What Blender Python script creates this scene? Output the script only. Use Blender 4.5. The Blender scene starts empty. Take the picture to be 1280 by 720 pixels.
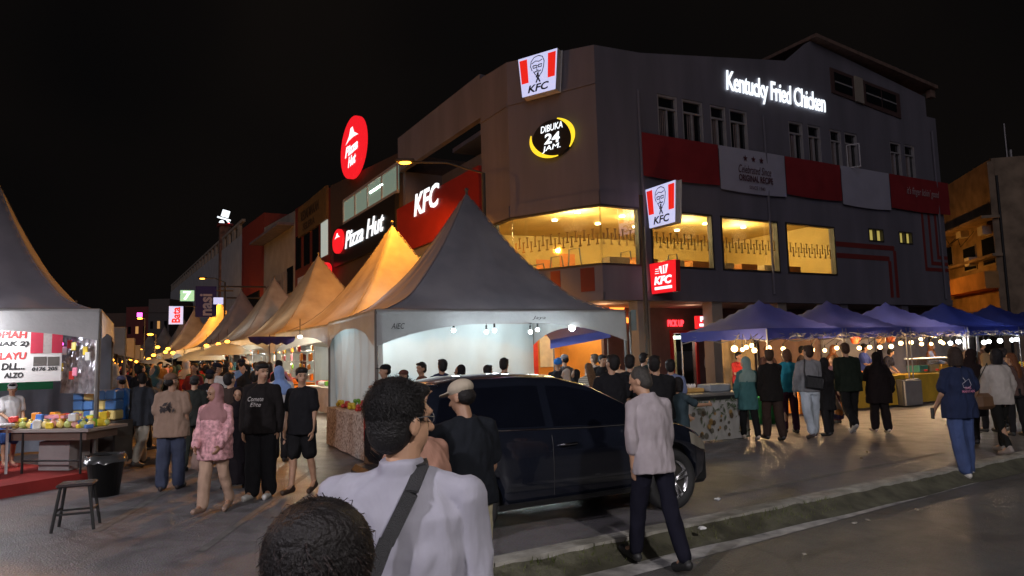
import bpy, math, random
from mathutils import Vector, Matrix, noise
V = Vector
rnd = random.Random(7)
scene = bpy.context.scene
COL = scene.collection
# ------------------------------------------------------------------ camera
FPX, PITCH, ROLL, EYE = 860.0, math.radians(5.41), math.radians(1.54), 1.70
Fw = V((0, math.cos(PITCH), math.sin(PITCH)))
R0 = V((1, 0, 0)); U0 = V((0, -math.sin(PITCH), math.cos(PITCH)))
Rt = R0*math.cos(ROLL) - U0*math.sin(ROLL)
Up = U0*math.cos(ROLL) + R0*math.sin(ROLL)
CAM = V((0, 0, EYE))
cd = bpy.data.cameras.new('camera'); cam = bpy.data.objects.new('camera', cd); COL.objects.link(cam)
cd.sensor_width = 36; cd.lens = FPX/1280*36; cd.clip_start = 0.05; cd.clip_end = 2000
cam.matrix_world = Matrix(((Rt.x, Up.x, -Fw.x, 0), (Rt.y, Up.y, -Fw.y, 0), (Rt.z, Up.z, -Fw.z, EYE), (0, 0, 0, 1)))
scene.camera = cam
# ------------------------------------------------------------------ world: night sky glow
w = bpy.data.worlds.new('World'); scene.world = w; w.use_nodes = True
nt = w.node_tree; bg = nt.nodes['Background']
tc = nt.nodes.new('ShaderNodeTexCoord'); nz = nt.nodes.new('ShaderNodeTexNoise'); nz.inputs['Scale'].default_value = 2.2
rp = nt.nodes.new('ShaderNodeValToRGB'); rp.color_ramp.elements[0].position = .35; rp.color_ramp.elements[1].position = .75
rp.color_ramp.elements[0].color = (.0014, .0013, .0014, 1); rp.color_ramp.elements[1].color = (.0036, .0028, .0024, 1)
nt.links.new(tc.outputs['Generated'], nz.inputs['Vector']); nt.links.new(nz.outputs['Fac'], rp.inputs['Fac'])
nt.links.new(rp.outputs['Color'], bg.inputs['Color']); bg.inputs['Strength'].default_value = 1.0
# one weak, wide "sun": the glow of the lit town over the street
sd = bpy.data.lights.new('town_glow', 'SUN'); sd.energy = .22; sd.angle = math.radians(50); sd.color = (.95, .88, 1.0)
so = bpy.data.objects.new('town_glow', sd); COL.objects.link(so)
so.rotation_euler = (math.radians(62), 0, math.radians(-14))
# ------------------------------------------------------------------ render / exposure
scene.view_settings.view_transform = 'Standard'; scene.view_settings.look = 'None'
scene.view_settings.exposure = 0.42; scene.view_settings.gamma = 1.0
scene.render.engine = 'CYCLES'
cy = scene.cycles
cy.use_denoising = True; cy.max_bounces = 5; cy.diffuse_bounces = 3; cy.glossy_bounces = 3; cy.transmission_bounces = 4
cy.transparent_max_bounces = 10; cy.sample_clamp_indirect = 4; cy.caustics_reflective = False; cy.caustics_refractive = False
try: cy.use_light_tree = True
except Exception: pass

# ------------------------------------------------------------------ geometry helpers
def ray(px, py): return Fw + Rt*((px-640)/FPX) - Up*((py-360)/FPX)
def gp(px, py, z=0.0):
    d = ray(px, py); t = (z-EYE)/d.z
    return CAM + d*t
def pd(px, py, Y):
    d = ray(px, py); return CAM + d*(Y/d.y)
class Plane:
    def __init__(s, O, X, N): s.O = V((O[0], O[1], 0)); s.X = V((X[0], X[1], 0)).normalized(); s.N = V((N[0], N[1], 0)).normalized()
    def pt(s, t, z, off=0.0): return s.O + s.X*t + V((0, 0, z)) + s.N*off
    def hit(s, px, py, off=0.0):
        d = ray(px, py); O = s.O + s.N*off
        k = (O-CAM).dot(s.N)/d.dot(s.N); p = CAM + d*k
        return ((p-s.O).dot(s.X), p.z)
    def rect(s, x0, y0, x1, y1, off=0.0):      # top-left and bottom-right
        a = s.hit(x0, y0, off); b = s.hit(x1, y1, off)
        return a[0], b[0], b[1], a[1]           # t0,t1,z0,z1
A = V((2.88, 21.64)); B = V((0.02, 23.5))
PR = Plane(A, (.875, .485), (.485, -.875))
PL = Plane(B, (.503, -.864), (-.864, -.503))
PC = Plane(B, A-B, (-.545, -.84)); CHW = (A-B).length

class MB:
    def __init__(s): s.v = []; s.f = []; s.m = []
    def add(s, vs, fs, mi=0):
        n = len(s.v); s.v += [tuple(p) for p in vs]; s.f += [tuple(i+n for i in f) for f in fs]; s.m += [mi]*len(fs); return s
    def quad(s, a, b, c, d, mi=0): return s.add([a, b, c, d], [(0, 1, 2, 3)], mi)
    def box(s, c, size, rot=0.0, mi=0, bev=0.0, R=None):
        x, y, z = size[0]/2, size[1]/2, size[2]/2
        if bev <= 0:
            vs = [V((i*x, j*y, k*z)) for k in (-1, 1) for j in (-1, 1) for i in (-1, 1)]
            fs = [(0, 2, 3, 1), (4, 5, 7, 6), (0, 1, 5, 4), (2, 6, 7, 3), (0, 4, 6, 2), (1, 3, 7, 5)]
        else:
            b = min(bev, x*.9, y*.9, z*.9); vs = []; idx = {}
            for k in (-1, 1):
                for j in (-1, 1):
                    for i in (-1, 1):
                        for ax in range(3):
                            p = [i*(x-b), j*(y-b), k*(z-b)]; p[ax] = (i*x, j*y, k*z)[ax]
                            idx[(i, j, k, ax)] = len(vs); vs.append(V(p))
            fs = []
            g = lambda i, j, k, a: idx[(i, j, k, a)]
            for sg in (-1, 1):
                q = [g(sg, -1, -1, 0), g(sg, 1, -1, 0), g(sg, 1, 1, 0), g(sg, -1, 1, 0)]; fs.append(q if sg > 0 else q[::-1])
                q = [g(-1, sg, -1, 1), g(-1, sg, 1, 1), g(1, sg, 1, 1), g(1, sg, -1, 1)]; fs.append(q if sg > 0 else q[::-1])
                q = [g(-1, -1, sg, 2), g(1, -1, sg, 2), g(1, 1, sg, 2), g(-1, 1, sg, 2)]; fs.append(q if sg > 0 else q[::-1])
            for a_ in (-1, 1):
                for b_ in (-1, 1):
                    fs.append((g(a_, b_, -1, 0), g(a_, b_, 1, 0), g(a_, b_, 1, 1), g(a_, b_, -1, 1)))
                    fs.append((g(a_, -1, b_, 0), g(a_, 1, b_, 0), g(a_, 1, b_, 2), g(a_, -1, b_, 2)))
                    fs.append((g(-1, a_, b_, 1), g(1, a_, b_, 1), g(1, a_, b_, 2), g(-1, a_, b_, 2)))
                    for c_ in (-1, 1): fs.append((g(a_, b_, c_, 0), g(a_, b_, c_, 1), g(a_, b_, c_, 2)))
        M = R if R is not None else Matrix.Rotation(rot, 3, 'Z')
        c = V(c); return s.add([M @ p + c for p in vs], fs, mi)
    def tube(s, pts, r, n=8, mi=0, closed=True):
        pts = [V(p) for p in pts]; rs = r if isinstance(r, (list, tuple)) else [r]*len(pts)
        vs = []; fs = []; prev = None
        for i, p in enumerate(pts):
            d = (pts[min(i+1, len(pts)-1)]-pts[max(i-1, 0)]).normalized()
            a = prev if prev is not None else (V((0, 0, 1)) if abs(d.z) < .9 else V((1, 0, 0)))
            x = d.cross(a).cross(d).normalized(); y = d.cross(x); prev = x
            for k in range(n):
                t = 2*math.pi*k/n; vs.append(p + x*math.cos(t)*rs[i] + y*math.sin(t)*rs[i])
        for i in range(len(pts)-1):
            for k in range(n): fs.append((i*n+k, i*n+(k+1) % n, (i+1)*n+(k+1) % n, (i+1)*n+k))
        if closed: fs.append(tuple(range(n))[::-1]); fs.append(tuple((len(pts)-1)*n+k for k in range(n)))
        return s.add(vs, fs, mi)
    def prism(s, pl, poly, o0, o1, mi=0):
        n = len(poly); vs = [pl.pt(t, z, o0) for t, z in poly] + [pl.pt(t, z, o1) for t, z in poly]
        fs = [tuple(range(n))[::-1], tuple(range(n, 2*n))] + [(i, (i+1) % n, n+(i+1) % n, n+i) for i in range(n)]
        return s.add(vs, fs, mi)
    def pbox(s, pl, t0, t1, z0, z1, o0, o1, mi=0): return s.prism(pl, [(t0, z0), (t1, z0), (t1, z1), (t0, z1)], o0, o1, mi)
    def wall(s, pl, t0, t1, z0, z1, holes, o0, o1, mi=0):
        ts = sorted({t0, t1, *[h[0] for h in holes], *[h[1] for h in holes]}); zs = sorted({z0, z1, *[h[2] for h in holes], *[h[3] for h in holes]})
        ts = [t for t in ts if t0 <= t <= t1]; zs = [z for z in zs if z0 <= z <= z1]
        def solid(i, j):
            if i < 0 or j < 0 or i >= len(ts)-1 or j >= len(zs)-1: return False
            c = (ts[i]+ts[i+1])/2; d = (zs[j]+zs[j+1])/2
            return not any(h[0] < c < h[1] and h[2] < d < h[3] for h in holes)
        P = pl.pt
        for i in range(len(ts)-1):
            for j in range(len(zs)-1):
                if not solid(i, j): continue
                a, b, c, d = ts[i], ts[i+1], zs[j], zs[j+1]
                s.quad(P(a, c, o1), P(b, c, o1), P(b, d, o1), P(a, d, o1), mi); s.quad(P(a, c, o0), P(a, d, o0), P(b, d, o0), P(b, c, o0), mi)
                if not solid(i-1, j): s.quad(P(a, c, o0), P(a, c, o1), P(a, d, o1), P(a, d, o0), mi)
                if not solid(i+1, j): s.quad(P(b, c, o1), P(b, c, o0), P(b, d, o0), P(b, d, o1), mi)
                if not solid(i, j-1): s.quad(P(a, c, o0), P(b, c, o0), P(b, c, o1), P(a, c, o1), mi)
                if not solid(i, j+1): s.quad(P(a, d, o1), P(b, d, o1), P(b, d, o0), P(a, d, o0), mi)
        return s
    def lathe(s, prof, c=(0, 0, 0), n=24, axis='Z', mi=0, M=None):
        vs = []; fs = []; c = V(c)
        for r, h in prof:
            for k in range(n):
                t = 2*math.pi*k/n; p = V((r*math.cos(t), r*math.sin(t), h))
                if axis == 'Y': p = V((p.x, p.z, -p.y)) if False else V((r*math.cos(t), h, r*math.sin(t)))
                if M is not None: p = M @ p
                vs.append(p+c)
        for i in range(len(prof)-1):
            for k in range(n): fs.append((i*n+k, i*n+(k+1) % n, (i+1)*n+(k+1) % n, (i+1)*n+k))
        return s.add(vs, fs, mi)
    def ball(s, c, r, n=10, mi=0):
        r = r if isinstance(r, (tuple, list)) else (r, r, r)
        m = max(4, n//2+1); vs = [V((0, 0, r[2]))]; fs = []
        for i in range(1, m):
            a = math.pi*i/m
            for k in range(n): t = 2*math.pi*k/n; vs.append(V((r[0]*math.sin(a)*math.cos(t), r[1]*math.sin(a)*math.sin(t), r[2]*math.cos(a))))
        vs.append(V((0, 0, -r[2]))); L = len(vs)-1
        for k in range(n): fs.append((0, 1+k, 1+(k+1) % n)); fs.append((L, L-n+(k+1) % n, L-n+k))
        for i in range(m-2):
            for k in range(n): fs.append((1+i*n+k, 1+(i+1)*n+k, 1+(i+1)*n+(k+1) % n, 1+i*n+(k+1) % n))
        c = V(c); return s.add([p+c for p in vs], fs, mi)
    def build(s, name, mat, parent=None, smooth=False):
        me = bpy.data.meshes.new(name); me.from_pydata(s.v, [], s.f)
        mats = mat if isinstance(mat, (list, tuple)) else [mat]
        for m in mats: me.materials.append(m)
        if len(mats) > 1: me.polygons.foreach_set('material_index', s.m)
        me.polygons.foreach_set('use_smooth', [smooth]*len(me.polygons))
        me.update()
        o = bpy.data.objects.new(name, me); COL.objects.link(o)
        if parent is not None:
            o.parent = parent
        return o
def tag(o, label=None, cat=None, group=None, kind=None):
    if label: o['label'] = label
    if cat: o['category'] = cat
    if group: o['group'] = group
    if kind: o['kind'] = kind
    return o
def thing(name, label, cat, loc=(0, 0, 0), rz=0.0, group=None):
    o = bpy.data.objects.new(name, None); COL.objects.link(o); o.empty_display_size = .2
    o.location = loc; o.rotation_euler = (0, 0, rz); return tag(o, label, cat, group)
# world-space parts under an empty that stays at its own base: shift the vertices
def wbuild(mb, name, mat, parent, smooth=False):
    if parent is not None:
        L = V(parent.location); r = Matrix.Rotation(-parent.rotation_euler[2], 3, 'Z')
        mb.v = [tuple(r @ (V(p)-L)) for p in mb.v]
    return mb.build(name, mat, parent, smooth)
def sub(mb, name, mat, root, parent, smooth=False):   # sub-part: geometry given in the root's space
    L = V(root.location); r = Matrix.Rotation(-root.rotation_euler[2], 3, 'Z')
    mb.v = [tuple(r @ (V(p)-L)) for p in mb.v]
    return mb.build(name, mat, parent, smooth)

# ------------------------------------------------------------------ materials
def mat(name, col, rough=.7, metal=0.0, var=.12, vscale=4.0, bump=0.0, bscale=30.0, coat=0.0, spec=.5, trans=0.0, col2=None, vdet=4):
    m = bpy.data.materials.new(name); m.use_nodes = True; nt = m.node_tree; N = nt.nodes; Lk = nt.links
    b = N['Principled BSDF']; b.inputs['Roughness'].default_value = rough; b.inputs['Metallic'].default_value = metal
    b.inputs['Coat Weight'].default_value = coat; b.inputs['Specular IOR Level'].default_value = spec
    tcn = N.new('ShaderNodeTexCoord')
    nz = N.new('ShaderNodeTexNoise'); nz.inputs['Scale'].default_value = vscale; nz.inputs['Detail'].default_value = vdet
    Lk.new(tcn.outputs['Object'], nz.inputs['Vector'])
    rp = N.new('ShaderNodeValToRGB'); rp.color_ramp.elements[0].position = .3; rp.color_ramp.elements[1].position = .7
    c2 = col2 or tuple(min(1, c*(1+var)) for c in col); c1 = tuple(c*(1-var) for c in col) if not col2 else col
    rp.color_ramp.elements[0].color = (*c1, 1); rp.color_ramp.elements[1].color = (*c2, 1)
    Lk.new(nz.outputs['Fac'], rp.inputs['Fac']); Lk.new(rp.outputs['Color'], b.inputs['Base Color'])
    if bump > 0:
        n2 = N.new('ShaderNodeTexNoise'); n2.inputs['Scale'].default_value = bscale; n2.inputs['Detail'].default_value = 3
        Lk.new(tcn.outputs['Object'], n2.inputs['Vector'])
        bp = N.new('ShaderNodeBump'); bp.inputs['Strength'].default_value = bump; bp.inputs['Distance'].default_value = .02
        Lk.new(n2.outputs['Fac'], bp.inputs['Height']); Lk.new(bp.outputs['Normal'], b.inputs['Normal'])
    if trans > 0:
        tr = N.new('ShaderNodeBsdfTranslucent'); Lk.new(rp.outputs['Color'], tr.inputs['Color'])
        if bump > 0: Lk.new(bp.outputs['Normal'], tr.inputs['Normal'])
        mx = N.new('ShaderNodeMixShader'); mx.inputs[0].default_value = trans
        out = N['Material Output']; Lk.new(b.outputs[0], mx.inputs[1]); Lk.new(tr.outputs[0], mx.inputs[2]); Lk.new(mx.outputs[0], out.inputs['Surface'])
    return m
def emat(name, col, s, rough=.5):
    m = bpy.data.materials.new(name); m.use_nodes = True; b = m.node_tree.nodes['Principled BSDF']
    b.inputs['Base Color'].default_value = (*[c*.8 for c in col], 1); b.inputs['Roughness'].default_value = rough
    b.inputs['Emission Color'].default_value = (*col, 1); b.inputs['Emission Strength'].default_value = s
    return m
def glass(name, tint=(.9, .9, .9), gl=.12, rough=.03):
    m = bpy.data.materials.new(name); m.use_nodes = True; nt = m.node_tree; N = nt.nodes
    N.remove(N['Principled BSDF']); t = N.new('ShaderNodeBsdfTransparent'); t.inputs[0].default_value = (*tint, 1)
    g = N.new('ShaderNodeBsdfGlossy'); g.inputs['Roughness'].default_value = rough
    mx = N.new('ShaderNodeMixShader'); mx.inputs[0].default_value = gl
    nt.links.new(t.outputs[0], mx.inputs[1]); nt.links.new(g.outputs[0], mx.inputs[2]); nt.links.new(mx.outputs[0], N['Material Output'].inputs['Surface'])
    return m
M = {}
M['wall'] = mat('render_wall', (.155, .148, .175), .85, vscale=.55, col2=(.215, .20, .235), bump=.15, bscale=60, vdet=9)
_n = M['wall'].node_tree.nodes; _z = next(n for n in _n if n.type == 'TEX_NOISE'); _m = _n.new('ShaderNodeMapping'); _m.inputs['Scale'].default_value = (2.2, 2.2, .35)
M['wall'].node_tree.links.new(next(n for n in _n if n.type == 'TEX_COORD').outputs['Object'], _m.inputs[0]); M['wall'].node_tree.links.new(_m.outputs[0], _z.inputs['Vector'])
M['wall_warm'] = mat('cream_wall', (.36, .31, .25), .85, var=.15, vscale=.8, bump=.15)
M['wall_grey'] = mat('pale_grey_wall', (.42, .42, .42), .85, var=.12, vscale=.7)
M['wall_old'] = mat('stained_old_wall', (.30, .22, .15), .9, var=.35, vscale=1.3, bump=.2, bscale=12)
M['red_panel'] = mat('red_fascia', (.30, .022, .022), .5, var=.10, vscale=1.5)
M['dark_red'] = mat('dark_red_paint', (.16, .02, .015), .6, var=.15, vscale=2)
M['maroon'] = mat('maroon_stripe_paint', (.24, .035, .03), .6, var=.1)
M['banner_red'] = mat('red_cloth_banner', (.30, .022, .026), .7, var=.12, vscale=1.5, bump=.5, bscale=2.5)
M['banner_white'] = mat('white_cloth_banner', (.47, .46, .54), .7, var=.06, vscale=1.5, bump=.5, bscale=2.5)
M['black'] = mat('black_paint', (.015, .015, .015), .5)
M['board_black'] = mat('black_board', (.02, .02, .022), .35)
M['frame'] = mat('window_frame_metal', (.50, .47, .47), .5, metal=.3)
M['frame_dark'] = mat('dark_frame_metal', (.05, .045, .04), .5)
M['glass_dark'] = mat('dark_window_glass', (.01, .012, .014), .08, spec=.6)
M['glass'] = glass('clear_glass')
M['curtain'] = mat('curtain_cloth', (.22, .17, .16), .9, bump=.5, bscale=14)
M['metal'] = mat('galvanised_metal', (.35, .35, .36), .4, metal=.7)
M['pole'] = mat('tent_pole_steel', (.16, .15, .14), .45, metal=.5)
M['canvas'] = mat('white_tent_canvas', (.19, .175, .20), .62, vscale=1.3, col2=(.27, .245, .265), bump=.45, bscale=2.6, trans=.06, vdet=8)
M['canvas_dirty'] = mat('weathered_tent_canvas', (.26, .22, .19), .6, col2=(.40, .35, .30), vscale=1.2, bump=.6, bscale=3.0, trans=.12, vdet=8)
M['valance'] = mat('tent_valance_plastic', (.42, .42, .42), .42, var=.10, vscale=2, bump=.7, bscale=5, trans=.3)
M['drape'] = mat('white_tent_curtain', (.56, .61, .61), .6, var=.06, vscale=1.2, bump=.5, bscale=3, trans=.25)
M['blue_canvas'] = mat('blue_canopy_cloth', (.060, .062, .30), .6, var=.18, vscale=1.2, bump=.4, bscale=4, trans=.3)
M['bulb'] = emat('bulb_warm', (1, .60, .24), 9)
M['bulb_white'] = emat('bulb_cool', (.92, .98, 1), 18)
M['bulb_orange'] = emat('bulb_sodium', (1, .34, .03), 7)
M['cable'] = mat('cable_rubber', (.02, .02, .02), .6)
M['wood'] = mat('plain_wood', (.30, .18, .09), .6, var=.3, vscale=8)
M['yellow_cloth'] = mat('yellow_tablecloth', (.62, .40, .04), .7, bump=.6, bscale=5)
M['orange_cloth'] = mat('orange_tablecloth', (.70, .26, .04), .7, bump=.6, bscale=5)
M['plastic_clear'] = glass('clear_plastic', (.85, .85, .82), .18, .15)
M['green_plastic'] = mat('green_plastic', (.02, .28, .08), .4)
M['grey_plastic'] = mat('grey_plastic', (.25, .25, .26), .5)
M['white_plastic'] = mat('white_plastic', (.7, .7, .7), .4)
M['white'] = mat('white_paint', (.75, .75, .75), .6, var=.05)
M['black_plastic'] = mat('black_plastic', (.012, .012, .012), .3)
M['red_plastic'] = mat('red_plastic', (.5, .03, .03), .4)
M['carpet'] = mat('red_carpet', (.26, .02, .016), .95, var=.25, vscale=3, bump=.4, bscale=80)
E = {}
E['white'] = emat('lit_white_letters', (.88, .95, 1), 1.0)
E['panel'] = emat('lit_white_panel', (.62, .66, 1.0), .62)
E['red'] = emat('lit_red_panel', (.85, .012, .02), .75)
E['redb'] = emat('lit_red_stripe', (.85, .02, .012), .62)
E['yellow'] = emat('lit_yellow_arc', (1, .72, .03), .8)
E['neon_red'] = emat('red_neon', (1, .03, .04), 3.0)
E['neon_orange'] = emat('orange_neon', (1, .20, .03), 2.6)
E['magenta'] = emat('magenta_sign', (1, .1, .7), 3)
E['green'] = emat('lit_green_sign', (.25, .55, .35), .8)
E['tube'] = emat('fluorescent_tube', (.8, 1, .9), 8)
E['down'] = emat('ceiling_downlight', (1, .80, .45), 12)
_pc = {}
def paint(col, rough=.6, **k):
    key = (tuple(round(c, 3) for c in col), rough, tuple(sorted(k.items())))
    if key not in _pc: _pc[key] = mat('paint', col, rough, **k)
    return _pc[key]
def lamp(name, loc, watt, col, r=.05, parent=None, kind='POINT', **k):
    d = bpy.data.lights.new(name, kind); d.energy = watt; d.color = col
    if kind in ('POINT', 'SPOT'): d.shadow_soft_size = r
    for a, b in k.items(): setattr(d, a, b)
    o = bpy.data.objects.new(name, d); COL.objects.link(o); o.location = loc
    if parent is not None: o.parent = parent; o.location = Matrix.Rotation(-parent.rotation_euler[2], 3, 'Z') @ (V(loc)-V(parent.location))
    return o
# ------------------------------------------------------------------ lettering
_tx = {}
def text_verts(s, bold=0.0, shear=0.0, space=1.0):
    key = (s, bold, shear, space)
    if key not in _tx:
        c = bpy.data.curves.new('lettering', 'FONT'); c.body = s; c.size = 1; c.offset = bold; c.shear = shear; c.space_character = space
        c.resolution_u = 3; c.fill_mode = 'FRONT'
        o = bpy.data.objects.new('lettering', c); me = bpy.data.meshes.new_from_object(o)
        vs = [tuple(v.co) for v in me.vertices]; fs = [tuple(p.vertices) for p in me.polygons]
        bpy.data.objects.remove(o); bpy.data.curves.remove(c); bpy.data.meshes.remove(me)
        x0 = min(v[0] for v in vs); x1 = max(v[0] for v in vs); y0 = min(v[1] for v in vs); y1 = max(v[1] for v in vs)
        _tx[key] = ([((v[0]-x0)/(x1-x0), (v[1]-y0)/(y1-y0)) for v in vs], fs)
    return _tx[key]
def text(mb, s, O, X, Y, w_, h_, depth=.03, bold=.02, shear=0.0, space=1.0, mi=0, slope=0.0):
    """lettering filling w_ x h_ with lower-left corner O in the X/Y plane, a real thickness along the normal"""
    vs, fs = text_verts(s, bold, shear, space); X = V(X).normalized(); Y = V(Y).normalized(); Nn = X.cross(Y).normalized(); O = V(O)
    fr = [O + X*(a*w_) + Y*(b*h_ + a*w_*slope) + Nn*depth for a, b in vs]
    mb.add(fr, fs, mi)
    if depth > .008:
        bk = [p - Nn*depth for p in fr]; n = len(fr); ed = {}
        for f in fs:
            for i in range(len(f)): e = (f[i], f[(i+1) % len(f)]); ed[e] = 1
        side = [(e[1], e[0], e[0]+n, e[1]+n) for e in ed if (e[1], e[0]) not in ed]
        mb.add(fr+bk, side, mi)
    return mb
def stroke(mb, pts, O, X, Y, wd, off=.012, mi=0):
    X = V(X).normalized(); Y = V(Y).normalized(); Nn = X.cross(Y); O = V(O)
    P = [O+X*a+Y*b+Nn*off for a, b in pts]; L = []
    for i, p in enumerate(P):
        d = (P[min(i+1, len(P)-1)]-P[max(i-1, 0)]).normalized(); s = Nn.cross(d)*wd/2; L.append((p-s, p+s))
    for i in range(len(P)-1): mb.quad(L[i][0], L[i+1][0], L[i+1][1], L[i][1], mi)
    return mb
def disc(mb, O, X, Y, rx, ry, off, n=32, mi=0, th=0.0, a0=0, a1=2*math.pi, r_in=0.0):
    X = V(X).normalized(); Y = V(Y).normalized(); Nn = X.cross(Y); O = V(O)
    if r_in <= 0:
        P = [O+X*rx*math.cos(t)+Y*ry*math.sin(t)+Nn*off for t in [2*math.pi*i/n for i in range(n)]]
        mb.add(P, [tuple(range(n))], mi)
        if th > 0:
            Q = [p-Nn*th for p in P]; mb.add(P+Q, [(i, n+i, n+(i+1) % n, (i+1) % n) for i in range(n)]+[tuple(range(2*n-1, n-1, -1))], mi)
    else:
        P = []
        for i in range(n+1):
            t = a0+(a1-a0)*i/n; q = math.sin(math.pi*i/n)
            ri = 1-(1-r_in)*(.25+.75*q)
            P += [O+X*rx*math.cos(t)+Y*ry*math.sin(t)+Nn*off, O+X*rx*ri*math.cos(t)+Y*ry*ri*math.sin(t)+Nn*off]
        mb.add(P, [(2*i, 2*i+2, 2*i+3, 2*i+1) for i in range(n)], mi)
    return mb
# ================================================================== GROUND
def asphalt(name, c1, c2, rough=(.38, .62), crack=True):
    m = bpy.data.materials.new(name); m.use_nodes = True; nt = m.node_tree; N = nt.nodes; Lk = nt.links; b = N['Principled BSDF']
    tcn = N.new('ShaderNodeTexCoord')
    big = N.new('ShaderNodeTexNoise'); big.inputs['Scale'].default_value = .55; big.inputs['Detail'].default_value = 6; big.inputs['Roughness'].default_value = .6
    fine = N.new('ShaderNodeTexNoise'); fine.inputs['Scale'].default_value = 55; fine.inputs['Detail'].default_value = 4
    mid = N.new('ShaderNodeTexNoise'); mid.inputs['Scale'].default_value = 3.3; mid.inputs['Detail'].default_value = 5
    for n in (big, fine, mid): Lk.new(tcn.outputs['Object'], n.inputs['Vector'])
    mx = N.new('ShaderNodeMixRGB'); mx.inputs[1].default_value = (*c1, 1); mx.inputs[2].default_value = (*c2, 1)
    rp = N.new('ShaderNodeValToRGB'); rp.color_ramp.elements[0].position = .35; rp.color_ramp.elements[1].position = .66
    Lk.new(big.outputs['Fac'], rp.inputs['Fac']); Lk.new(rp.outputs['Color'], mx.inputs['Fac'])
    m2 = N.new('ShaderNodeMixRGB'); m2.blend_type = 'OVERLAY'; m2.inputs['Fac'].default_value = .55
    Lk.new(mx.outputs[0], m2.inputs[1]); Lk.new(fine.outputs['Color'], m2.inputs[2])
    m3 = N.new('ShaderNodeMixRGB'); m3.blend_type = 'MULTIPLY'; m3.inputs['Fac'].default_value = .3
    r3 = N.new('ShaderNodeValToRGB'); r3.color_ramp.elements[0].position = .38; r3.color_ramp.elements[0].color = (.35, .35, .35, 1); r3.color_ramp.elements[1].position = .5
    Lk.new(mid.outputs['Fac'], r3.inputs['Fac']); Lk.new(m2.outputs[0], m3.inputs[1]); Lk.new(r3.outputs[0], m3.inputs[2])
    Lk.new(m3.outputs[0], b.inputs['Base Color'])
    mr = N.new('ShaderNodeMapRange'); mr.inputs['To Min'].default_value = rough[0]; mr.inputs['To Max'].default_value = rough[1]
    Lk.new(mid.outputs['Fac'], mr.inputs['Value']); mr.inputs['From Min'].default_value = .3; mr.inputs['From Max'].default_value = .7
    Lk.new(mr.outputs[0], b.inputs['Roughness'])
    bp = N.new('ShaderNodeBump'); bp.inputs['Strength'].default_value = .55; bp.inputs['Distance'].default_value = .02
    wv = N.new('ShaderNodeMixRGB'); wv.inputs[0].default_value = .12; Lk.new(tcn.outputs['Object'], wv.inputs[1]); Lk.new(mid.outputs['Color'], wv.inputs[2])
    vo = N.new('ShaderNodeTexVoronoi'); vo.feature = 'DISTANCE_TO_EDGE'; vo.inputs['Scale'].default_value = .42; Lk.new(wv.outputs[0], vo.inputs['Vector'])
    cr = N.new('ShaderNodeValToRGB'); cr.color_ramp.elements[0].position = .0; cr.color_ramp.elements[0].color = (.25, .25, .25, 1); cr.color_ramp.elements[1].position = .012; Lk.new(vo.outputs['Distance'], cr.inputs[0])
    m4 = N.new('ShaderNodeMixRGB'); m4.blend_type = 'MULTIPLY'; m4.inputs['Fac'].default_value = .3; Lk.new(m3.outputs[0], m4.inputs[1]); Lk.new(cr.outputs[0], m4.inputs[2]); Lk.new(m4.outputs[0], b.inputs['Base Color'])
    ad = N.new('ShaderNodeMath'); ad.operation = 'ADD'; Lk.new(fine.outputs['Fac'], ad.inputs[0]); Lk.new(mid.outputs['Fac'], ad.inputs[1])
    Lk.new(ad.outputs[0], bp.inputs['Height']); Lk.new(bp.outputs['Normal'], b.inputs['Normal'])
    return m
M['lot'] = asphalt('lot_asphalt', (.135, .128, .132), (.19, .175, .178), (.34, .60))
M['road'] = asphalt('road_asphalt', (.10, .095, .09), (.145, .135, .125), (.34, .58))
M['line'] = mat('worn_white_line_paint', (.16, .155, .15), .7, vscale=6, col2=(.52, .50, .47), bump=.3, bscale=50, vdet=8)
M['kerb'] = mat('old_concrete_kerb', (.20, .19, .16), .9, vscale=5, col2=(.42, .40, .35), bump=.6, bscale=25, vdet=8)
M['moss'] = mat('mossy_kerb_face', (.045, .042, .028), .95, vscale=5, col2=(.12, .115, .075), bump=1, bscale=22, vdet=8)
M['grass'] = mat('short_grass', (.055, .075, .018), .8, vscale=6, col2=(.14, .15, .05))
RZ = -.13
K0 = gp(615, 706); K1 = gp(1280, 569)
kd = (K1-K0).to_2d().normalized(); PK = Plane(K0.to_2d(), kd, (kd.y, -kd.x))
lot = MB().quad(PK.pt(-300, 0), PK.pt(300, 0), PK.pt(300, 0, -500), PK.pt(-300, 0, -500))
tag(lot.build('ground', M['lot']), kind='structure')
road = MB().quad(PK.pt(-300, RZ, 300), PK.pt(300, RZ, 300), PK.pt(300, RZ, -.05), PK.pt(-300, RZ, -.05))
tag(road.build('road', M['road']), kind='structure')
kb = MB()
for i in range(-14, 30):                                  # worn kerb stones, each slightly out of line
    a, b = i*1.0+.006, (i+1)*1.0-.006; j1, j2 = rnd.uniform(-.012, .012), rnd.uniform(-.006, .012)
    kb.pbox(PK, a, b, RZ-.02, .018+j2, -.13, .05+j1)
tag(kb.build('kerb', M['kerb']), kind='structure')
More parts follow.
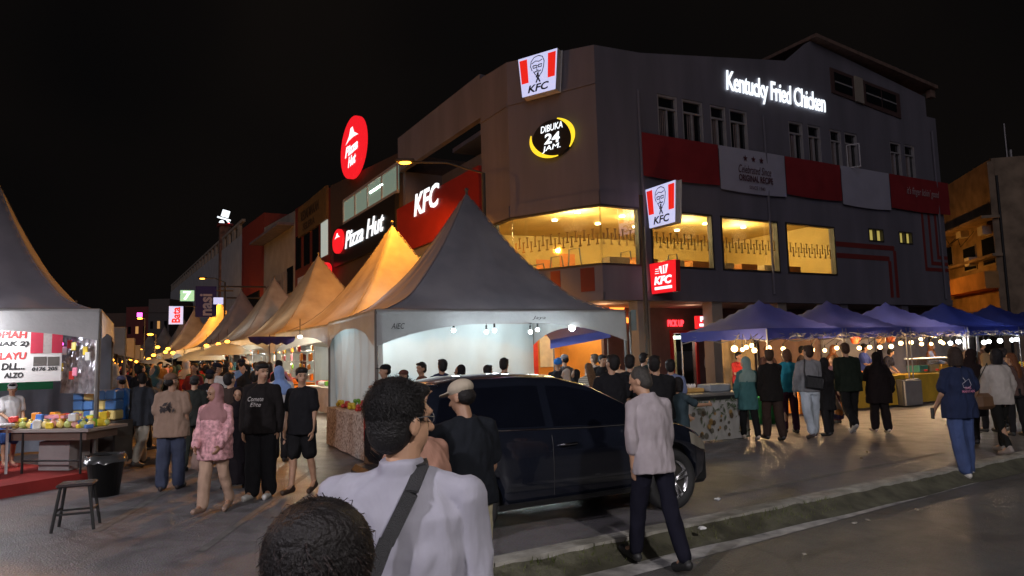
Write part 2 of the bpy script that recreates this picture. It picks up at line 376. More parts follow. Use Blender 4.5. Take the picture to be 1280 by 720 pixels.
# mossy shoulder: low uneven bank between the kerb face and the road
gb = MB(); n = 420; rows = 7
for i in range(n+1):
    t = -10+i*.095
    for j in range(rows):
        f = j/(rows-1); wd = .26+.06*noise.noise(V((t*.8, 3, 0)))
        h = (1-f)**1.6*(.115)+RZ+.004+(.022*noise.noise(V((t*3.1, f*4, 0)))+.012*noise.noise(V((t*11, f*9, 2))))*(1-f)
        gb.v.append(tuple(PK.pt(t, h, .052+f*wd)))
for i in range(n):
    for j in range(rows-1):
        a = i*rows+j; gb.f.append((a, a+1, a+rows+1, a+rows)); gb.m.append(0)
tag(gb.build('mossy_verge', M['moss'], smooth=True), kind='structure')
gr = MB(); rg = random.Random(3)
for k in range(5200):
    t = rg.uniform(-3, 22); dens = noise.noise(V((t*.9, 7, 1)))+(.35 if t < 4.2 else -.05)
    if rg.random() > max(.05, dens+.35): continue
    f = rg.random()**1.4; off = .06+f*.18; z = RZ+.10*(1-f)**1.6
    h = rg.uniform(.02, .055)*(1.25 if t < 4.5 else .7); a = rg.uniform(0, 6.28); wd = .004+h*.06
    p = PK.pt(t, z, off); q = V((math.cos(a), math.sin(a), 0)); tip = p+V((rg.uniform(-.5, .5)*h, rg.uniform(-.5, .5)*h, h))
    gr.add([p-q*wd, p+q*wd, tip], [(0, 1, 2)])
tag(gr.build('grass', M['grass']), kind='stuff')
L0 = gp(760, 720, RZ); L1 = gp(1280, 583, RZ); ld = (L1-L0).to_2d().normalized(); PLN = Plane(L0.to_2d(), ld, (ld.y, -ld.x))
ln = MB().quad(PLN.pt(-12, RZ+.005, .13), PLN.pt(60, RZ+.005, .13), PLN.pt(60, RZ+.005, -.13), PLN.pt(-12, RZ+.005, -.13))
tag(ln.build('white_line', M['line']), kind='structure')
# faded bay lines on the market lot
bl = MB()
for (x0, y0, x1, y1) in ((395, 585, 250, 690), (250, 590, 120, 665), (905, 620, 1180, 566)):
    a, b = gp(x0, y0), gp(x1, y1); d = (b-a).normalized(); s_ = V((-d.y, d.x, 0))*.045
    bl.quad(a-s_+V((0, 0, .004)), b-s_+V((0, 0, .004)), b+s_+V((0, 0, .004)), a+s_+V((0, 0, .004)))
M['faded'] = mat('faded_line_paint', (.10, .095, .09), .7, vscale=7, col2=(.17, .16, .15), vdet=8)
tag(bl.build('faded_bay_line', M['faded']), kind='structure')
def litter(px, py, z, kind, label):
    p = gp(px, py, z)
    if kind == 'cup':
        mb = MB().lathe([(0, 0), (.03, 0), (.04, .09), (.037, .09), (.028, .006)], n=12, M=Matrix.Rotation(1.45, 3, 'X')); m_ = M['white_plastic']; p.z += .04
    else:
        mb = MB(); r = random.Random(px)
        mb.ball((0, 0, .012), (.045, .03, .014), 8); mb.v = [(a+r.uniform(-.01, .01), b+r.uniform(-.01, .01), max(0, c+r.uniform(-.006, .006))) for a, b, c in mb.v]; m_ = M['white']
    o = mb.build('litter_cup' if kind == 'cup' else 'litter', m_); o.location = p; tag(o, label, 'litter')
litter(897, 625, 0, 'paper', 'crumpled white paper lying on the asphalt right of the front wheel of the black car')
litter(910, 655, RZ+.02, 'paper', 'small scrap of paper in the gutter below the kerb beside the crossing man')
litter(878, 722-60, .02, 'paper', 'pale pebble-like scrap on the kerb edge behind the crossing man')

# ================================================================== CORNER RESTAURANT BUILDING
bld = thing('restaurant_building', 'grey three-storey corner building with lit yellow first-floor windows and a long red and white banner', 'building', (A.x, A.y, 0))
TR = PR.hit(1185, 330)[0]                                        # right end of the gable wall
zt = 11.55
def RR(*a, **k): return PR.rect(*a, **k)
wins = [PR.rect(812, 262, 893, 331), PR.rect(900, 269, 975, 334), PR.rect(981, 279, 1046, 337)]
zb0, zb1 = 4.42, 6.38
wins = [(a, b, zb0, zb1) for a, b, c, d in wins]
small = [PR.rect(1085, 285, 1105, 303), PR.rect(1123, 289, 1141, 306)]
cw = PR.hit(757, 300)[0]; cw1 = PR.hit(800, 300)[0]
cornerwin = (0.0, cw1, zb0, zb1)
upper = [PR.rect(*r) for r in ((822, 121, 848, 172), (853, 126, 880, 178), (888, 134, 909, 184), (912, 139, 936, 189),
                              (986, 157, 1006, 204), (1010, 161, 1028, 207), (1038, 168, 1054, 210), (1056, 171, 1074, 214),
                              (1113, 184, 1129, 224), (1131, 187, 1146, 226))]
uz0 = sum(u[2] for u in upper[:4])/4; uz1 = sum(u[3] for u in upper[:4])/4
upper = [(a-.03, b+.03, 8.85, 10.45) for a, b, c, d in upper]
mb = MB()
mb.wall(PR, 0, TR, 3.55, zt, wins+small+[cornerwin]+upper, -.25, 0)
gable = [PR.hit(800, 66), PR.hit(984, 76), PR.hit(1013, 51), PR.hit(1155, 108), PR.hit(1168, 148)]
poly = [(0, zt), (TR, zt), (TR, gable[4][1])] + [(gable[3][0], gable[4][1]), (gable[3][0], gable[3][1]-.5), (gable[2][0], gable[2][1]), (gable[1][0], gable[1][1]), (gable[0][0], gable[0][1]), (0, gable[0][1]-.1)]
poly = [p for p in poly if p[1] > zt-.001]
mb.prism(PR, poly, -.25, 0)
# chamfer face
mb.wall(PC, 0, CHW, 3.55, zt, [(0, CHW, zb0, zb1)], -.25, 0)
mb.prism(PC, [(0, zt), (CHW, zt), (CHW, gable[0][1]-.1), (0, 11.95)], -.25, 0)
# left face (towards the street): short return, then recess and red panel, roof rising away
lt0 = PL.hit(617, 300)[0]; lt1 = PL.hit(603, 250)[0]; lt2 = PL.hit(498, 250)[0]
mb.wall(PL, lt1, 0, 3.55, zt, [(lt0, 0, zb0, zb1)], -.25, 0)
mb.prism(PL, [(lt1, zt), (0, zt), (0, 11.95), (lt1, 12.1)], -.25, 0)
rp0 = PL.rect(499, 223, 603, 262)
zr0, zr1 = 6.55, 8.75
mb.wall(PL, lt2, lt1, 3.55, zr0, [(lt2+.6, lt2+4.5, 4.5, 6.2), (lt2+5.2, lt1-.4, 4.5, 6.2)], -.25, 0)
mb.pbox(PL, lt2, lt1, 10.6, 12.3, -.25, 0)                       # beam above the open balcony
mb.pbox(PL, lt2, lt1, zr1, 10.6, -2.4, -2.2)                     # back of the balcony recess
mb.pbox(PL, lt2, lt2+.3, zr0, 10.6, -2.2, -.25)
# bodies behind the faces (side, back, roof)
TRr = TR
mb.pbox(PR, TR-.25, TR, 0, 3.55, -12, 0)
mb.pbox(PR, TR-.25, TR, 3.55, zt, -12, -.25)
mb.prism(PR, [(0.3, zt-.2), (TR-.3, zt-.2), (TR-.3, zt), (.3, zt)], -12, -.25)
wbuild(mb, 'wall', M['wall'], bld)
# ledge lines and drainpipes
mb = MB()
for pl_, q0, q1, q2, q3, q4 in ((PC, .03, CHW, zb1, zb1+.42, .05), (PR, 0, cw1, zb1, zb1+.42, .05), (PL, lt1, -.03, zb1, zb1+.42, .05), (PC, .03, CHW, 10.35, 10.43, .04), (PL, lt1, -.03, 10.35, 10.43, .04)):
    wbuild(MB().pbox(pl_, q0, q1, q2, q3, 0, q4), 'ledge', M['wall'], bld)
for t in (PR.hit(800, 300)[0]+.15, PR.hit(957, 220)[0], TR-.5):
    wbuild(MB().tube([PR.pt(t, 3.6, .07), PR.pt(t, 10.4 if t < TR-1 else 11.3, .07)], .05), 'drainpipe', M['wall'], bld)
# roof overhang of the gable (tilted slab with gutter)
g2, g3 = gable[2], gable[3]
mb = MB().prism(PR, [(g2[0]-.1, g2[1]+.02), (g2[0]-.1, g2[1]+.16), (g3[0]+.5, g3[1]+.0), (g3[0]+.5, g3[1]-.16)], -11.5, .35)
mb.pbox(PR, g3[0]+.1, g3[0]+.45, g3[1]-.55, g3[1]-.2, .0, .22)
wbuild(mb, 'roof', mat('rusty_roof_sheet', (.20, .13, .10), .7, var=.3), bld)
mb = MB()
pr2 = [PR.hit(1041, 92), PR.hit(1120, 122)]
sl = (pr2[1][1]-pr2[0][1])/(pr2[1][0]-pr2[0][0])
(qa, za_), (qb, zb__) = pr2; zz = lambda f: za_+(zb__-za_)*f; qq = lambda f: qa+(qb-qa)*f
mb.prism(PR, [(qa-.2, zz(0)+.22), (qb+.2, zz(1)+.18), (qb+.2, zz(1)-.95), (qa-.2, zz(0)-.85)], .003, .05); wbuild(mb, 'loft_frame', mat('brown_loft_panel', (.09, .05, .045), .7), bld)
for f0, f1 in ((0, .26), (.48, .72), (.74, .97)):
    wbuild(MB().prism(PR, [(qq(f0), zz(f0)+.05), (qq(f1), zz(f1)+.05), (qq(f1), zz(f1)-.72), (qq(f0), zz(f0)-.72)], .05, .07), 'loft_window', M['glass_dark'], bld)
    wbuild(MB().prism(PR, [(qq(f0), zz(f0)-.33), (qq(f1), zz(f1)-.33), (qq(f1), zz(f1)-.38), (qq(f0), zz(f0)-.38)], .072, .09), 'loft_rail', M['frame'], bld)
wbuild(MB().prism(PR, [(qq(.30), zz(.3)+.2), (qq(.42), zz(.42)+.2), (qq(.42), zz(.42)-.9), (qq(.30), zz(.3)-.9)], .052, .12), 'loft_pillar', M['wall_warm'], bld)
# upper windows
for k, (a, b, c, d) in enumerate(upper):
    f = MB(); e = .075
    f.pbox(PR, a, b, c, c+e, -.16, -.03); f.pbox(PR, a, b, d-e, d, -.16, -.03); f.pbox(PR, a, a+e, c+e, d-e, -.16, -.03); f.pbox(PR, b-e, b, c+e, d-e, -.16, -.03)
    f.pbox(PR, a+e, b-e, d-.5, d-.44, -.15, -.04); m_ = (a+b)/2; f.pbox(PR, m_-.02, m_+.02, c+e, d-.5, -.15, -.05)
    fo = wbuild(f, 'window', M['frame'], bld)
    sub(MB().pbox(PR, a+e, b-e, c+e, d-e, -.13, -.12), 'pane', M['glass_dark'], bld, fo)
    cu = MB(); n_ = 12; x0 = a+e+(.45 if k % 2 else .05)*(b-a)*.5; x1 = x0+(b-a)*.35
    for i in range(n_):
        u0, u1 = x0+(x1-x0)*i/n_, x0+(x1-x0)*(i+1)/n_; o_ = lambda q: -.085+.012*math.sin(q*60)
        cu.quad(PR.pt(u0, c+.1, -.115+.015*math.sin(i*1.9)), PR.pt(u1, c+.1, -.115+.015*math.sin((i+1)*1.9)), PR.pt(u1, d-.52, -.115+.015*math.sin((i+1)*1.9)), PR.pt(u0, d-.52, -.115+.015*math.sin(i*1.9)))
    sub(cu, 'curtain', M['curtain'], bld, fo)
sh = MB(); a, b, c, d = upper[7]                                   # one sash swung open
o_ = PR.pt(a+.06, c, 0); dv = (PR.N*.8+PR.X*.45).normalized(); Q = lambda s_, z: PR.pt(a+.06, z, 0)+dv*s_
for (s0, s1, z0, z1) in ((0, .5, c+.05, c+.09), (0, .5, d-.6, d-.56), (0, .04, c+.09, d-.6), (.46, .5, c+.09, d-.6)):
    sh.quad(Q(s0, z0), Q(s1, z0), Q(s1, z1), Q(s0, z1)); 
wbuild(sh, 'open_sash', M['frame'], bld)
for a, b, c, d in small:
    f = MB(); e = .05; m_ = (a+b)/2
    f.pbox(PR, a, b, c, c+e, -.2, .02); f.pbox(PR, a, b, d-e, d, -.2, .02); f.pbox(PR, a, a+e, c+e, d-e, -.2, .02); f.pbox(PR, b-e, b, c+e, d-e, -.2, .02); f.pbox(PR, m_-.05, m_+.05, c+e, d-e, -.2, .01)
    fo = wbuild(f, 'toilet_window', M['frame_dark'], bld)
    sub(MB().pbox(PR, a+e, b-e, c+e, d-e, -.14, -.13), 'pane', emat('frosted_lit_pane', (.75, .60, .15), .38), bld, fo)
# painted brown stripe bands (angular pipes) on the right end
mb = MB()
def pipe(pts, wd):
    P = [PR.hit(*p) for p in pts]
    for (a, b) in zip(P, P[1:]):
        if abs(a[0]-b[0]) > abs(a[1]-b[1]): z = (a[1]+b[1])/2; mb.pbox(PR, min(a[0], b[0])-wd/2, max(a[0], b[0])+wd/2, z-wd/2, z+wd/2, .0, .006+.001*len(mb.v)/100)
        else: t = (a[0]+b[0])/2; mb.pbox(PR, t-wd/2, t+wd/2, min(a[1], b[1]), max(a[1], b[1]), .0, .007+.001*len(mb.v)/100)
def lpipe(t0, z0, t1, z1, wd, up):
    mb = MB()
    mb.pbox(PR, min(t0, t1), max(t0, t1), z0-wd/2, z0+wd/2, 0, .012)
    mb.pbox(PR, t1-wd/2, t1+wd/2, min(z0+wd/2, z1) if up else z1, z1 if up else z0-wd/2, 0, .011)
    wbuild(mb, 'painted_stripe', M['maroon'], bld)
za = PR.hit(1060, 306)[1]; zb = PR.hit(1060, 320)[1]; wt = wins[2][1]
lpipe(wt+.05, za, PR.hit(1120, 340)[0], 3.6, .2, False); lpipe(wt+.05, zb, PR.hit(1113, 340)[0], 3.6, .2, False)
for i, px in enumerate((1155, 1163, 1171)):
    t = PR.hit(px, 300)[0]; z = 4.9-.0+i*.28-.0
    wbuild(MB().pbox(PR, t-.08, t+.08, z+.08, 7.5, 0, .012).pbox(PR, t-.08, TR-.02, z-.08, z+.08, 0, .011), 'painted_stripe', M['maroon'], bld)
# cloth banners along the second floor
bx = [800, 897, 979, 1048, 1108, 1181]; bt = [PR.hit(x, 215)[0] for x in bx]
bz1, bz0 = PR.hit(895, 182)[1], PR.hit(895, 232)[1]
for i in range(5):
    a, b = bt[i]+.02, bt[i+1]-.02; mb = MB(); nx, nz_ = 14, 5
    lo = bz0-(.12 if i in (1, 3) else 0)
    for j in range(nz_+1):
        for k in range(nx+1):
            f = k/nx; g = j/nz_; sag = -.07*math.sin(math.pi*f)*(1-g)
            mb.v.append(tuple(PR.pt(a+(b-a)*f, lo+(bz1-lo)*g-sag*0-(.05*math.sin(math.pi*f) if j == 0 else 0), .10+.05*math.sin(math.pi*f)*math.sin(math.pi*g)+.02*noise.noise(V((f*5+i*9, g*3, 1))))))
    for j in range(nz_):
        for k in range(nx): q = j*(nx+1)+k; mb.f.append((q, q+1, q+nx+2, q+nx+1)); mb.m.append(0)
    bo = wbuild(mb, 'banner', M['banner_white'] if i in (1, 3) else M['banner_red'], bld, True)
    tag(bo, 'white cloth banner' if i in (1, 3) else 'red cloth banner')
    if i == 1:
        tx = MB(); red = 0; c = (a+b)/2; w_ = b-a
        for q in (-1, 0, 1):
            O = PR.pt(c-.05+q*.42, bz1-.36, .17)
            tx.add([O+(PR.X*math.cos(t)+V((0, 0, math.sin(t))))*(.13 if s_ % 2 == 0 else .055) for s_, t in enumerate([math.pi/2+math.pi*k/5 for k in range(10)])], [tuple(range(10))])
        text(tx, 'Celebrated Since', PR.pt(c-w_*.25, bz1-.92, .17), PR.X, V((0, 0, 1)), w_*.5, .30, .004, 0, .35)
        text(tx, 'ORIGINAL RECIPE', PR.pt(c-w_*.25, bz1-1.22, .17), PR.X, V((0, 0, 1)), w_*.52, .24, .004, .02)
        text(tx, 'SINCE 1940', PR.pt(c-w_*.10, bz1-1.5, .17), PR.X, V((0, 0, 1)), w_*.24, .13, .004, 0)
        sub(tx, 'lettering', paint((.10, .02, .03)), bld, bo)
    if i == 4:
        tx = MB(); text(tx, "it's finger lickin' good", PR.pt(a+(b-a)*.24, (bz0+bz1)/2-.15, .17), PR.X, V((0, 0, 1)), (b-a)*.55, .42, .004, 0, .3)
        sub(tx, 'lettering', paint((.55, .45, .45)), bld, bo)
# first-floor glazing: frames, panes, row of bottle-shaped stickers
def glaze(pl, a, b, name='large_window', open_l=False, open_r=False):
    f = MB(); e = .06
    f.pbox(pl, a, b, zb0, zb0+e, -.16, .03); f.pbox(pl, a, b, zb1-e, zb1, -.16, .03)
    if not open_l: f.pbox(pl, a, a+e, zb0+e, zb1-e, -.16, .03)
    if not open_r: f.pbox(pl, b-e, b, zb0+e, zb1-e, -.16, .03)
    fo = wbuild(f, name, M['frame_dark'], bld)
    sub(MB().pbox(pl, a+.01, b-.01, zb0+e, zb1-e, -.08, -.07), 'pane', M['glass'], bld, fo)
    d = MB(); x = a+.12; k = 0
    while x < b-.12:
        z = zb0+.86+(.16 if k % 2 else 0); d.pbox(pl, x, x+.05, z-.14, z+.14, -.068, -.062); d.pbox(pl, x-.035, x+.085, z-.19, z-.145, -.068, -.062); d.pbox(pl, x-.03, x+.08, z+.145, z+.18, -.068, -.062)
        x += .155; k += 1
    sub(d, 'window_sticker', paint((.46, .30, .09), .6), bld, fo)
for w_ in wins: glaze(PR, w_[0], w_[1])
glaze(PR, 0, cw1, open_l=True); glaze(PC, 0, CHW, open_l=True, open_r=True); glaze(PL, lt0, 0, open_r=True)
# dining room behind the glass
room = MB(); zf, zc = 3.62, 6.75
inner = [PL.pt(lt1+.1, 0, -.26), PC.pt(.15, 0, -.26), PC.pt(CHW-.15, 0, -.26), PR.pt(PR.hit(1048, 300)[0]+.6, 0, -.26)]
backR = PR.pt(PR.hit(1048, 300)[0]+.6, 0, -6.5); backL = PL.pt(lt1+.1, 0, -.26)+PL.X*0 + (PR.pt(0, 0, -6.5)-PR.pt(0, 0, -.26))*.55
ring = [inner[0], inner[1], inner[2], inner[3], backR, backL]
Z = lambda p, z: V((p.x, p.y, z))
room.add([Z(p, zf) for p in ring], [tuple(range(6))]); wbuild(room, 'dining_floor', paint((.20, .10, .05)), bld)
M['dining'] = mat('dining_room_paint', (.70, .52, .19), .7, var=.12, vscale=1.2)
c_ = MB().add([Z(p, zc) for p in ring], [tuple(range(5, -1, -1))]); wbuild(c_, 'dining_ceiling', M['dining'], bld)
b_ = MB()
for i in (3, 4, 5): p, q = ring[i], ring[(i+1) % 6]; b_.quad(Z(p, zf), Z(q, zf), Z(q, zc), Z(p, zc))
wbuild(b_, 'dining_wall', M['dining'], bld)
rd = random.Random(11); k = 0
for t in (-.8, 1.0, 3.0, 5.0, 7.1, 9.2):
    for o_ in (-1.1, -2.7, -4.3):
        p = PR.pt(t+rd.uniform(-.2, .2), zc-.02, o_)
        if t < 0 and o_ > -2: continue
        wbuild(MB().lathe([(0, 0), (.10, 0), (.11, -.05), (0, -.05)], p, 10), 'downlight', E['down'], bld); k += 1
for t in (1.0, 3.6, 6.2, 9.0): lamp('dining_light', PR.pt(t, 6.3, -2.6), 185, (1, .78, .34), .3, bld)
lamp('dining_light', PC.pt(1.2, 6.3, -2.0), 185, (1, .78, .34), .3, bld)
# mural, pendant rings and seating inside
mu = MB()
bk = Plane(PR.pt(0, 0, -6.45).to_2d(), (PR.X.x, PR.X.y), (PR.N.x, PR.N.y))
for i in range(9):
    t = .3+i*1.15; mu.pbox(bk, t, t+.75, 4.75, 5.2+.3*(i % 3), .0, .03)
wbuild(mu, 'wall_mural', paint((.62, .20, .04)), bld)
mu = MB()
for i in range(13):
    t = .2+i*.85; hh = 5.0+.35*((i*7) % 3)
    mu.tube([bk.pt(t, 4.5, 1.6), bk.pt(t+.12, hh, 1.6), bk.pt(t+.6, hh+.1, 1.6), bk.pt(t+.75, 4.5, 1.6)], .03, 6)
wbuild(mu, 'booth_frame', M['frame_dark'], bld)
for i in range(8):
    t = 1.1+i*1.25
    s_ = MB().pbox(PR, t, t+.85, zf, zf+1.25, -1.5, -1.05); s_.pbox(PR, t+.05, t+.8, zf, zf+.5, -1.05, -.6)
    wbuild(s_, 'booth_seat', paint((.55, .22, .05) if i % 2 else (.75, .62, .40)), bld)
# striped spandrel under the chamfer window
mb = MB()
sx = [PC.hit(x, 345)[0] for x in (690, 701, 719, 731, 746)]
for a, b in ((PC.hit(664, 345)[0], PC.hit(676, 345)[0]), (sx[0]-.05, sx[0]+.32), (sx[3]-.15, sx[3]+.35)):
    wbuild(MB().pbox(PC, a, b, 3.6, zb0-.06, 0, .012), 'painted_stripe', M['dark_red'], bld)
wbuild(MB().pbox(PC, -.0, CHW+.02, 3.3, 3.55, -.3, .06), 'canopy_edge', M['wall'], bld)
wbuild(MB().pbox(PR, .03, TR, 3.3, 3.55, -.3, .06), 'canopy_edge', M['wall'], bld)
# red panel with white letters towards the street
wbuild(MB().pbox(PL, lt2+.02, lt1-.02, zr0, zr1, -.12, .12), 'red_fascia', M['red_panel'], bld)
kx = PL.rect(521, 232, 553, 252); tx = MB()
text(tx, 'KFC', PL.pt(kx[0], kx[2]-.15, .13), PL.X, V((0, 0, 1)), kx[1]-kx[0], 1.0, .03, .02, .2)
wbuild(tx, 'lit_lettering', E['white'], bld)
# arcade: soffit, pillars, back wall with shopfront
D = 3.2
wbuild(MB().add([PR.pt(0, 3.3, -.3), PR.pt(TR, 3.3, -.3), PR.pt(TR, 3.3, -D), PR.pt(-2.0, 3.3, -D), PC.pt(0, 3.3, -.3), PC.pt(CHW, 3.3, -.3)], [(5, 0, 1, 2, 3, 4)]), 'soffit', mat('arcade_soffit', (.42, .36, .32), .8), bld)
for px, wd in ((807, .5), (899, .5), (981, .45), (1059, .45), (1135, .45), (1182, .45)):
    t = PR.hit(px, 410)[0]; wbuild(MB().pbox(PR, t-wd/2, t+wd/2, 0, 3.3, -.5, -.05), 'pillar', M['wall_warm'] if px < 1000 else M['wall'], bld)
doors = (PR.hit(840, 420, -D)[0], PR.hit(868, 420, -D)[0])
bw = MB().wall(PR, -2.0, TR-.3, 0, 3.3, [(doors[0], doors[1], 0, 2.3), (-1.6, 2.3, .0, 2.9)], -D-.15, -D)
wbuild(bw, 'shopfront_wall', mat('plum_wall', (.16, .10, .10), .7), bld)
mb = MB().pbox(PR, doors[0]-.12, doors[0], 0, 2.42, -D, -D+.08).pbox(PR, doors[1], doors[1]+.12, 0, 2.42, -D, -D+.08).pbox(PR, doors[0], doors[1], 2.3, 2.42, -D, -D+.08)
wbuild(mb, 'door_frame', M['red_plastic'], bld)
wbuild(MB().pbox(PR, doors[0], doors[1], 0, 2.3, -D-1.2, -D-1.1), 'counter_wall', mat('kitchen_wall', (.5, .42, .25), .6), bld)
lamp('kitchen_light', PR.pt((doors[0]+doors[1])/2, 2.2, -D-.6), 14, (1, .8, .5), .1, bld)
wbuild(MB().pbox(PR, doors[0]+.1, doors[1]-.1, 2.1, 2.2, -D-.4, -D-.3), 'ceiling_tube', E['tube'], bld)
# restaurant entrance: orange room
er = MB().pbox(PR, -1.8, 2.5, 0, 3.2, -D-3.4, -D-3.3); M['orange_wall'] = mat('orange_restaurant_wall', (.70, .30, .05), .6, var=.2, vscale=1.0)
wbuild(er, 'entrance_back_wall', M['orange_wall'], bld)
for q0 in (2.5, -1.9): wbuild(MB().pbox(PR, q0, q0+.1, 0, 3.2, -D-3.4, -D-.15), 'entrance_side_wall', M['orange_wall'], bld)
wbuild(MB().pbox(PR, -1.8, 2.5, 3.0, 3.1, -D-3.3, -D-.15), 'entrance_ceiling', M['white'], bld)
for t in (-1.1, -.4, .5, 1.4):
    wbuild(MB().pbox(PR, t, t+.35, 2.9, 2.98, -D-1.4, -D-1.2), 'ceiling_lamp', E['tube'], bld)
lamp('entrance_light', PR.pt(-.5, 2.7, -D-1.3), 45, (1, .72, .40), .2, bld); lamp('entrance_light', PR.pt(1.4, 2.7, -D-1.3), 45, (1, .72, .40), .2, bld)
lamp('arcade_light', PR.pt(1.2, 3.1, -1.6), 12, (1, .55, .28), .2, bld); lamp('arcade_light', PR.pt(5.2, 3.1, -1.6), 7, (1, .55, .35), .2, bld)
for i, (t, c) in enumerate(((-1.2, (.1, .1, .35)), (-.3, (.75, .68, .5)), (.7, (.65, .05, .04)), (1.5, (.75, .7, .55)))):
    wbuild(MB().pbox(PR, t, t+.7, 1.1 if i % 2 else .6, 2.35, -D-3.28, -D-3.24), 'menu_poster', paint(c), bld)
mb = MB(); O = PR.hit(778, 410, .02)
text(mb, 'KFC', PR.pt(PR.hit(741, 410, -D)[0], 2.72, -D+.05), PR.X, V((0, 0, 1)), PR.hit(794, 410, -D)[0]-PR.hit(741, 410, -D)[0], .95, .05, .03, .2)
wbuild(mb, 'neon_lettering', E['neon_orange'], bld)
mb = MB(); r_ = PR.rect(834, 400, 854, 408, -D)
text(mb, 'PICK UP', PR.pt(r_[0], r_[2], -D+.02), PR.X, V((0, 0, 1)), r_[1]-r_[0], r_[3]-r_[2], .03, .02)
wbuild(mb, 'neon_lettering', E['neon_red'], bld)
r_ = PR.rect(869, 395, 882, 411, -.6)
o = wbuild(MB().pbox(PR, r_[0], r_[1], r_[2], r_[3], -.65, -.5), 'small_hanging_sign', E['red'], bld)
mb = MB(); text(mb, 'P', PR.pt(r_[0]+.12, r_[2]+.25, -.49), PR.X, V((0, 0, 1)), (r_[1]-r_[0])*.5, (r_[3]-r_[2])*.4, .01, .04)
mb.pbox(PR, r_[0]+.08, r_[1]-.08, r_[2]+.08, r_[2]+.18, -.5, -.485); sub(mb, 'lettering', E['white'], bld, o)
# white script on the dark wall
mb = MB(); r_ = PR.rect(879, 440, 905, 460, -D)
text(mb, 'Colett', PR.pt(r_[0], r_[2], -D+.02), PR.X, V((0, 0, 1)), r_[1]-r_[0]+.25, r_[3]-r_[2], .01, 0, .35); wbuild(mb, 'wall_lettering', M['white'], bld)
# lit lettering on the gable wall
mb = MB(); a = PR.hit(907, 118); b = PR.hit(1031, 146)
text(mb, 'Kentucky Fried Chicken', PR.pt(a[0], a[1]-.08, .05), PR.X, V((0, 0, 1)), b[0]-a[0], 1.0, .03, .012, .12, .92, slope=(b[1]-a[1])/(b[0]-a[0])*1.0)
wbuild(mb, 'lit_lettering', E['white'], bld)

# ------------------------------------------------------------------ signs
def emblem_panel(name, label, pl, c, wd, ht, th, group=None):
    """white lit panel, wider at the top, two red stripes, line-drawn head, black letters"""
    t, z, off = c; O = pl.pt(t, z, off); root = thing(name, label, 'sign', O, 0, group)
    X, Zv, Nn = pl.X, V((0, 0, 1)), pl.N
    F = lambda x, y, o_: O+X*x*wd+Zv*y*ht+Nn*o_
    fr = [F(-.42, -.5, th/2), F(.42, -.5, th/2), F(.5, .5, th/2), F(-.5, .5, th/2)]; bk = [F(-.42, -.5, -th/2), F(.42, -.5, -th/2), F(.5, .5, -th/2), F(-.5, .5, -th/2)]
    case = MB().add([p-Nn*.012 for p in fr]+bk, [(0, 1, 5, 4), (1, 2, 6, 5), (2, 3, 7, 6), (3, 0, 4, 7), (4, 5, 6, 7)][0:4])
    case.add([F(-.44, -.52, -th/2), F(.44, -.52, -th/2), F(.52, .52, -th/2), F(-.52, .52, -th/2), F(-.44, -.52, -th/2-.03), F(.44, -.52, -th/2-.03), F(.52, .52, -th/2-.03), F(-.52, .52, -th/2-.03)], [(0, 1, 2, 3), (7, 6, 5, 4), (0, 4, 5, 1), (1, 5, 6, 2), (2, 6, 7, 3), (3, 7, 4, 0)])
    wbuild(case, 'sign_case', M['white_plastic'], root)
    wbuild(MB().quad(*fr), 'lit_face', E['panel'], root)
    for s_ in (-1, 1):
        st = MB()
        xs = lambda x, y: x*(1-.16*(0.5-y)); q = [(s_*.47, .44), (s_*.27, .44), (s_*.27, -.17), (s_*.47, -.17)]
        P = [F(xs(x, y), y, th/2+.006) for x, y in q]; st.quad(*(P if s_ < 0 else P[::-1])); wbuild(st, 'red_stripe', E['redb'], root)
    ink = MB(); OO = F(0, 0, th/2+.008); lw = .016*wd
    def S(pts, k=1.0): stroke(ink, [(x*wd, y*ht) for x, y in pts], OO, X, Zv, lw*k, .004)
    S([(-.14, .10), (-.18, .22), (-.16, .34), (-.08, .43), (.03, .45), (.13, .40), (.17, .28), (.15, .14), (.11, .02), (.04, -.06), (-.02, -.06), (-.07, .0), (-.11, .08)], 1.2)
    S([(-.15, .28), (-.05, .33), (.04, .30), (.12, .33)], 1.2); S([(-.12, .22), (-.03, .22), (-.03, .16), (-.11, .16), (-.12, .22)], 1.5); S([(.02, .22), (.11, .22), (.10, .16), (.02, .16), (.02, .22)], 1.5); S([(-.03, .20), (.02, .20)])
    S([(-.01, .17), (-.03, .10), (.02, .09)]); S([(-.08, .05), (-.02, .07), (.04, .05), (.08, .07)], 1.6); S([(0, .03), (0, -.05)], 3); S([(-.05, -.06), (0, -.10), (.05, -.06)], 2.2); S([(0, -.10), (-.05, -.22)], 2.2); S([(0, -.10), (.05, -.22)], 2.2)
    text(ink, 'KFC', F(-.27, -.44, th/2+.006), X, Zv, .54*wd, .19*ht, .004, .03, .22)
    wbuild(ink, 'printed_emblem', M['black'], root)
    return root
# top sign on the chamfer
a = PC.hit(656, 100); b = PC.hit(705, 96); wd = b[0]-a[0]; zc_ = (PC.hit(681, 72)[1]+PC.hit(681, 121)[1])/2; ht = PC.hit(681, 72)[1]-PC.hit(681, 121)[1]
emblem_panel('illuminated_sign', 'illuminated white sign with red stripes high up on the building corner', PC, ((a[0]+b[0])/2, zc_, .25), wd, ht, .3)
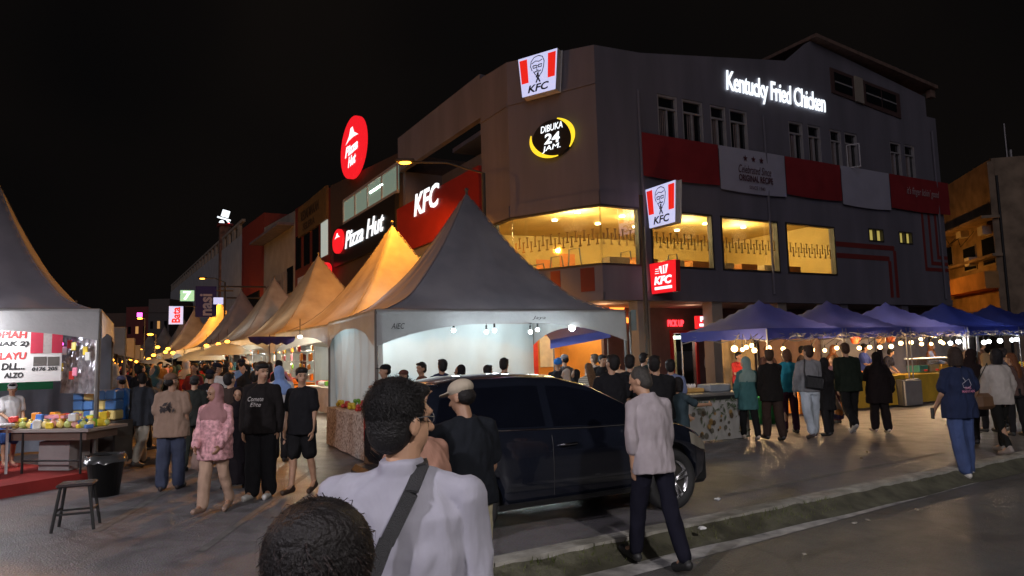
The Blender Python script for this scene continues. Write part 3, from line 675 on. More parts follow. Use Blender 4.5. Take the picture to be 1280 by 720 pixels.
# projecting signs
tp = PR.hit(813, 300)[0]
PP = Plane((PR.pt(tp, 0, .15)).to_2d(), (PR.N.x, PR.N.y), (-PR.X.x, -PR.X.y))
a = PP.hit(811, 258); b = PP.hit(849, 254); zt_, zb_ = PP.hit(830, 231)[1], PP.hit(830, 282)[1]
s1 = emblem_panel('projecting_sign', 'illuminated white projecting sign with red stripes beside the yellow windows', PP, ((a[0]+b[0])/2, (zt_+zb_)/2, 0), b[0]-a[0], zt_-zb_, .22)
wbuild(MB().tube([PR.pt(tp, (zt_+zb_)/2+.3, 0), PR.pt(tp, (zt_+zb_)/2+.3, a[0]+.3)], .03).tube([PR.pt(tp, (zt_+zb_)/2-.3, 0), PR.pt(tp, (zt_+zb_)/2-.3, a[0]+.3)], .03), 'bracket', M['frame_dark'], s1)
a = PP.hit(815, 346); b = PP.hit(848, 345); zt_, zb_ = PP.hit(832, 327)[1], PP.hit(832, 366)[1]; wd = b[0]-a[0]; ht = zt_-zb_
O = PP.pt((a[0]+b[0])/2, (zt_+zb_)/2)
s2 = thing('projecting_sign', 'red illuminated projecting sign with a small bucket drawing under the white projecting sign', 'sign', O)
X, Zv, Nn = PP.X, V((0, 0, 1)), PP.N
F = lambda x, y, o_: O+X*x*wd+Zv*y*ht+Nn*o_
wbuild(MB().add([F(-.46, -.5, .08), F(.46, -.5, .08), F(.5, .5, .08), F(-.5, .5, .08), F(-.46, -.5, -.1), F(.46, -.5, -.1), F(.5, .5, -.1), F(-.5, .5, -.1)], [(0, 1, 5, 4), (1, 2, 6, 5), (2, 3, 7, 6), (3, 0, 4, 7), (7, 6, 5, 4)]), 'sign_case', M['red_plastic'], s2)
wbuild(MB().quad(F(-.46, -.5, .083), F(.46, -.5, .083), F(.5, .5, .083), F(-.5, .5, .083)), 'lit_face', E['red'], s2)
ink = MB(); text(ink, 'KFC', F(-.34, -.22, .088), X, Zv, .68*wd, .27*ht, .008, .05, .2); ink.quad(F(-.33, -.38, .092), F(.33, -.38, .092), F(.33, -.29, .092), F(-.33, -.29, .092))
ink.add([F(-.06, .12, .092), F(.14, .12, .092), F(.22, .40, .092), F(-.13, .36, .092)], [(0, 1, 2, 3)])
for y in (.15, .22, .29): stroke(ink, [(-.32*wd+y*.2, y*ht), (-.13*wd, y*ht)], O, X, Zv, .02, .09)
wbuild(ink, 'lettering', E['white'], s2)
for q in (-.02, .08): wbuild(MB().quad(F(q, .13, .095), F(q+.035, .13, .095), F(q+.05, .37, .095), F(q-.01, .37, .095)), 'red_stripe', E['redb'], s2)
wbuild(MB().tube([PR.pt(tp, (zt_+zb_)/2-.2, 0), PR.pt(tp, (zt_+zb_)/2-.2, a[0]+.3)], .03), 'bracket', M['frame_dark'], s2)
# round "24" sign
a = PC.hit(664, 176); b = PC.hit(721, 173); c = PC.hit(693, 174); wd = (b[0]-a[0]); ht = PC.hit(693, 150)[1]-PC.hit(693, 199)[1]
O = PC.pt(c[0], c[1], 0); s3 = thing('round_sign', 'dark round sign with yellow arcs and white letters reading 24 on the corner wall', 'sign', O)
X, Nn = PC.X, PC.N; mb = MB(); disc(mb, O, X, Zv, wd*.44, ht*.47, .16, th=.16); wbuild(mb, 'sign_disc', M['board_black'], s3)
mb = MB(); disc(mb, O, X, Zv, wd*.5, ht*.5, .17, mi=0, a0=math.radians(-40), a1=math.radians(75), r_in=.80); disc(mb, O, X, Zv, wd*.5, ht*.5, .17, a0=math.radians(160), a1=math.radians(285), r_in=.80); wbuild(mb, 'lit_arc', E['yellow'], s3)
mb = MB(); P = lambda x, y: O+X*x*wd+Zv*y*ht+Nn*.165
text(mb, 'DIBUKA', P(-.24, .17), X, Zv, .48*wd, .17*ht, .015, .0, .15, slope=.06); text(mb, '24', P(-.17, -.13), X, Zv, .34*wd, .26*ht, .015, .025, .1); text(mb, 'JAM.', P(-.22, -.35), X, Zv, .40*wd, .17*ht, .015, .0, .15, slope=.06)
wbuild(mb, 'lettering', E['white'], s3)

# ================================================================== SHOP ROW TO THE LEFT (along the street)
def L(px, py): return PL.hit(px, py)
def shop(name, label, t0, t1, zt0, zt1, m_, D_=9):
    r = thing(name, label, 'building', PL.pt((t0+t1)/2, 0, 0)); mb = MB()
    mb.prism(PL, [(t0, 0), (t1, 0), (t1, zt1), (t0, zt0)], -D_, 0); wbuild(mb, 'wall', m_, r); return r
# pizza restaurant unit
ta = L(413, 260)[0]; tb = lt2-.03
pz = shop('pizza_restaurant', 'dark brown shop unit with a lit green glass window beside the corner building', ta, tb, L(421, 226)[1], L(499, 190)[1], mat('dark_brown_wall', (.07, .045, .035), .7))
r_ = (L(431, 260)[0], L(499, 230)[0]); z1_, z0_ = L(465, 230)[1], L(465, 258)[1]
g_ = wbuild(MB().pbox(PL, r_[0], r_[1], z0_, z1_, .0, .06), 'window', emat('lit_green_glass', (.30, .42, .34), .28, .2), pz)
fb = MB()
for i in range(5): t = r_[0]+(r_[1]-r_[0])*i/4; fb.pbox(PL, t-.05, t+.05, z0_, z1_, .06, .12)
fb.pbox(PL, r_[0], r_[1], z1_, z1_+.15, 0, .13); fb.pbox(PL, r_[0], r_[1], z0_-.15, z0_, 0, .13); sub(fb, 'frame', M['frame'], pz, g_)
sub(MB().pbox(PL, r_[1]-4.2, r_[1]-2.2, z1_-.5, z1_-.4, .065, .09), 'tube_light', E['tube'], pz, g_)
sb = (L(421, 290)[0], L(499, 275)[0]); zz1, zz0 = L(460, 265)[1], L(460, 318)[1]
wbuild(MB().pbox(PL, sb[0], sb[1], zz0, zz1, 0, .2), 'sign_board', M['board_black'], pz)
a = L(436, 293); b = L(485, 270); mb = MB(); zl = (L(436, 307)[1]+L(485, 294)[1])/2; zh = (L(436, 287)[1]+L(485, 268)[1])/2
text(mb, 'Pizza Hut', PL.pt(a[0], zl, .21), PL.X, Zv, b[0]-a[0], zh-zl, .03, .012, .3); wbuild(mb, 'lit_lettering', E['white'], pz)
def hut_disc(px, py0, py1, pxl, pxr, off, parent=None, label=None, letters=False):
    c = PL.hit(px, (py0+py1)/2); wd = PL.hit(pxr, (py0+py1)/2)[0]-PL.hit(pxl, (py0+py1)/2)[0]; ht = PL.hit(px, py0)[1]-PL.hit(px, py1)[1]
    O = PL.pt(c[0], c[1], off); r = thing('round_logo_sign', label, 'sign', O); X = PL.X; N_ = PL.N
    mb = MB(); disc(mb, O, X, Zv, wd/2, ht/2, .1, th=.25); wbuild(mb, 'sign_disc', E['red'], r)
    mb = MB(); P = lambda x, y: O+X*x*wd+Zv*y*ht+N_*.112
    mb.add([P(-.26, .12), P(-.10, .22), P(-.03, .33), P(.06, .33), P(.12, .22), P(.30, .12), P(.10, .15), P(-.1, .15)], [(0, 1, 6, 7) if False else (7, 1, 0), (7, 6, 4, 3, 2, 1), (6, 5, 4)])
    if letters: text(mb, 'Pizza', P(-.28, -.10), X, Zv, .56*wd, .17*ht, .01, .03, .3); text(mb, 'Hut', P(-.15, -.30), X, Zv, .34*wd, .17*ht, .01, .03, .3)
    wbuild(mb, 'white_logo', E['white'], r)
    if not letters: pass
    return r
hut_disc(448, 148, 223, 434, 463, .3, label='large round red lit sign with a white roof logo high above the green window', letters=True)
hut_disc(428.5, 287, 317, 422.5, 435, .24, label='small round red lit logo disc left of the white script sign')
hut_disc(416, 329, 352, 407, 423, .6, label='lowest round red lit logo disc, half hidden by the orange-lit tent tops')
# yellow-lit lower window between the tents
a = PL.rect(512, 300, 552, 318)
wbuild(MB().pbox(PL, lt2+.8, lt1-1.4, 4.5, 6.15, -.2, -.1), 'lit_window', emat('warm_lit_glass', (.85, .58, .12), .4), bld)
# brown-red unit with banner
ta2 = L(369, 300)[0]
un = shop('shop_house', 'dark red shop house with a long faded banner under its roof', ta2, ta-.05, L(371, 260)[1], L(419, 229)[1], M['dark_red'])
a = L(375, 270); z_ = (L(395, 252)[1]+L(395, 277)[1])/2
o = wbuild(MB().pbox(PL, a[0], ta-.4, z_-1.1, z_+1.1, 0, .15), 'banner', mat('brown_yellow_banner', (.16, .09, .03), .6, var=.2), un)
mb = MB(); text(mb, 'KEDAI MAKAN', PL.pt(a[0]+1, z_-.1, .16), PL.X, Zv, (ta-a[0])*.6, .7, .01, .02); text(mb, 'SELERA', PL.pt(a[0]+1.6, z_-.85, .16), PL.X, Zv, (ta-a[0])*.4, .5, .01, .02); sub(mb, 'lettering', paint((.04, .02, .01)), un, o)
z0w = L(395, 300)[1]-.2
for i, f in enumerate((.04, .30, .55, .78)):
    t = ta2+(ta-ta2)*f
    wbuild(MB().pbox(PL, t, t+(ta-ta2)*.16, z0w-1.2, z0w+1.3, 0, .05), 'window', M['glass_dark'] if i != 3 else emat('dim_lit_glass', (.5, .55, .5), .5), un)
wbuild(MB().pbox(PL, ta2+3, ta2+5.0, z0w-2.6, z0w-2.1, 0, .5), 'air_conditioner', M['white_plastic'], un)
# cream unit
ta3 = L(330, 330)[0]
un = shop('shop_house', 'cream shop house with a pale framed sign board and a sloping awning roof', ta3, ta2-.05, L(331, 284)[1], L(368, 264)[1], M['wall_warm'])
o = wbuild(MB().pbox(PL, ta3+1, ta2-3, 6.6, 8.6, 0, .2), 'sign_board', mat('faded_sign_board', (.28, .25, .23), .6, var=.2, vscale=1), un)
mb = MB(); text(mb, 'PUSAT PAKAIAN', PL.pt(ta3+2, 7.6, .21), PL.X, Zv, (ta2-ta3)*.5, .5, .01, .02); sub(mb, 'lettering', paint((.12, .08, .07)), un, o)
wbuild(MB().prism(PL, [(ta3-.5, L(331, 303)[1]), (ta2-.3, L(366, 280)[1]), (ta2-.3, L(366, 280)[1]-.2), (ta3-.5, L(331, 303)[1]-.2)], -.2, 1.2), 'awning', mat('grey_awning_sheet', (.16, .14, .17), .6, var=.3, vscale=2), un)
wbuild(MB().pbox(PL, ta2-2.6, ta2-.6, 6.8, 8.8, 0, .06), 'window', M['glass_dark'], un)
# red wall unit
ta4 = L(302, 350)[0]
un = shop('shop_house', 'plain dark red shop house further along the row', ta4, ta3-.05, L(303, 286)[1], L(328, 268)[1], paint((.26, .04, .025)))
wbuild(MB().pbox(PL, ta4+2, ta3-2, 6.5, 8.2, 0, .1), 'window', M['glass_dark'], un)
wbuild(MB().pbox(PL, ta4+1, ta3-1, 2.6, 3.4, 0, 1.6), 'canopy', M['maroon'], un)
# pale long building with balustrade and pylon
ta5 = L(213, 380)[0]; zl = L(216, 362)[1]; zr_ = L(283, 312)[1]
un = shop('long_shop_block', 'long pale shop block with a slatted roof parapet far down the street', ta5, ta4-.05, zl, zr_, M['wall_grey'], 14)
mb = MB(); nb = 26
for i in range(nb):
    t = ta5+(ta4-ta5)*(i+.1)/nb; zz = zl+(zr_-zl)*i/nb; mb.pbox(PL, t, t+(ta4-ta5)/nb*.4, zz, zz+1.4, -.3, -.05)
mb.prism(PL, [(ta5, zl+1.4), (ta4-.1, zr_+1.4), (ta4-.1, zr_+1.7), (ta5, zl+1.7)], -.35, 0); wbuild(mb, 'parapet_rail', M['wall_warm'], un)
for i in range(9):
    t = ta5+(ta4-ta5)*(i+.3)/9; wbuild(MB().pbox(PL, t, t+1.6, 5.2, 7.0, 0, .05), 'window', M['glass_dark'], un)
wbuild(MB().pbox(PL, ta5+1, ta4-1, 2.8, 3.8, 0, 2.0), 'street_awning', paint((.2, .2, .3)), un)
# pylon with a lit top-hat emblem
p = pd(281, 300, 88); py = thing('pylon_sign', 'slim brown pylon carrying a lit white top-hat emblem above the pale shop block', 'sign', (p.x, p.y, 0))
zb_, zt_ = pd(281, 318, 88).z, pd(281, 283, 88).z
wbuild(MB().box((p.x, p.y, zt_/2), (1.3, 1.3, zt_), rot=.5), 'pylon', mat('pylon_stone', (.20, .11, .08), .8, var=.5, vscale=2), py)
wbuild(MB().box((p.x, p.y, zt_+.12), (1.8, 1.8, .3), rot=.5), 'pylon_cap', M['maroon'], py)
mb = MB(); c = pd(280, 270, 88); Xs = V((1, 0, 0)); zz = c.z
mb.box((c.x, c.y, zz-.35), (1.7, .3, .2), R=Matrix.Rotation(.3, 3, 'Y')); mb.box((c.x+.2, c.y, zz+.3), (.9, .3, .9), R=Matrix.Rotation(.3, 3, 'Y')); mb.ball((c.x-.3, c.y, zz-.95), (.38, .25, .42), 8); mb.tube([(c.x+.4, c.y, zz-.6), (c.x+.8, c.y, zz-1.1), (c.x+.4, c.y, zz-1.5)], .1, 6)
wbuild(mb, 'lit_emblem', E['white'], py); wbuild(MB().ball((p.x+.7, p.y-.5, zt_+.25), .13, 8), 'red_lamp', E['neon_red'], py)

# hanging vertical signs down the street
def hang_sign(name, label, px0, py0, px1, py1, Y, m_, lines=(), tm=None, th=.2, post=True, rzz=.45):
    a = pd(px0, py0, Y); b = pd(px1, py1, Y); c = (a+b)/2; r = thing(name, label, 'sign', c); w_ = (b.x-a.x)/math.cos(rzz); h_ = a.z-b.z
    X = V((math.cos(rzz), math.sin(rzz), 0)); Nn = V((math.sin(rzz), -math.cos(rzz), 0)); PS = Plane((c-X*w_/2).to_2d(), X.to_2d(), Nn.to_2d())
    wbuild(MB().pbox(PS, 0, w_, b.z, a.z, -th, 0), 'sign_board', m_, r)
    mb = MB()
    for s_, f0, f1, g0, g1, vert in lines:
        if vert: text(mb, s_, PS.pt(w_*f1, b.z+h_*g0, .01), V((0, 0, 1)), -X, h_*(g1-g0), w_*(f1-f0), .02, .03)
        else: text(mb, s_, PS.pt(w_*f0, b.z+h_*g0, .01), X, V((0, 0, 1)), w_*(f1-f0), h_*(g1-g0), .02, .03)
    if lines: wbuild(mb, 'lettering', tm, r)
    if post: wbuild(MB().tube([(b.x+.1, b.y+.4, a.z), (b.x+3.0, b.y+1.6, a.z)], .06), 'bracket', M['frame_dark'], r)
    return r
hang_sign('green_square_sign', 'small square pale green lit sign with a white numeral above the tent tops', 227, 363, 241, 376, 62, E['green'], [('7', .2, .8, .1, .9, False)], E['white'])
hang_sign('vertical_sign', 'upright lit white sign with red letters far down the street', 213, 383, 227, 405, 66, E['panel'], [('Bata', .2, .8, .08, .95, True)], E['redb'])
hang_sign('vertical_banner', 'tall dark blue banner reading nasi hanging over the tent row', 247, 358, 268, 396, 48, mat('dark_blue_banner', (.012, .015, .16), .6), [('nasi', .2, .8, .05, .75, True)], paint((.45, .45, .55)))
hang_sign('small_lit_sign', 'small bluish lit sign just right of the dark blue banner', 268, 372, 278, 380, 46, E['panel'])
hang_sign('magenta_sign', 'tiny glowing magenta sign at the far end of the street', 172, 391, 177, 396, 95, E['magenta'])

# ================================================================== NEIGHBOUR BUILDING AT THE RIGHT
nb_c = pd(1251, 300, 37.5); nL = pd(1176, 300, 46)
nd = (nb_c-nL).to_2d().normalized(); PN = Plane(nL.to_2d(), nd, (nd.y, -nd.x)); NW = (nb_c-nL).to_2d().length
nd2 = V((.62, .78)); PN2 = Plane(nb_c.to_2d(), nd2, (nd2.y, -nd2.x))
nbz = PN.hit(1240, 197)[1]
nbld = thing('old_shop_building', 'old stained shop building lit orange by a street lamp at the right edge', 'building', (nb_c.x, nb_c.y, 0))
mb = MB().pbox(PN, -6, NW-.28, 0, nbz, -12, 0); mb.pbox(PN2, 0, 22, 0, nbz-.2, -.3, 0)
wbuild(mb, 'wall', M['wall_old'], nbld)
za, zb = PN.hit(1210, 288)[1], PN.hit(1210, 330)[1]
mb = MB().pbox(PN, -2, NW+.15, za, za+.16, 0, .9); mb.pbox(PN, 1.5, NW+.1, zb-.1, zb+.06, 0, .5); wbuild(mb, 'ledge', M['wall_old'], nbld)
wbuild(MB().pbox(PN, 2.2, NW-.1, PN.hit(1210, 368)[1], zb-.9, .0, .9), 'balcony_wall', mat('orange_plaster', (.42, .22, .08), .85, var=.3, vscale=1), nbld)
for (x0, y0, x1, y1) in ((1228, 300, 1246, 328), (1180, 312, 1192, 330), (1205, 312, 1222, 335)):
    a, b, c, d = PN.rect(x0, y0, x1, y1); fo = wbuild(MB().pbox(PN, a-.06, b+.06, c-.06, d+.06, 0, .05), 'window', M['wall_warm'], nbld)
    sub(MB().pbox(PN, a, b, c, d, .052, .07), 'pane', M['glass_dark'], nbld, fo)
a, b, c, d = PN2.rect(1259, 214, 1280, 250); mb = MB().pbox(PN2, a, b, c, d, 0, .05); fo = wbuild(mb, 'window', M['glass_dark'], nbld)
mb = MB(); 
for i in range(5): t = a+(b-a)*i/4; mb.pbox(PN2, t-.05, t+.05, c, d, .05, .12)
mb.pbox(PN2, a, b, d, d+.1, 0, .14); sub(mb, 'frame', M['frame'], nbld, fo)
for px, py in ((1208, 292), (1236, 288), (1219, 327), (1262, 297), (1264, 317)):
    pl_ = PN if px < 1252 else PN2; q = pl_.hit(px, py); bxm = MB().pbox(pl_, q[0]-.35, q[0]+.35, q[1]-.25, q[1]+.25, .0, .45)
    o = wbuild(bxm, 'air_conditioner', M['white_plastic'], nbld)
mb = MB()
for t, dz in ((.5, .0), (1.7, .3), (3.4, -.1)): mb.tube([PN.pt(t, za-.1, .25), PN.pt(t+1.2, za-.9+dz, .5), PN.pt(t+2.8, za-.3, .3)], .02, 5)
mb.tube([PN2.pt(.3, 1, .06), PN2.pt(.3, nbz-1, .06)], .07); mb.tube([PN2.pt(1.6, 1, .06), PN2.pt(1.6, nbz-4, .06)], .07); wbuild(mb, 'cable', M['cable'], nbld)
_l = lamp('street_light', PN.pt(NW*.55, PN.hit(1210, 345)[1]-.5, 4.2), 230, (1, .40, .06), .15, nbld, 'SPOT', spot_size=math.radians(150), spot_blend=.4); _l.rotation_euler = (-PN.N+V((0, 0, .35))).to_track_quat('-Z', 'Y').to_euler()
wbuild(MB().pbox(PN, -3, NW, 2.9, 3.3, 0, 2.2), 'street_canopy', M['orange_cloth'], nbld)

# ------------------------------------------------------------------ far end of the street
def far_block(label, px0, px1, ytop, Y, m_, nwin=6):
    a, b = pd(px0, ytop, Y), pd(px1, ytop, Y); r = thing('far_building', label, 'building', ((a.x+b.x)/2, Y, 0))
    wbuild(MB().box(((a.x+b.x)/2, Y+5, a.z/2), (b.x-a.x, 10, a.z)), 'wall', m_, r)
    for i in range(nwin):
        x = a.x+(b.x-a.x)*(i % 3+.5)/3; z = a.z*(.35+.3*(i//3)); wbuild(MB().box((x, Y-.03, z), ((b.x-a.x)*.12, .08, 1.2)), 'window', M['glass_dark'] if i % 4 else emat('far_lit_pane', (1, .5, .15), .35), r)
    return r
far_block('dim brick-coloured block at the far end of the street', 128, 158, 392, 120, paint((.10, .06, .04)))
far_block('dark reddish block beside the far end of the street', 158, 186, 384, 115, M['dark_red'])
far_block('dark grey block closing the street behind the pale shop block', 186, 212, 374, 110, paint((.09, .08, .075)))
for i, (px, py, Y) in enumerate(((175, 398, 70), (147, 432, 75), (188, 418, 62))):
    p = pd(px, py, Y); r = thing('street_lamp', ['street lamp with orange head above the far tents', 'low orange street lamp near the dark left tents', 'orange street lamp beside the furthest tent peak'][i], 'street lamp', (p.x, p.y, 0))
    wbuild(MB().tube([(p.x+.5, p.y, 0), (p.x+.5, p.y, p.z), (p.x, p.y, p.z+.08)], .06), 'post', M['pole'], r); wbuild(MB().ball((p.x, p.y, p.z), (.3, .15, .1), 8), 'lamp_head', M['bulb_orange'], r)
# ------------------------------------------------------------------ near street lamps
def street_lamp(label, base, head, watt, r_=.12):
    r = thing('street_lamp', label, 'street lamp', (base.x, base.y, 0)); top = V((base.x, base.y, head.z-.35)); m_ = (top+head)/2+V((0, 0, .18))
    wbuild(MB().tube([base, top, m_, head], [.09, .065, .04, .035], 10), 'post', M['frame_dark'], r, True)
    d = (head-top); d.z = 0; d.normalize(); ang = math.atan2(d.y, d.x); c = head+d*.12
    o = wbuild(MB().box(c+V((0, 0, .06)), (.62, .26, .09), rot=ang, bev=.03), 'lamp_head', M['frame_dark'], r)
    wbuild(MB().ball(c-V((0, 0, .015)), (.21, .1, .05), 12), 'lamp_glass', M['bulb_orange'], r)
    lo = lamp('lamp_light', c-V((0, 0, .12)), watt, (1, .36, .03), r_, r, 'SPOT', spot_size=math.radians(172), spot_blend=.25)
    lo.rotation_euler = V((-.55, .25, -1)).to_track_quat('-Z', 'Y').to_euler()
    return r
hd = pd(511, 203, 22.3); street_lamp('tall street lamp with glowing orange head standing behind the grey tent peak', V((pd(606, 300, 22.6).x, 22.6, 0)), hd, 2700)
hd = pd(255, 348, 52); street_lamp('street lamp glowing orange in front of the pale shop block', V((hd.x+1.6, hd.y, 0)), hd, 2500)

def added_plaza_lamp(label, x, y, z, watt, col, aim):  # unseen post lamps added behind the viewer to brighten the foreground
    r = thing('street_lamp', label, 'street lamp', (x, y, 0)); wbuild(MB().tube([(x, y, RZ), (x, y, z+.1)], [.10, .06], 10), 'post', M['frame_dark'], r, True)
    wbuild(MB().box((x, y, z+.05), (.7, .4, .1), bev=.03), 'lamp_head', M['frame_dark'], r); wbuild(MB().box((x, y, z-.01), (.55, .3, .03)), 'lamp_glass', M['bulb_white'], r)
    l = lamp('lamp_light', (x, y, z-.12), watt, col, .22, r, 'SPOT', spot_size=math.radians(132), spot_blend=.5); l.rotation_euler = V(aim).to_track_quat('-Z', 'Y').to_euler()
added_plaza_lamp('white street lamp behind the viewer on the right side of the road', 4.2, -5.0, 7.5, 3500, (1.0, .94, .92), (-.12, .40, -1))
added_plaza_lamp('white street lamp behind the viewer on the left', -7.0, -3.0, 7.0, 3300, (.95, .90, 1.0), (.15, .35, -1))

hd = V((-13.0, 15.0, 7.6)); street_lamp('orange street lamp outside the left picture edge', V((-15.0, 15.5, 0)), hd, 1)  # unseen lamp added to turn the left-facing tent sides orange
for o in list(COL.objects):
    if o.name.startswith('lamp_light') and o.type == 'LIGHT' and o.data.energy == 1: o.data.energy = 900; o.rotation_euler = V((1.1, .35, -1)).to_track_quat('-Z', 'Y').to_euler()

for k, (Y, z, wt_) in enumerate(((31.5, 4.6, 90), (39.5, 4.6, 90), (50, 4.6, 110))):  # orange lamps hidden behind the tents, added only to light their canvas
    t_ = -((Y-B.y)/.864); q_ = PL.pt(t_, z, 1.0); fl_ = thing('added_floodlight', ['orange floodlight on the shop wall behind the second tent', 'orange floodlight on the shop wall behind the third tent', 'orange floodlight on the shop wall behind the fourth tent'][k], 'floodlight', q_)
    wbuild(MB().box(q_, (.34, .34, .16), bev=.03), 'added_flood_case', M['frame_dark'], fl_); wbuild(MB().tube([q_, PL.pt(t_, z-.2, .02)], .03), 'bracket', M['frame_dark'], fl_)
    l_ = lamp('added_flood_light', q_-V((0, 0, .14)), wt_, (1, .38, .04), .08, fl_)
rl = random.Random(31)
for k in range(26):
    t_ = rl.uniform(-2, 14); side_ = k % 3; p = PK.pt(t_, 0 if side_ else RZ+.01, -rl.uniform(.3, 5) if side_ else rl.uniform(.45, 1.2))
    mb = MB().ball((0, 0, .008), (rl.uniform(.015, .04), rl.uniform(.01, .03), .010), 6); mb.v = [(x_+rl.uniform(-.008, .008), y_+rl.uniform(-.008, .008), max(.001, z_)) for x_, y_, z_ in mb.v]
    o = mb.build('litter', paint(((.30, .28, .24), (.2, .17, .1), (.12, .11, .10))[k % 3])); o.location = p; tag(o, 'small scrap of litter lying on the asphalt near the kerb', 'litter', 'litter scraps near the kerb')
# ================================================================== TENTS
UP = V((0, 0, 1))
def pole(parent, p, z1, r=.035, z0=0.0, name='pole', m_=None):
    mb = MB().tube([(p.x, p.y, z0), (p.x, p.y, z1)], r, 8).box((p.x, p.y, z0+.01), (.16, .16, .02)); return wbuild(mb, name, m_ or M['pole'], parent)
def marquee(label, c, ua, su, sv, ze, za, m_, seed, p=1.62, curtains='', group='white peaked marquee tents in rows', drop=.42, det=18, lights=0, arch=1.0, cm=None):
    u = V((math.cos(ua), math.sin(ua), 0)); v = V((-math.sin(ua), math.cos(ua), 0)); c = V((c[0], c[1], 0))
    r = thing('marquee_tent', label, 'tent', c, 0, group)
    n = det*2; mb = MB()
    for j in range(n+1):
        for i in range(n+1):
            a = -1+2*i/n; b = -1+2*j/n
            # denser near the apex
            a = math.copysign(abs(a)**1.25, a); b = math.copysign(abs(b)**1.25, b)
            s_ = max(abs(a), abs(b)); e_ = min(1, math.hypot(a, b)); q = .86*s_+.14*e_ if s_ < 1 else 1
            q = s_ if s_ >= 1 else q*(1-s_**8)+s_*s_**8
            z = ze+(za-ze)*max(0, 1-q)**p
            ang = math.atan2(b, a)
            z += .055*noise.noise(V((math.cos(ang)*7, math.sin(ang)*7, seed+s_*.8)))*s_*(1-s_**6)*(1.5 if seed >= 20 else .6)
            z += (.05*noise.noise(V((ang*5, s_*1.5, seed)))+.03*noise.noise(V((a*4, b*4, seed+5))))*math.sin(math.pi*min(1, s_))*1.2
            mb.v.append(tuple(c+u*a*su/2+v*b*sv/2+UP*z))
    for j in range(n):
        for i in range(n): q = j*(n+1)+i; mb.f.append((q, q+1, q+n+2, q+n+1)); mb.m.append(0)
    cv = list(mb.v)
    wbuild(mb, 'canopy', m_, r, True)
    wbuild(MB().tube([c+UP*(za-.25), c+UP*(za+.10)], [.05, .02], 8).ball(c+UP*(za+.06), .05, 8), 'finial', M['pole'], r)
    cs = [c+u*su/2*x+v*sv/2*y for x, y in ((-1, -1), (1, -1), (1, 1), (-1, 1))]
    for k in range(4):
        a, b = cs[k], cs[(k+1) % 4]; nrm = ((a+b)/2-c).normalized(); mb = MB(); nx = 26
        for i in range(nx+1):
            f = i/nx; d_ = drop*(.62+arch*.95*abs(2*f-1)**2.6)
            for j, g in enumerate((0, .5, 1)):
                wv = .03*noise.noise(V((f*9, g*2, seed+k)))*g
                mb.v.append(tuple(a+(b-a)*f+nrm*(.03+wv+.02*g)+UP*(ze+.02-d_*g)))
        for i in range(nx):
            for j in range(2): q = i*3+j; mb.f.append((q, q+3, q+4, q+1)); mb.m.append(0)
        wbuild(mb, 'valance', M['valance'], r, True)
        wbuild(MB().tube([a+UP*ze, b+UP*ze], .03, 6), 'eave_bar', M['pole'], r)
        pole(r, cs[k], ze-.02)
        if str(k) in curtains:
            mb = MB(); nx, ny = 60, 8; f0, f1 = 0.0, 1.0
            for i in range(nx+1):
                f = i/nx; 
                for j in range(ny+1):
                    g = j/ny; pl_ = (.06*math.sin(f*44+2.5*noise.noise(V((f*6, g, seed))))+.16*noise.noise(V((f*4, g*2, seed+k))))*(.35+.65*(1-g))
                    mb.v.append(tuple(a+(b-a)*f-nrm*(.10+pl_)+UP*(.04+(ze-.1)*g)))
            for i in range(nx):
                for j in range(ny): q = i*(ny+1)+j; mb.f.append((q, q+ny+1, q+ny+2, q+1)); mb.m.append(0)
            wbuild(mb, 'side_curtain', cm or M['drape'], r, True)
    if det > 15:
        for k in range(4):
            mb = MB(); pts = []
            for q in range(1, 26):
                f = (q/25)**1.0; i_ = int(round((.5+.5*f**.8)*n)) if k in (1, 2) else int(round((.5-.5*f**.8)*n)); j_ = int(round((.5+.5*f**.8)*n)) if k in (2, 3) else int(round((.5-.5*f**.8)*n))
                p_ = V(cv[j_*(n+1)+i_])+UP*.006
                if not pts or (p_-pts[-1]).length > .02: pts.append(p_)
            wbuild(mb.tube(pts, .011, 5), 'roof_seam', m_, r, True)
    # roof struts to the apex
    mb = MB()
    for k in range(4): mb.tube([cs[k]+UP*(ze-.05), c+UP*(ze+.45)], .02, 5)
    wbuild(mb, 'roof_strut', M['pole'], r)
    r['cs'] = 0
    return r, cs, u, v
# main tent
Cx = pd(470, 388, 12.9); u0 = math.radians(25.5); uu = V((math.cos(u0), math.sin(u0), 0)); vv = V((-uu.y, uu.x, 0))
S0 = 5.6; S1 = 4.6; cc = Cx+uu*S0/2+vv*S1/2; apz = pd(592, 240, cc.y).z
main, mcs, mu_, mv_ = marquee('largest grey peaked marquee tent in the middle with bright bulbs under its front edge', (cc.x, cc.y), u0, S0, S1, Cx.z, apz, M['canvas'], 1, curtains='23', det=26, drop=.44)
del main['cs']
mb = MB(); FP_ = Plane((mcs[0]-mv_*.03).to_2d(), mu_.to_2d(), (-mv_).to_2d())
for s_, px0, px1, py0, py1 in (('Jaya', 665, 682, 395, 400), ('AIEC', 489, 506, 404, 411)):
    a, b, c_, d_ = FP_.rect(px0, py0, px1, py1, .09); text(mb, s_, FP_.pt(a, c_, .09), FP_.X, UP, b-a, d_-c_, .003, 0, .3)
wbuild(mb, 'printed_lettering', M['black'], main)
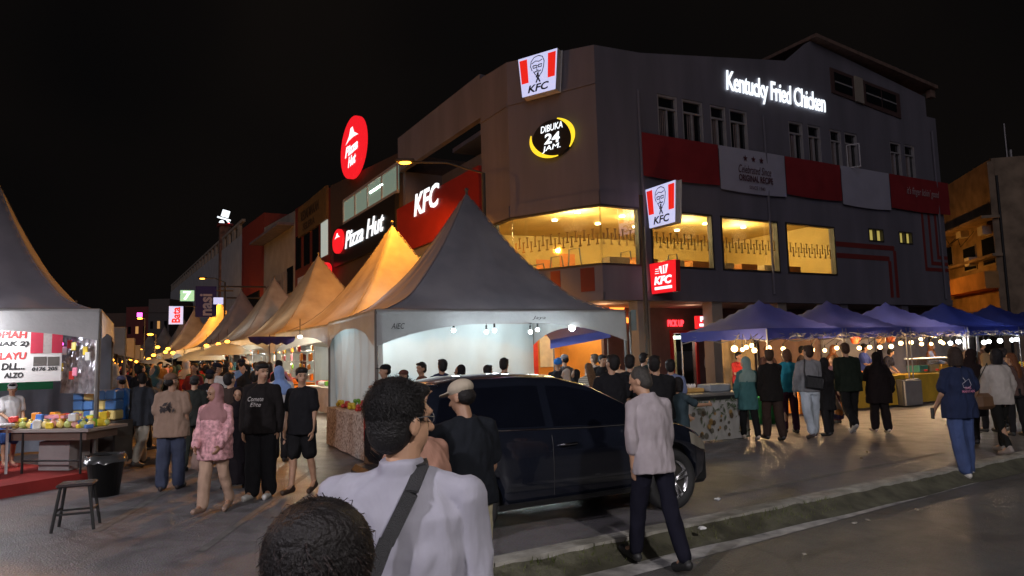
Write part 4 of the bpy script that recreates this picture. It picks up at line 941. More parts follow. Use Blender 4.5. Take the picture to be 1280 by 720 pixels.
# bulbs hung under the front edge
for i, (px, py) in enumerate(((567, 413), (608, 415), (618, 413), (663, 415), (672, 412), (715, 410))):
    t, z = FP_.hit(px, py, -.5 if i != 5 else -.1); p = FP_.pt(t, z, -.5 if i != 5 else -.1)
    r = thing('hanging_bulb', ['single bright bulb hanging leftmost under the main tent edge', 'left bulb of the first close pair under the main tent edge', 'right bulb of the first close pair under the main tent edge', 'left bulb of the second close pair under the main tent edge', 'right bulb of the second close pair under the main tent edge', 'large bright bulb on a strut at the right end of the main tent'][i], 'light bulb', p+UP*.12, 0, 'bright bulbs under the main tent')
    wbuild(MB().ball(p, .042 if i != 5 else .07, 12), 'bulb', M['bulb_white'], r); wbuild(MB().tube([p+UP*.05, p+UP*.14], .022, 8).tube([p+UP*.14, V((p.x, p.y, Cx.z-.1))], .006, 4), 'socket', M['cable'], r)
    if i in (0, 2, 4, 5): lamp('bulb_light', p-UP*.02+FP_.N*.0, 50, (.80, .93, 1), .06, r)
lamp('tent_light', mcs[0]+mu_*1.2+mv_*3.2+UP*2.6, 100, (.78, .95, 1), .1, main); lamp('tent_light', mcs[0]+mu_*4.2+mv_*3.2+UP*2.6, 85, (.78, .95, 1), .1, main)
# tents behind it in the same row
ur = math.atan2(.5175, .8557); row = [(490, 280, 22.0), (398, 318, 29.6), (343, 347, 37.0), (302, 362, 45.5), (275, 375, 53.5), (243, 385, 66), (229, 396, 78), (206, 407, 92), (188, 415, 108)]
names_ = ['second peaked tent of the row, glowing orange beside the main tent', 'third peaked tent of the row, glowing orange', 'fourth peaked tent of the row, grey brown with an orange rim', 'fifth peaked tent of the row, bluish grey peak', 'sixth peaked tent of the row', 'seventh peaked tent of the row', 'eighth peaked tent of the row, orange tinted', 'ninth peaked tent of the row, small and dark', 'furthest small peaked tent of the row']
apx = [pd(*a) for a in row]; rowtents = []
for i, a in enumerate(apx):
    prev = apx[i-1] if i else V((cc.x, cc.y, 0)); nxt = apx[i+1] if i < len(apx)-1 else a+(a-prev)
    sv = (nxt-a).to_2d().length*.5+(a-prev).to_2d().length*.5 if i else 7.0
    R_ = marquee(names_[i], (a.x, a.y), ur, 5.8, min(sv, 8.6) if i else 6.6, 2.56, a.z, M['canvas_dirty'] if i != 3 else M['canvas'], 20+i, curtains='1' if i < 5 else '', det=22 if i < 4 else 10)
    del R_[0]['cs']; rowtents.append(R_)
# left tent and the ones behind it
E0 = pd(124, 388, 10.3); ul = math.radians(28); ulv = V((math.cos(ul), math.sin(ul), 0)); vl = V((-ulv.y, ulv.x, 0)); SL = 3.4
lc = E0-ulv*SL/2+vl*2.25; lz = pd(4, 220, lc.y).z
lt, lcs, _, _ = marquee('large peaked tent at the left edge over the stall with the red carpet', (lc.x, lc.y), ul, SL, 4.5, E0.z, lz, M['canvas'], 3, p=1.75, curtains='2', det=22, drop=.5, arch=.35, cm=mat('blue_grey_drape', (.20, .22, .26), .6)); del lt['cs']
for i, (Y, lab) in enumerate(((17, 'dark peaked tent right behind the left edge tent'), (24, 'third tent of the left row, nearly hidden'), (33, 'fourth tent of the left row, nearly hidden'), (44, 'furthest tent of the left row'))):
    x = -6.1-.52*(Y-10.3)-3.1
    R_ = marquee(lab, (x, Y), ur, 5.2, 6.4, 2.5, 4.7, M['canvas_dirty'], 40+i, det=8); del R_[0]['cs']
# lights in the row tents (cool) and string of orange bulbs along their street edge
for i, (r, cs, u, v) in enumerate(rowtents[:6]):
    c = (cs[0]+cs[2])/2
    lamp('tent_light', c-u*1.0+UP*2.5-v*1.2, (110, 180, 150, 140, 110, 90)[i], (.85, .95, 1) if i % 2 == 0 else (1, .85, .6), .1, r)
    lamp('tent_light', c-u*1.4+UP*2.4+v*2.2, (90, 150, 140, 120, 110, 90)[i], (1, .86, .62), .1, r)
for i, (px, py, Y) in enumerate(((375, 421, 19), (258, 432, 31), (264, 438, 31.5), (284, 427, 28), (273, 430, 33), (210, 436, 42), (207, 440, 44), (192, 444, 47), (197, 434, 45), (176, 438, 52), (161, 446, 52), (164, 449, 50), (145, 455, 55), (147, 444, 48), (131, 460, 45), (132, 445, 40), (171, 452, 60), (155, 452, 62), (178, 447, 58), (186, 449, 66), (140, 450, 66), (216, 441, 40))):
    p = pd(px, py, Y); white = i == 0
    r = thing('hanging_bulb', 'white bulb hanging inside the second tent near its pole' if white else 'orange bulb hanging from the distant tent edges', 'light bulb', p+UP*.1, 0, 'orange bulbs along the far tents' if not white else None)
    k = .05 if white else .0022*Y+.02
    wbuild(MB().ball(p, (k*1.3, k, k*.8), 8), 'bulb', M['bulb_white'] if white else M['bulb_orange'], r); wbuild(MB().tube([p+UP*k*.8, p+UP*.5], .01, 4), 'cable', M['cable'], r)
for (Y, W_) in ((27, 70), (36, 160), (48, 220), (62, 320)): lamp('string_glow', V((-4.6-.6*(Y-12), Y, 3.0)), W_, (1, .50, .12), .2)
for o in list(COL.objects):
    if o.name.startswith('string_glow'): o.parent = r; o.location = o.location-V(r.location)

# ------------------------------------------------------------------ stalls under the row tents
rs = random.Random(5)
COLS = {'orange': (.80, .28, .03), 'yellow': (.85, .62, .05), 'green': (.20, .50, .05), 'red': (.65, .05, .04), 'white': (.8, .8, .75), 'pink': (.75, .25, .35), 'blue': (.08, .2, .55)}
nm_ = ['second', 'third', 'fourth', 'fifth']
for i, (r, cs, u, v) in enumerate(rowtents[:4]):
    c = (cs[0]+cs[2])/2; hv = (cs[3]-cs[0]).length/2; base = c-u*1.6
    ang = math.atan2(u.y, u.x)
    t = thing('stall_table', 'long covered stall table inside the %s tent of the row' % nm_[i], 'table', base, ang, 'stall tables under the row of tents')
    MB().box((0, 0, .76), (.9, hv*1.7, .05)).build('table_top', M['wood'], t)
    mb = MB(); n = 40
    for k in range(n+1):
        y = -hv*.85+hv*1.7*k/n
        for z in (.79, .05): mb.v.append((-.47-.03*math.sin(k*1.7)*(z < .5), y, z))
    for k in range(n): mb.f.append((2*k, 2*k+2, 2*k+3, 2*k+1)); mb.m.append(0)
    mb.box((0, 0, .795), (.94, hv*1.72, .012)); mb.quad((-.47, -hv*.85, .05), (.47, -hv*.85, .05), (.47, -hv*.85, .79), (-.47, -hv*.85, .79)); mb.build('tablecloth', [M['white_plastic'], M['orange_cloth'], M['drape'], M['yellow_cloth']][i], t, True)
    # shelf rack of bright packets above the table
    rk = thing('display_rack', 'wire rack of bright packets inside the %s tent of the row' % nm_[i], 'rack', base+u*.5, ang, 'packet racks under the row of tents')
    mb = MB()
    for y in (-hv*.8, 0, hv*.8): mb.tube([(0, y, 0), (0, y, 2.25)], .02, 6)
    for z in (1.2, 1.6, 2.0): mb.tube([(0, -hv*.8, z), (0, hv*.8, z)], .012, 5)
    mb.build('rack_frame', M['metal'], rk)
    for k in range(34 if i < 2 else 20):
        cn = rs.choice(['orange', 'yellow', 'orange', 'yellow', 'green', 'red', 'white', 'pink']); y = rs.uniform(-hv*.78, hv*.78); z = rs.choice((1.0, 1.38, 1.76, 2.1)); w_, h_ = rs.uniform(.16, .34), rs.uniform(.2, .34)
        mb = MB().box((0, 0, 0), (.07, w_, h_), bev=.03); o = mb.build('packet', paint(COLS[cn], .35), None); o.location = (-.06, y, z); o.rotation_euler = (rs.uniform(-.25, .25), 0, rs.uniform(-.2, .2)); o.parent = rk
    for k in range(10):
        cn = rs.choice(list(COLS)); y = -hv*.8+hv*1.6*(k+.5)/10
        mb = MB().box((0, 0, .09), (rs.uniform(.3, .55), rs.uniform(.24, .4), rs.uniform(.10, .2)), bev=.02)
        o = mb.build('snack_tray', paint(COLS[cn], .45)); o.parent = None; o.location = base+v*y+UP*.80; o.rotation_euler = (0, 0, ang+rs.uniform(-.2, .2))
        tag(o, '%s snack tray on the stall table in the %s tent of the row' % (cn, nm_[i]), 'tray', 'snack trays on the row stall tables')
# umbrella-like glowing plastic covers seen in the row
for i, (px, py, Y) in enumerate(((252, 447, 30), (283, 440, 27), (192, 455, 42))):
    p = pd(px, py, Y); o = MB().lathe([(.02, .35), (.5, .25), (.95, .0), (1.0, -.12)], (0, 0, 0), 10).build('plastic_canopy', M['drape'], None, True); o.location = p
    tag(o, ['pale sagging plastic sheet under the third tent', 'pale plastic sheet hanging between the second and third tents', 'small pale plastic sheet under the fifth tent'][i], 'plastic sheet')
# purple bunting cloth inside the second tent
mb = MB(); 
for k in range(4):
    a = pd(322+k*12, 421, 20.5); mb.lathe([(.28, .0), (.22, -.14), (.02, -.24)], a, 10)
tag(mb.build('bunting_cloth', mat('purple_bunting', (.06, .04, .16), .7), None, True), 'dark purple scalloped bunting hanging inside the second tent', 'bunting')
# fruit table in front of the main tent's left curtain
a = gp(408, 556); b = gp(457, 580); d = (b-a).normalized(); ang = math.atan2(d.y, d.x); ln_ = (b-a).length+.5
t = thing('fruit_table', 'table with patterned brown cloth and fruit packs beside the main tent pole', 'table', a+d*ln_/2+V((-d.y, d.x, 0))*.45, ang)
M['batik'] = mat('patterned_cloth', (.13, .09, .07), .8, vscale=26, col2=(.62, .56, .50), vdet=2)
MB().box((0, 0, .70), (ln_, .85, .05)).build('table_top', M['wood'], t)
mb = MB(); per = [(-ln_/2, -.44), (ln_/2, -.44), (ln_/2, .44), (-ln_/2, .44), (-ln_/2, -.44)]; pts = []
for (x0, y0), (x1, y1) in zip(per, per[1:]):
    for k in range(16): pts.append((x0+(x1-x0)*k/16, y0+(y1-y0)*k/16))
for k, (x, y) in enumerate(pts): s_ = 1+.03*math.sin(k*1.3); mb.v += [(x, y, .735), (x*s_, y*s_*1.02, .03)]
n = len(pts)
for k in range(n): mb.f.append((2*k, 2*((k+1) % n), 2*((k+1) % n)+1, 2*k+1)); mb.m.append(0)
mb.box((0, 0, .735), (ln_, .88, .012)); mb.build('tablecloth', M['batik'], t, True)
Rz = Matrix.Rotation(ang, 3, 'Z')
for k in range(14):
    cn = rs.choice(['red', 'orange', 'green', 'yellow']); x = -ln_/2+.15+(ln_-.3)*(k % 7)/6; y = -.2+.35*(k//7)
    mb = MB()
    for q in range(7): mb.ball((rs.uniform(-.08, .08), rs.uniform(-.08, .08), .04+.05*(q > 3)), .042, 8)
    o = mb.build('fruit_pack', paint(tuple(c_*.6 for c_ in COLS[cn]), .4), None, True); o.location = V(t.location)+Rz @ V((x, y, .745)); tag(o, '%s fruit pack on the patterned table by the main tent pole' % cn, 'fruit', 'fruit packs on the patterned table')

# ================================================================== BLUE CANOPIES ON THE RIGHT
BU = V((.875, .485, 0)).normalized(); BV = V((-BU.y, BU.x, 0)); b0 = V((6.53, 18.15, 0)); pk = []
for px in (950, 1035, 1108, 1180, 1240, 1298):
    d_ = ray(px, 400); r_ = d_.x/d_.y; t = (r_*b0.y-b0.x)/(BU.x-r_*BU.y); pk.append(b0+BU*t)
btents = []
ord_ = ['nearest, leftmost', 'second', 'third', 'fourth', 'fifth', 'sixth, rightmost']
BD = [mat('blue_cloth_a', (.075, .10, .46), .6, var=.15, vscale=1, bump=.4, bscale=4, trans=.3), mat('blue_cloth_b', (.04, .065, .38), .6, var=.2, vscale=1, bump=.4, bscale=4, trans=.3)]
for i, c in enumerate(pk):
    r = thing('blue_canopy_tent', '%s blue pop-up canopy of the row in front of the restaurant' % ord_[i], 'tent', c, 0, 'blue pop-up canopies in a row'); h = 1.44; n = 16; mb = MB(); ze, za = 2.12, 2.93+.02*(i % 2)
    for j in range(n+1):
        for k in range(n+1):
            a, b = -1+2*k/n, -1+2*j/n; s_ = max(abs(a), abs(b)); q = .9*s_+.1*min(1, math.hypot(a, b)) if s_ < 1 else 1
            z = ze+(za-ze)*(1-q)**1.18+.03*noise.noise(V((a*3, b*3, i)))*math.sin(math.pi*s_); mb.v.append(tuple(c+BU*a*h+BV*b*h+UP*z))
    for j in range(n):
        for k in range(n): q = j*(n+1)+k; mb.f.append((q, q+1, q+n+2, q+n+1)); mb.m.append(0)
    m_ = BD[0] if i < 3 else BD[1]; wbuild(mb, 'canopy', m_, r, True)
    cs = [c+BU*h*x+BV*h*y for x, y in ((-1, -1), (1, -1), (1, 1), (-1, 1))]
    for k in range(4):
        a, b = cs[k], cs[(k+1) % 4]; nrm = ((a+b)/2-c).normalized(); mb = MB(); nx = 16
        for q in range(nx+1):
            f = q/nx; wv = .02*noise.noise(V((f*8, k, i)))
            mb.v += [tuple(a+(b-a)*f+nrm*.012+UP*(ze+.004)), tuple(a+(b-a)*f+nrm*(.015+wv)+UP*(ze-.24-.015*math.sin(q*2.1)))]
        for q in range(nx): mb.f.append((2*q, 2*q+2, 2*q+3, 2*q+1)); mb.m.append(0)
        wbuild(mb, 'valance', m_, r, True); pole(r, cs[k], ze-.02, .02, m_=M['metal'])
        wbuild(MB().tube([a+UP*(ze-.04), (a+b)/2+UP*(ze-.30), b+UP*(ze-.04)], .012, 5).tube([a+UP*(ze-.30), (a+b)/2+UP*(ze-.05), b+UP*(ze-.30)], .012, 5), 'scissor_truss', M['metal'], r)
    if i == 4:
        pv = Plane(cs[0].to_2d(), BU.to_2d(), (-BV).to_2d()); mb = MB(); a_ = pv.rect(1224, 403, 1263, 411, .05); text(mb, 'IZUKA YUU', pv.pt(1.1, ze-.13, .045), pv.X, UP, 1.35, .16, .004, 0, 0, 1.1); wbuild(mb, 'lettering', M['white'], r)
    btents.append((r, cs, c))
# festoon strings: cable and bulbs, one string per canopy
front = Plane(btents[0][1][0].to_2d(), BU.to_2d(), (-BV).to_2d())
blist = [(918, 436, 1.3), (928, 437, .8), (933, 434, .9), (940, 432, .9), (943, 438, 1), (961, 435, 1), (979, 436, .9), (1015, 437, 1.1), (1031, 438, .8), (1046, 435, .9), (1074, 435, .9), (1087, 434, .9), (1100, 434, 1), (1114, 433, 1), (1126, 429, 1), (1139, 428, 1), (1151, 424, .8), (1152, 430, .9), (1164, 430, .8), (1176, 427, .9), (1179, 429, .8), (1188, 429, 1), (1198, 427, 1.1), (1230, 428, 1.1), (1236, 427, 1), (1250, 426, 1.2), (1265, 425, 1), (1271, 424, 1)]
edges = [front.hit((p, 1)[0], 430)[0] for p in (1000, 1068, 1130, 1185, 1245, 1300)]
strs = {}
for k, (px, py, sz) in enumerate(blist):
    t, z = front.hit(px, py, -.12 if k % 3 else -.4); i = next(q for q, e_ in enumerate(edges) if t < e_ or q == 5); strs.setdefault(i, []).append((t, z, sz, -.12 if k % 3 else -.4))
for i, L_ in strs.items():
    r0 = front.pt(L_[0][0], 2.0, -.1); r = thing('festoon_string', 'string of round warm bulbs under the front edge of the %s blue canopy' % ord_[i], 'light string', r0, 0, 'warm bulb strings under the blue canopies')
    path = []
    for t, z, sz, of in L_: path += [front.pt(t-.12, 2.0, -.1), front.pt(t, z+.12, of)]
    path.append(front.pt(L_[-1][0]+.15, 2.02, -.1)); wbuild(MB().tube(path, .008, 4), 'cable', M['cable'], r)
    for t, z, sz, of in L_: bo_ = wbuild(MB().ball(front.pt(t, z, of), .058*sz, 12), 'bulb', M['bulb'] if i < 4 else M['bulb_white'], r, True); sub(MB().tube([front.pt(t, z+.05*sz, of), front.pt(t, z+.13, of)], .018, 6), 'socket', M['cable'], r, bo_)
    for q, (t, z, sz, of) in enumerate(L_):
        if q % 3 == 1: lamp('bulb_light', front.pt(t, z-.02, of), 105 if i < 4 else 75, (1, .62, .30) if i < 4 else (.95, .9, .85), .07, r)
# silver tinsel along the valances
mb = MB(); 
for k in range(520):
    t = rs.uniform(front.hit(985, 420)[0], front.hit(1278, 420)[0]); p = front.pt(t, 1.94+rs.uniform(-.05, .06), .03+rs.uniform(0, .05)); d_ = V((rs.uniform(-1, 1), rs.uniform(-1, 1), rs.uniform(-1, .4))).normalized()*rs.uniform(.05, .12); s_ = V((0, 0, .008)); mb.add([p-s_, p+d_-s_, p+d_+s_, p+s_], [(0, 1, 2, 3)])
tag(mb.build('tinsel_garland', mat('silver_tinsel', (.75, .72, .68), .25, metal=.6)), 'ragged silver tinsel garland hanging along the blue canopy edges', 'garland', kind='stuff')
# tables under the canopies
BA = math.atan2(BU.y, BU.x)
def stall(i, off, ln_, cloth, label, y=-1.0, h_=.82):
    c = pk[i]+BU*off+BV*y; t = thing('stall_table', label, 'table', c, BA, 'stall tables under the blue canopies')
    MB().box((0, 0, h_-.03), (ln_, .75, .04)).build('table_top', M['wood'], t); mb = MB(); n = 34
    for k in range(n+1): x = -ln_/2+ln_*k/n; mb.v += [(x, -.39, h_), (x, -.40-.025*math.sin(k*1.4), .06)]
    for k in range(n): mb.f.append((2*k, 2*k+2, 2*k+3, 2*k+1)); mb.m.append(0)
    mb.quad((-ln_/2, .39, .06), (-ln_/2, -.39, .06), (-ln_/2, -.39, h_), (-ln_/2, .39, h_)); mb.box((0, 0, h_), (ln_+.01, .79, .012)); mb.build('tablecloth', cloth, t, True)
    for x in (-ln_/2+.06, ln_/2-.06):
        for y_ in (-.3, .3): MB().tube([(x, y_, 0), (x, y_, h_-.05)], .018, 6).build('leg', M['metal'], t)
    return t
T1 = stall(1, -.2, 2.7, M['yellow_cloth'], 'stall table under a mustard cloth beneath the second blue canopy')
T2 = stall(2, -.1, 2.6, M['yellow_cloth'], 'stall table under a yellow cloth beneath the third blue canopy')
T3 = stall(3, 0, 2.6, mat('dark_cloth', (.08, .05, .03), .8), 'stall table with dark cloth beneath the fourth blue canopy')
T4 = stall(4, 0, 2.6, M['orange_cloth'], 'stall table with orange cloth beneath the fifth blue canopy')
T0 = stall(0, .45, 1.7, M['orange_cloth'], 'short stall table with orange cloth beneath the nearest blue canopy')
def on(T, x, y, z=0.0): return V(T.location)+Matrix.Rotation(T.rotation_euler[2], 3, 'Z') @ V((x, y, z))
def drink_tub(T, x, col, label):
    t = thing('drink_tub', label, 'drink tub', on(T, x, 0, .83), BA, 'clear drink tubs on the yellow tables')
    MB().box((0, 0, .20), (.46, .40, .38), bev=.03).build('tub', M['plastic_clear'], t); MB().box((0, 0, .12), (.43, .37, .2), bev=.02).build('drink', paint(col, .2), t)
    MB().box((0, 0, .405), (.5, .44, .03), bev=.01).build('lid', M['white_plastic'], t); MB().box((0, -.24, .08), (.05, .08, .05)).build('tap', M['red_plastic'], t)
for x, col, n_ in ((-.2, (.1, .5, .45), 'turquoise'), (.35, (.75, .62, .35), 'milky tea'), (.9, (.75, .40, .05), 'orange')): drink_tub(T2, x, col, 'clear tub of %s drink on the yellow cloth table under the third blue canopy' % n_)
for x, col, n_ in ((-.9, (.6, .2, .1), 'reddish'), (.8, (.6, .55, .3), 'pale yellow')): drink_tub(T3, x, col, 'clear tub of %s drink on the dark table under the fourth blue canopy' % n_)
for T, nm in ((T1, 'mustard cloth table'), (T4, 'orange cloth table under the fifth blue canopy'), (T0, 'short orange cloth table')):
    for k in range(6):
        cn = rs.choice(['orange', 'yellow', 'red', 'white']); x = -1.0+.38*k if T is not T0 else -.7+.26*k
        mb = MB().box((0, 0, .05), (.24, .34, .09), bev=.015)
        for q in range(6): mb.ball((rs.uniform(-.08, .08), rs.uniform(-.12, .12), .11), .045, 6)
        o = mb.build('food_tray', paint(COLS[cn], .5)); o.location = on(T, x, 0, .83); o.rotation_euler = (0, 0, BA); tag(o, '%s food tray on the %s' % (cn, nm), 'tray', 'food trays on the stalls by the restaurant')
# grey box in front of the yellow table, banner backs, poles
p = gp(1143, 508); t = thing('cool_box', 'grey dark-framed box standing in front of the yellow cloth table', 'box', p, BA); MB().box((0, 0, .36), (.75, .05, .66), bev=.01).build('panel', M['grey_plastic'], t); MB().box((0, .25, .37), (.8, .45, .70), bev=.02).build('box_body', M['frame_dark'], t)
# signboards and lit backs inside the canopies
for i, (col, lab) in enumerate((((.55, .42, .22), 'cream menu board at the back of the nearest blue canopy'), ((.30, .18, .12), 'brown backdrop cloth behind the second blue canopy'), ((.28, .25, .22), 'dim grey backdrop behind the third blue canopy'), ((.25, .22, .22), 'grey backdrop behind the fourth blue canopy'), ((.3, .28, .27), 'pale grey backdrop behind the fifth blue canopy'))):
    c = pk[i]+BV*1.3; mb = MB(); n = 24
    w0, w1 = (-.1, 1.2) if i == 0 else (-1.35, 1.35)
    for k in range(n+1): x = w0+(w1-w0)*k/n; mb.v += [tuple(c+BU*x+BV*.03*math.sin(k*1.1)+UP*.5), tuple(c+BU*x+BV*.03*math.sin(k*1.1)+UP*2.0)]
    for k in range(n): mb.f.append((2*k, 2*k+1, 2*k+3, 2*k+2)); mb.m.append(0)
    tag(mb.build('backdrop', paint(col, .8), None, True), lab, 'backdrop')
for k, (px, py, col, lab) in enumerate(((1069, 424, (.65, .10, .03), 'red-orange paper lantern hanging under the second blue canopy'), (1113, 423, (.70, .14, .04), 'bright orange lantern hanging under the third blue canopy'), (1101, 424, (.45, .25, .12), 'tan cloth lantern hanging left of the bright orange one'))):
    t_, z_ = front.hit(px, py, -.6); p = front.pt(t_, z_, -.6); t = thing('paper_lantern', lab, 'lantern', p); wbuild(MB().lathe([(0, .13), (.09, .11), (.13, 0), (.09, -.11), (0, -.13)], p, 14), 'shade', paint(col, .6), t, True); wbuild(MB().tube([p+UP*.12, p+UP*.35], .006, 4), 'cord', M['cable'], t)
for px, py, w_, lab in ((1222, 430, .16, 'small white flag hanging left of the lettered canopy'), (1205, 428, .12, 'white paper flag under the fourth blue canopy')):
    t_, z_ = front.hit(px, py, -.1); mb = MB(); mb.prism(front, [(t_-w_/2, z_-.2), (t_+w_/2, z_-.25), (t_+w_*.3, z_+.25), (t_-w_*.3, z_+.25)], -.1, -.09); tag(mb.build('paper_flag', M['white']), lab, 'flag')
# patterned counter at the near left of the nearest blue canopy
a = gp(843, 557); b = gp(938, 548); d = (b-a).normalized(); ang = math.atan2(d.y, d.x); ln_ = (b-a).length; nrm = V((-d.y, d.x, 0))
M['floral'] = mat('flower_print_cloth', (.30, .29, .27), .7, vscale=1.5, col2=(.40, .39, .36))
t = thing('food_counter', 'food counter wrapped in pale flower-print cloth beside the car bonnet', 'counter', (a+b)/2+nrm*.45, ang)
mb = MB(); n = 30; 
for k in range(n+1): x = -ln_/2+ln_*k/n; mb.v += [(x, -.45, .80), (x, -.46-.02*math.sin(k*1.2), .03)]
for k in range(n): mb.f.append((2*k, 2*k+2, 2*k+3, 2*k+1)); mb.m.append(0)
for x in (-ln_/2, ln_/2): mb.quad((x, -.45, .03), (x, .45, .03), (x, .45, .8), (x, -.45, .8))
mb.build('cloth_skirt', M['floral'], t, True)
fl = MB(); rf = random.Random(2)
for k in range(46):
    x, z = rf.uniform(-ln_/2+.08, ln_/2-.08), rf.uniform(.10, .58); r_ = rf.uniform(.02, .05); O = V((x, -.492, z)); fl.add([O+V((math.cos(q)*r_, 0, math.sin(q)*r_*1.2)) for q in [6.283*j/8 for j in range(8)]], [tuple(range(8))], k % 3)
for k in range(90):
    x, z = rf.uniform(-ln_/2+.05, ln_/2-.05), rf.choice((rf.uniform(.55, .76), rf.uniform(.05, .75))); q = rf.uniform(0, 6.28); O = V((x, -.490, z)); d1 = V((math.cos(q), 0, math.sin(q)))*rf.uniform(.03, .07); d2 = V((-d1.z, 0, d1.x))*.3; fl.add([O-d1, O+d2, O+d1, O-d2], [(0, 1, 2, 3)], 3)
fl.build('flower_print', [paint((.10, .07, .04)), paint((.35, .22, .08)), paint((.14, .13, .10)), paint((.10, .13, .07))], t)
MB().box((0, 0, .845), (ln_+.08, .98, .05), bev=.01).build('counter_top', mat('steel_top', (.30, .28, .26), .35, metal=.5), t); MB().box((0, -.44, .79), (ln_+.02, .08, .07)).build('edge_strip', M['black'], t)
for x, y, s_, col, lab in ((-.05, .1, (.45, .35, .08), (.65, .38, .12), 'wooden tray of white eggs and snacks on the flower-print counter'), (-.62, .1, (.34, .3, .26), (.55, .30, .28), 'pinkish food tub on the left of the flower-print counter'), (.45, .0, (.5, .4, .14), (.25, .27, .30), 'steel warming tray on the right of the flower-print counter')):
    q = V(t.location)+Matrix.Rotation(ang, 3, 'Z') @ V((x, y, .87)); mb = MB().box((0, 0, s_[2]/2), s_, bev=.02)
    o = mb.build('food_tub' if s_[2] > .2 else 'food_tray', paint(col, .4)); o.location = q; o.rotation_euler = (0, 0, ang); tag(o, lab, 'tray')
    if s_[2] < .1:
        for k in range(6): e_ = MB().ball((0, 0, 0), (.03, .03, .045), 8).build('egg', M['white'], None, True); e_.location = q+V((-.15+.05*k, .02*(k % 2), s_[2]+.04)); tag(e_, 'white egg-like snack standing on the wooden tray on the counter', 'snack', 'white snacks on the counter tray')
# small blue awning by the restaurant entrance
a, b = pd(688, 436, 19.5), pd(762, 412, 19.0); mb = MB(); mb.add([V((a.x, 19.5, a.z)), V((b.x, 18.9, b.z-.22)), V((b.x, 18.9, b.z)), V((b.x-.9, 21, b.z+.65)), V((a.x-.3, 21, b.z+.35)), V((a.x, 19.5, a.z+.25))], [(0, 1, 2, 5), (5, 2, 3, 4)])
aw = thing('blue_awning', 'small blue canopy edge between the main tent and the restaurant entrance', 'canopy', V((a.x, 19.5, 0))); wbuild(mb, 'canopy', BD[0], aw); pole(aw, V((a.x+.1, 19.6, 0)), a.z, .02); pole(aw, V((b.x-.05, 19.1, 0)), b.z-.1, .02)
# lamp post with a small sign box, right of the main tent
pb = pd(808, 400, 19.8); r = thing('grey_post', 'slim dark post standing in front of the restaurant corner pillar', 'post', (pb.x, pb.y, 0)); wbuild(MB().tube([(pb.x, pb.y, 0), (pb.x, pb.y, 6.2)], [.075, .06], 10).box((pb.x, pb.y, .1), (.3, .3, .2)), 'post', M['frame_dark'], r)
q = pd(787, 395, 16.0); r = thing('signpost', 'thin pole with a narrow upright plate at the right corner of the main tent', 'sign', (q.x, q.y, 0)); wbuild(MB().tube([(q.x, q.y, 0), (q.x, q.y, q.z+.1)], .028, 8), 'post', M['pole'], r); wbuild(MB().box((q.x+.09, q.y, q.z-.1), (.12, .03, .48)), 'plate', mat('teal_plate', (.20, .26, .26), .5), r)
# bins
def bin_(p, r0, r1, h_, m_, label, name='rubbish_bin', liner=None):
    t = thing(name, label, 'bin', p); MB().lathe([(0, .0), (r0, 0), (r1, h_*.96), (r1+.015, h_*.96), (r1+.015, h_), (r1-.01, h_), (r0-.02, .03), (0, .03)], n=24).build('bin_body', m_, t, True)
    if liner:
        mb = MB(); n = 28; rr = random.Random(1)
        for k in range(n):
            q = 6.283*k/n
            for (r_, z) in ((r1-.03, h_-.1), (r1+.005+rr.uniform(0, .02), h_+.02+rr.uniform(-.01, .02)), (r1+.03+rr.uniform(0, .01), h_-.05-rr.uniform(0, .05))): mb.v.append((r_*math.cos(q), r_*math.sin(q), z))
        for k in range(n):
            for j in range(2): a_ = k*3+j; b_2 = ((k+1) % n)*3+j; mb.f.append((a_, b_2, b_2+1, a_+1)); mb.m.append(0)
        mb.build('bag_liner', liner, t, True)
    return t
bin_(gp(131, 619), .165, .225, .50, M['black_plastic'], 'black plastic bucket lined with a rubbish bag beside the red carpet', 'rubbish_bucket', mat('glossy_bin_bag', (.05, .05, .05), .18))
bin_(gp(959, 529), .20, .26, .58, M['green_plastic'], 'bright green bin standing behind the walkers at the nearest blue canopy'); bin_(gp(945, 524), .2, .26, .55, mat('dark_teal_plastic', (.01, .12, .09), .4), 'dark teal bin half hidden left of the bright green bin')

# ================================================================== LEFT STALL
pa, pb_ = gp(-90, 640), gp(117, 603); d = (pb_-pa).normalized(); nrm = V((-d.y, d.x, 0)); PZ = .16
t = thing('carpet_platform', 'low platform covered in red carpet under the left stall', 'platform', (pa+pb_)/2)
cr = [pa, pb_, pb_+nrm*4.3+d*.2, pa+nrm*4.3]
wbuild(MB().add([p+UP*z for z in (0, PZ) for p in cr], [(3, 2, 1, 0), (4, 5, 6, 7), (0, 1, 5, 4), (1, 2, 6, 5), (2, 3, 7, 6), (3, 0, 4, 7)]), 'carpet', M['carpet'], t)
a, b = gp(27, 592, PZ), gp(100, 592, PZ); TL = Plane(a.to_2d(), (b-a).to_2d(), V(((b-a).y, -(b-a).x))); tw = (b-a).length
zt_ = pd(62, 536, a.y).z; t = thing('folding_table', 'long folding table on the red carpet loaded with wrapped food bags', 'table', (a+b)/2)
wbuild(MB().pbox(TL, -.35, tw+.15, zt_-.04, zt_, -.75, .05), 'table_top', mat('laminate', (.30, .26, .24), .4), t)
wbuild(MB().pbox(TL, -.2, tw+.08, zt_-.16, zt_-.045, -.62, .0), 'apron', mat('brown_apron', (.14, .09, .07), .6), t)
for x in (0, tw):
    for o_ in (0, -.65): wbuild(MB().tube([TL.pt(x, PZ, o_), TL.pt(x, zt_-.05, o_)], .018, 6), 'leg', M['black'], t)
wbuild(MB().tube([TL.pt(0, PZ+.18, 0), TL.pt(tw, PZ+.18, 0)], .014, 6), 'crossbar', M['black'], t)
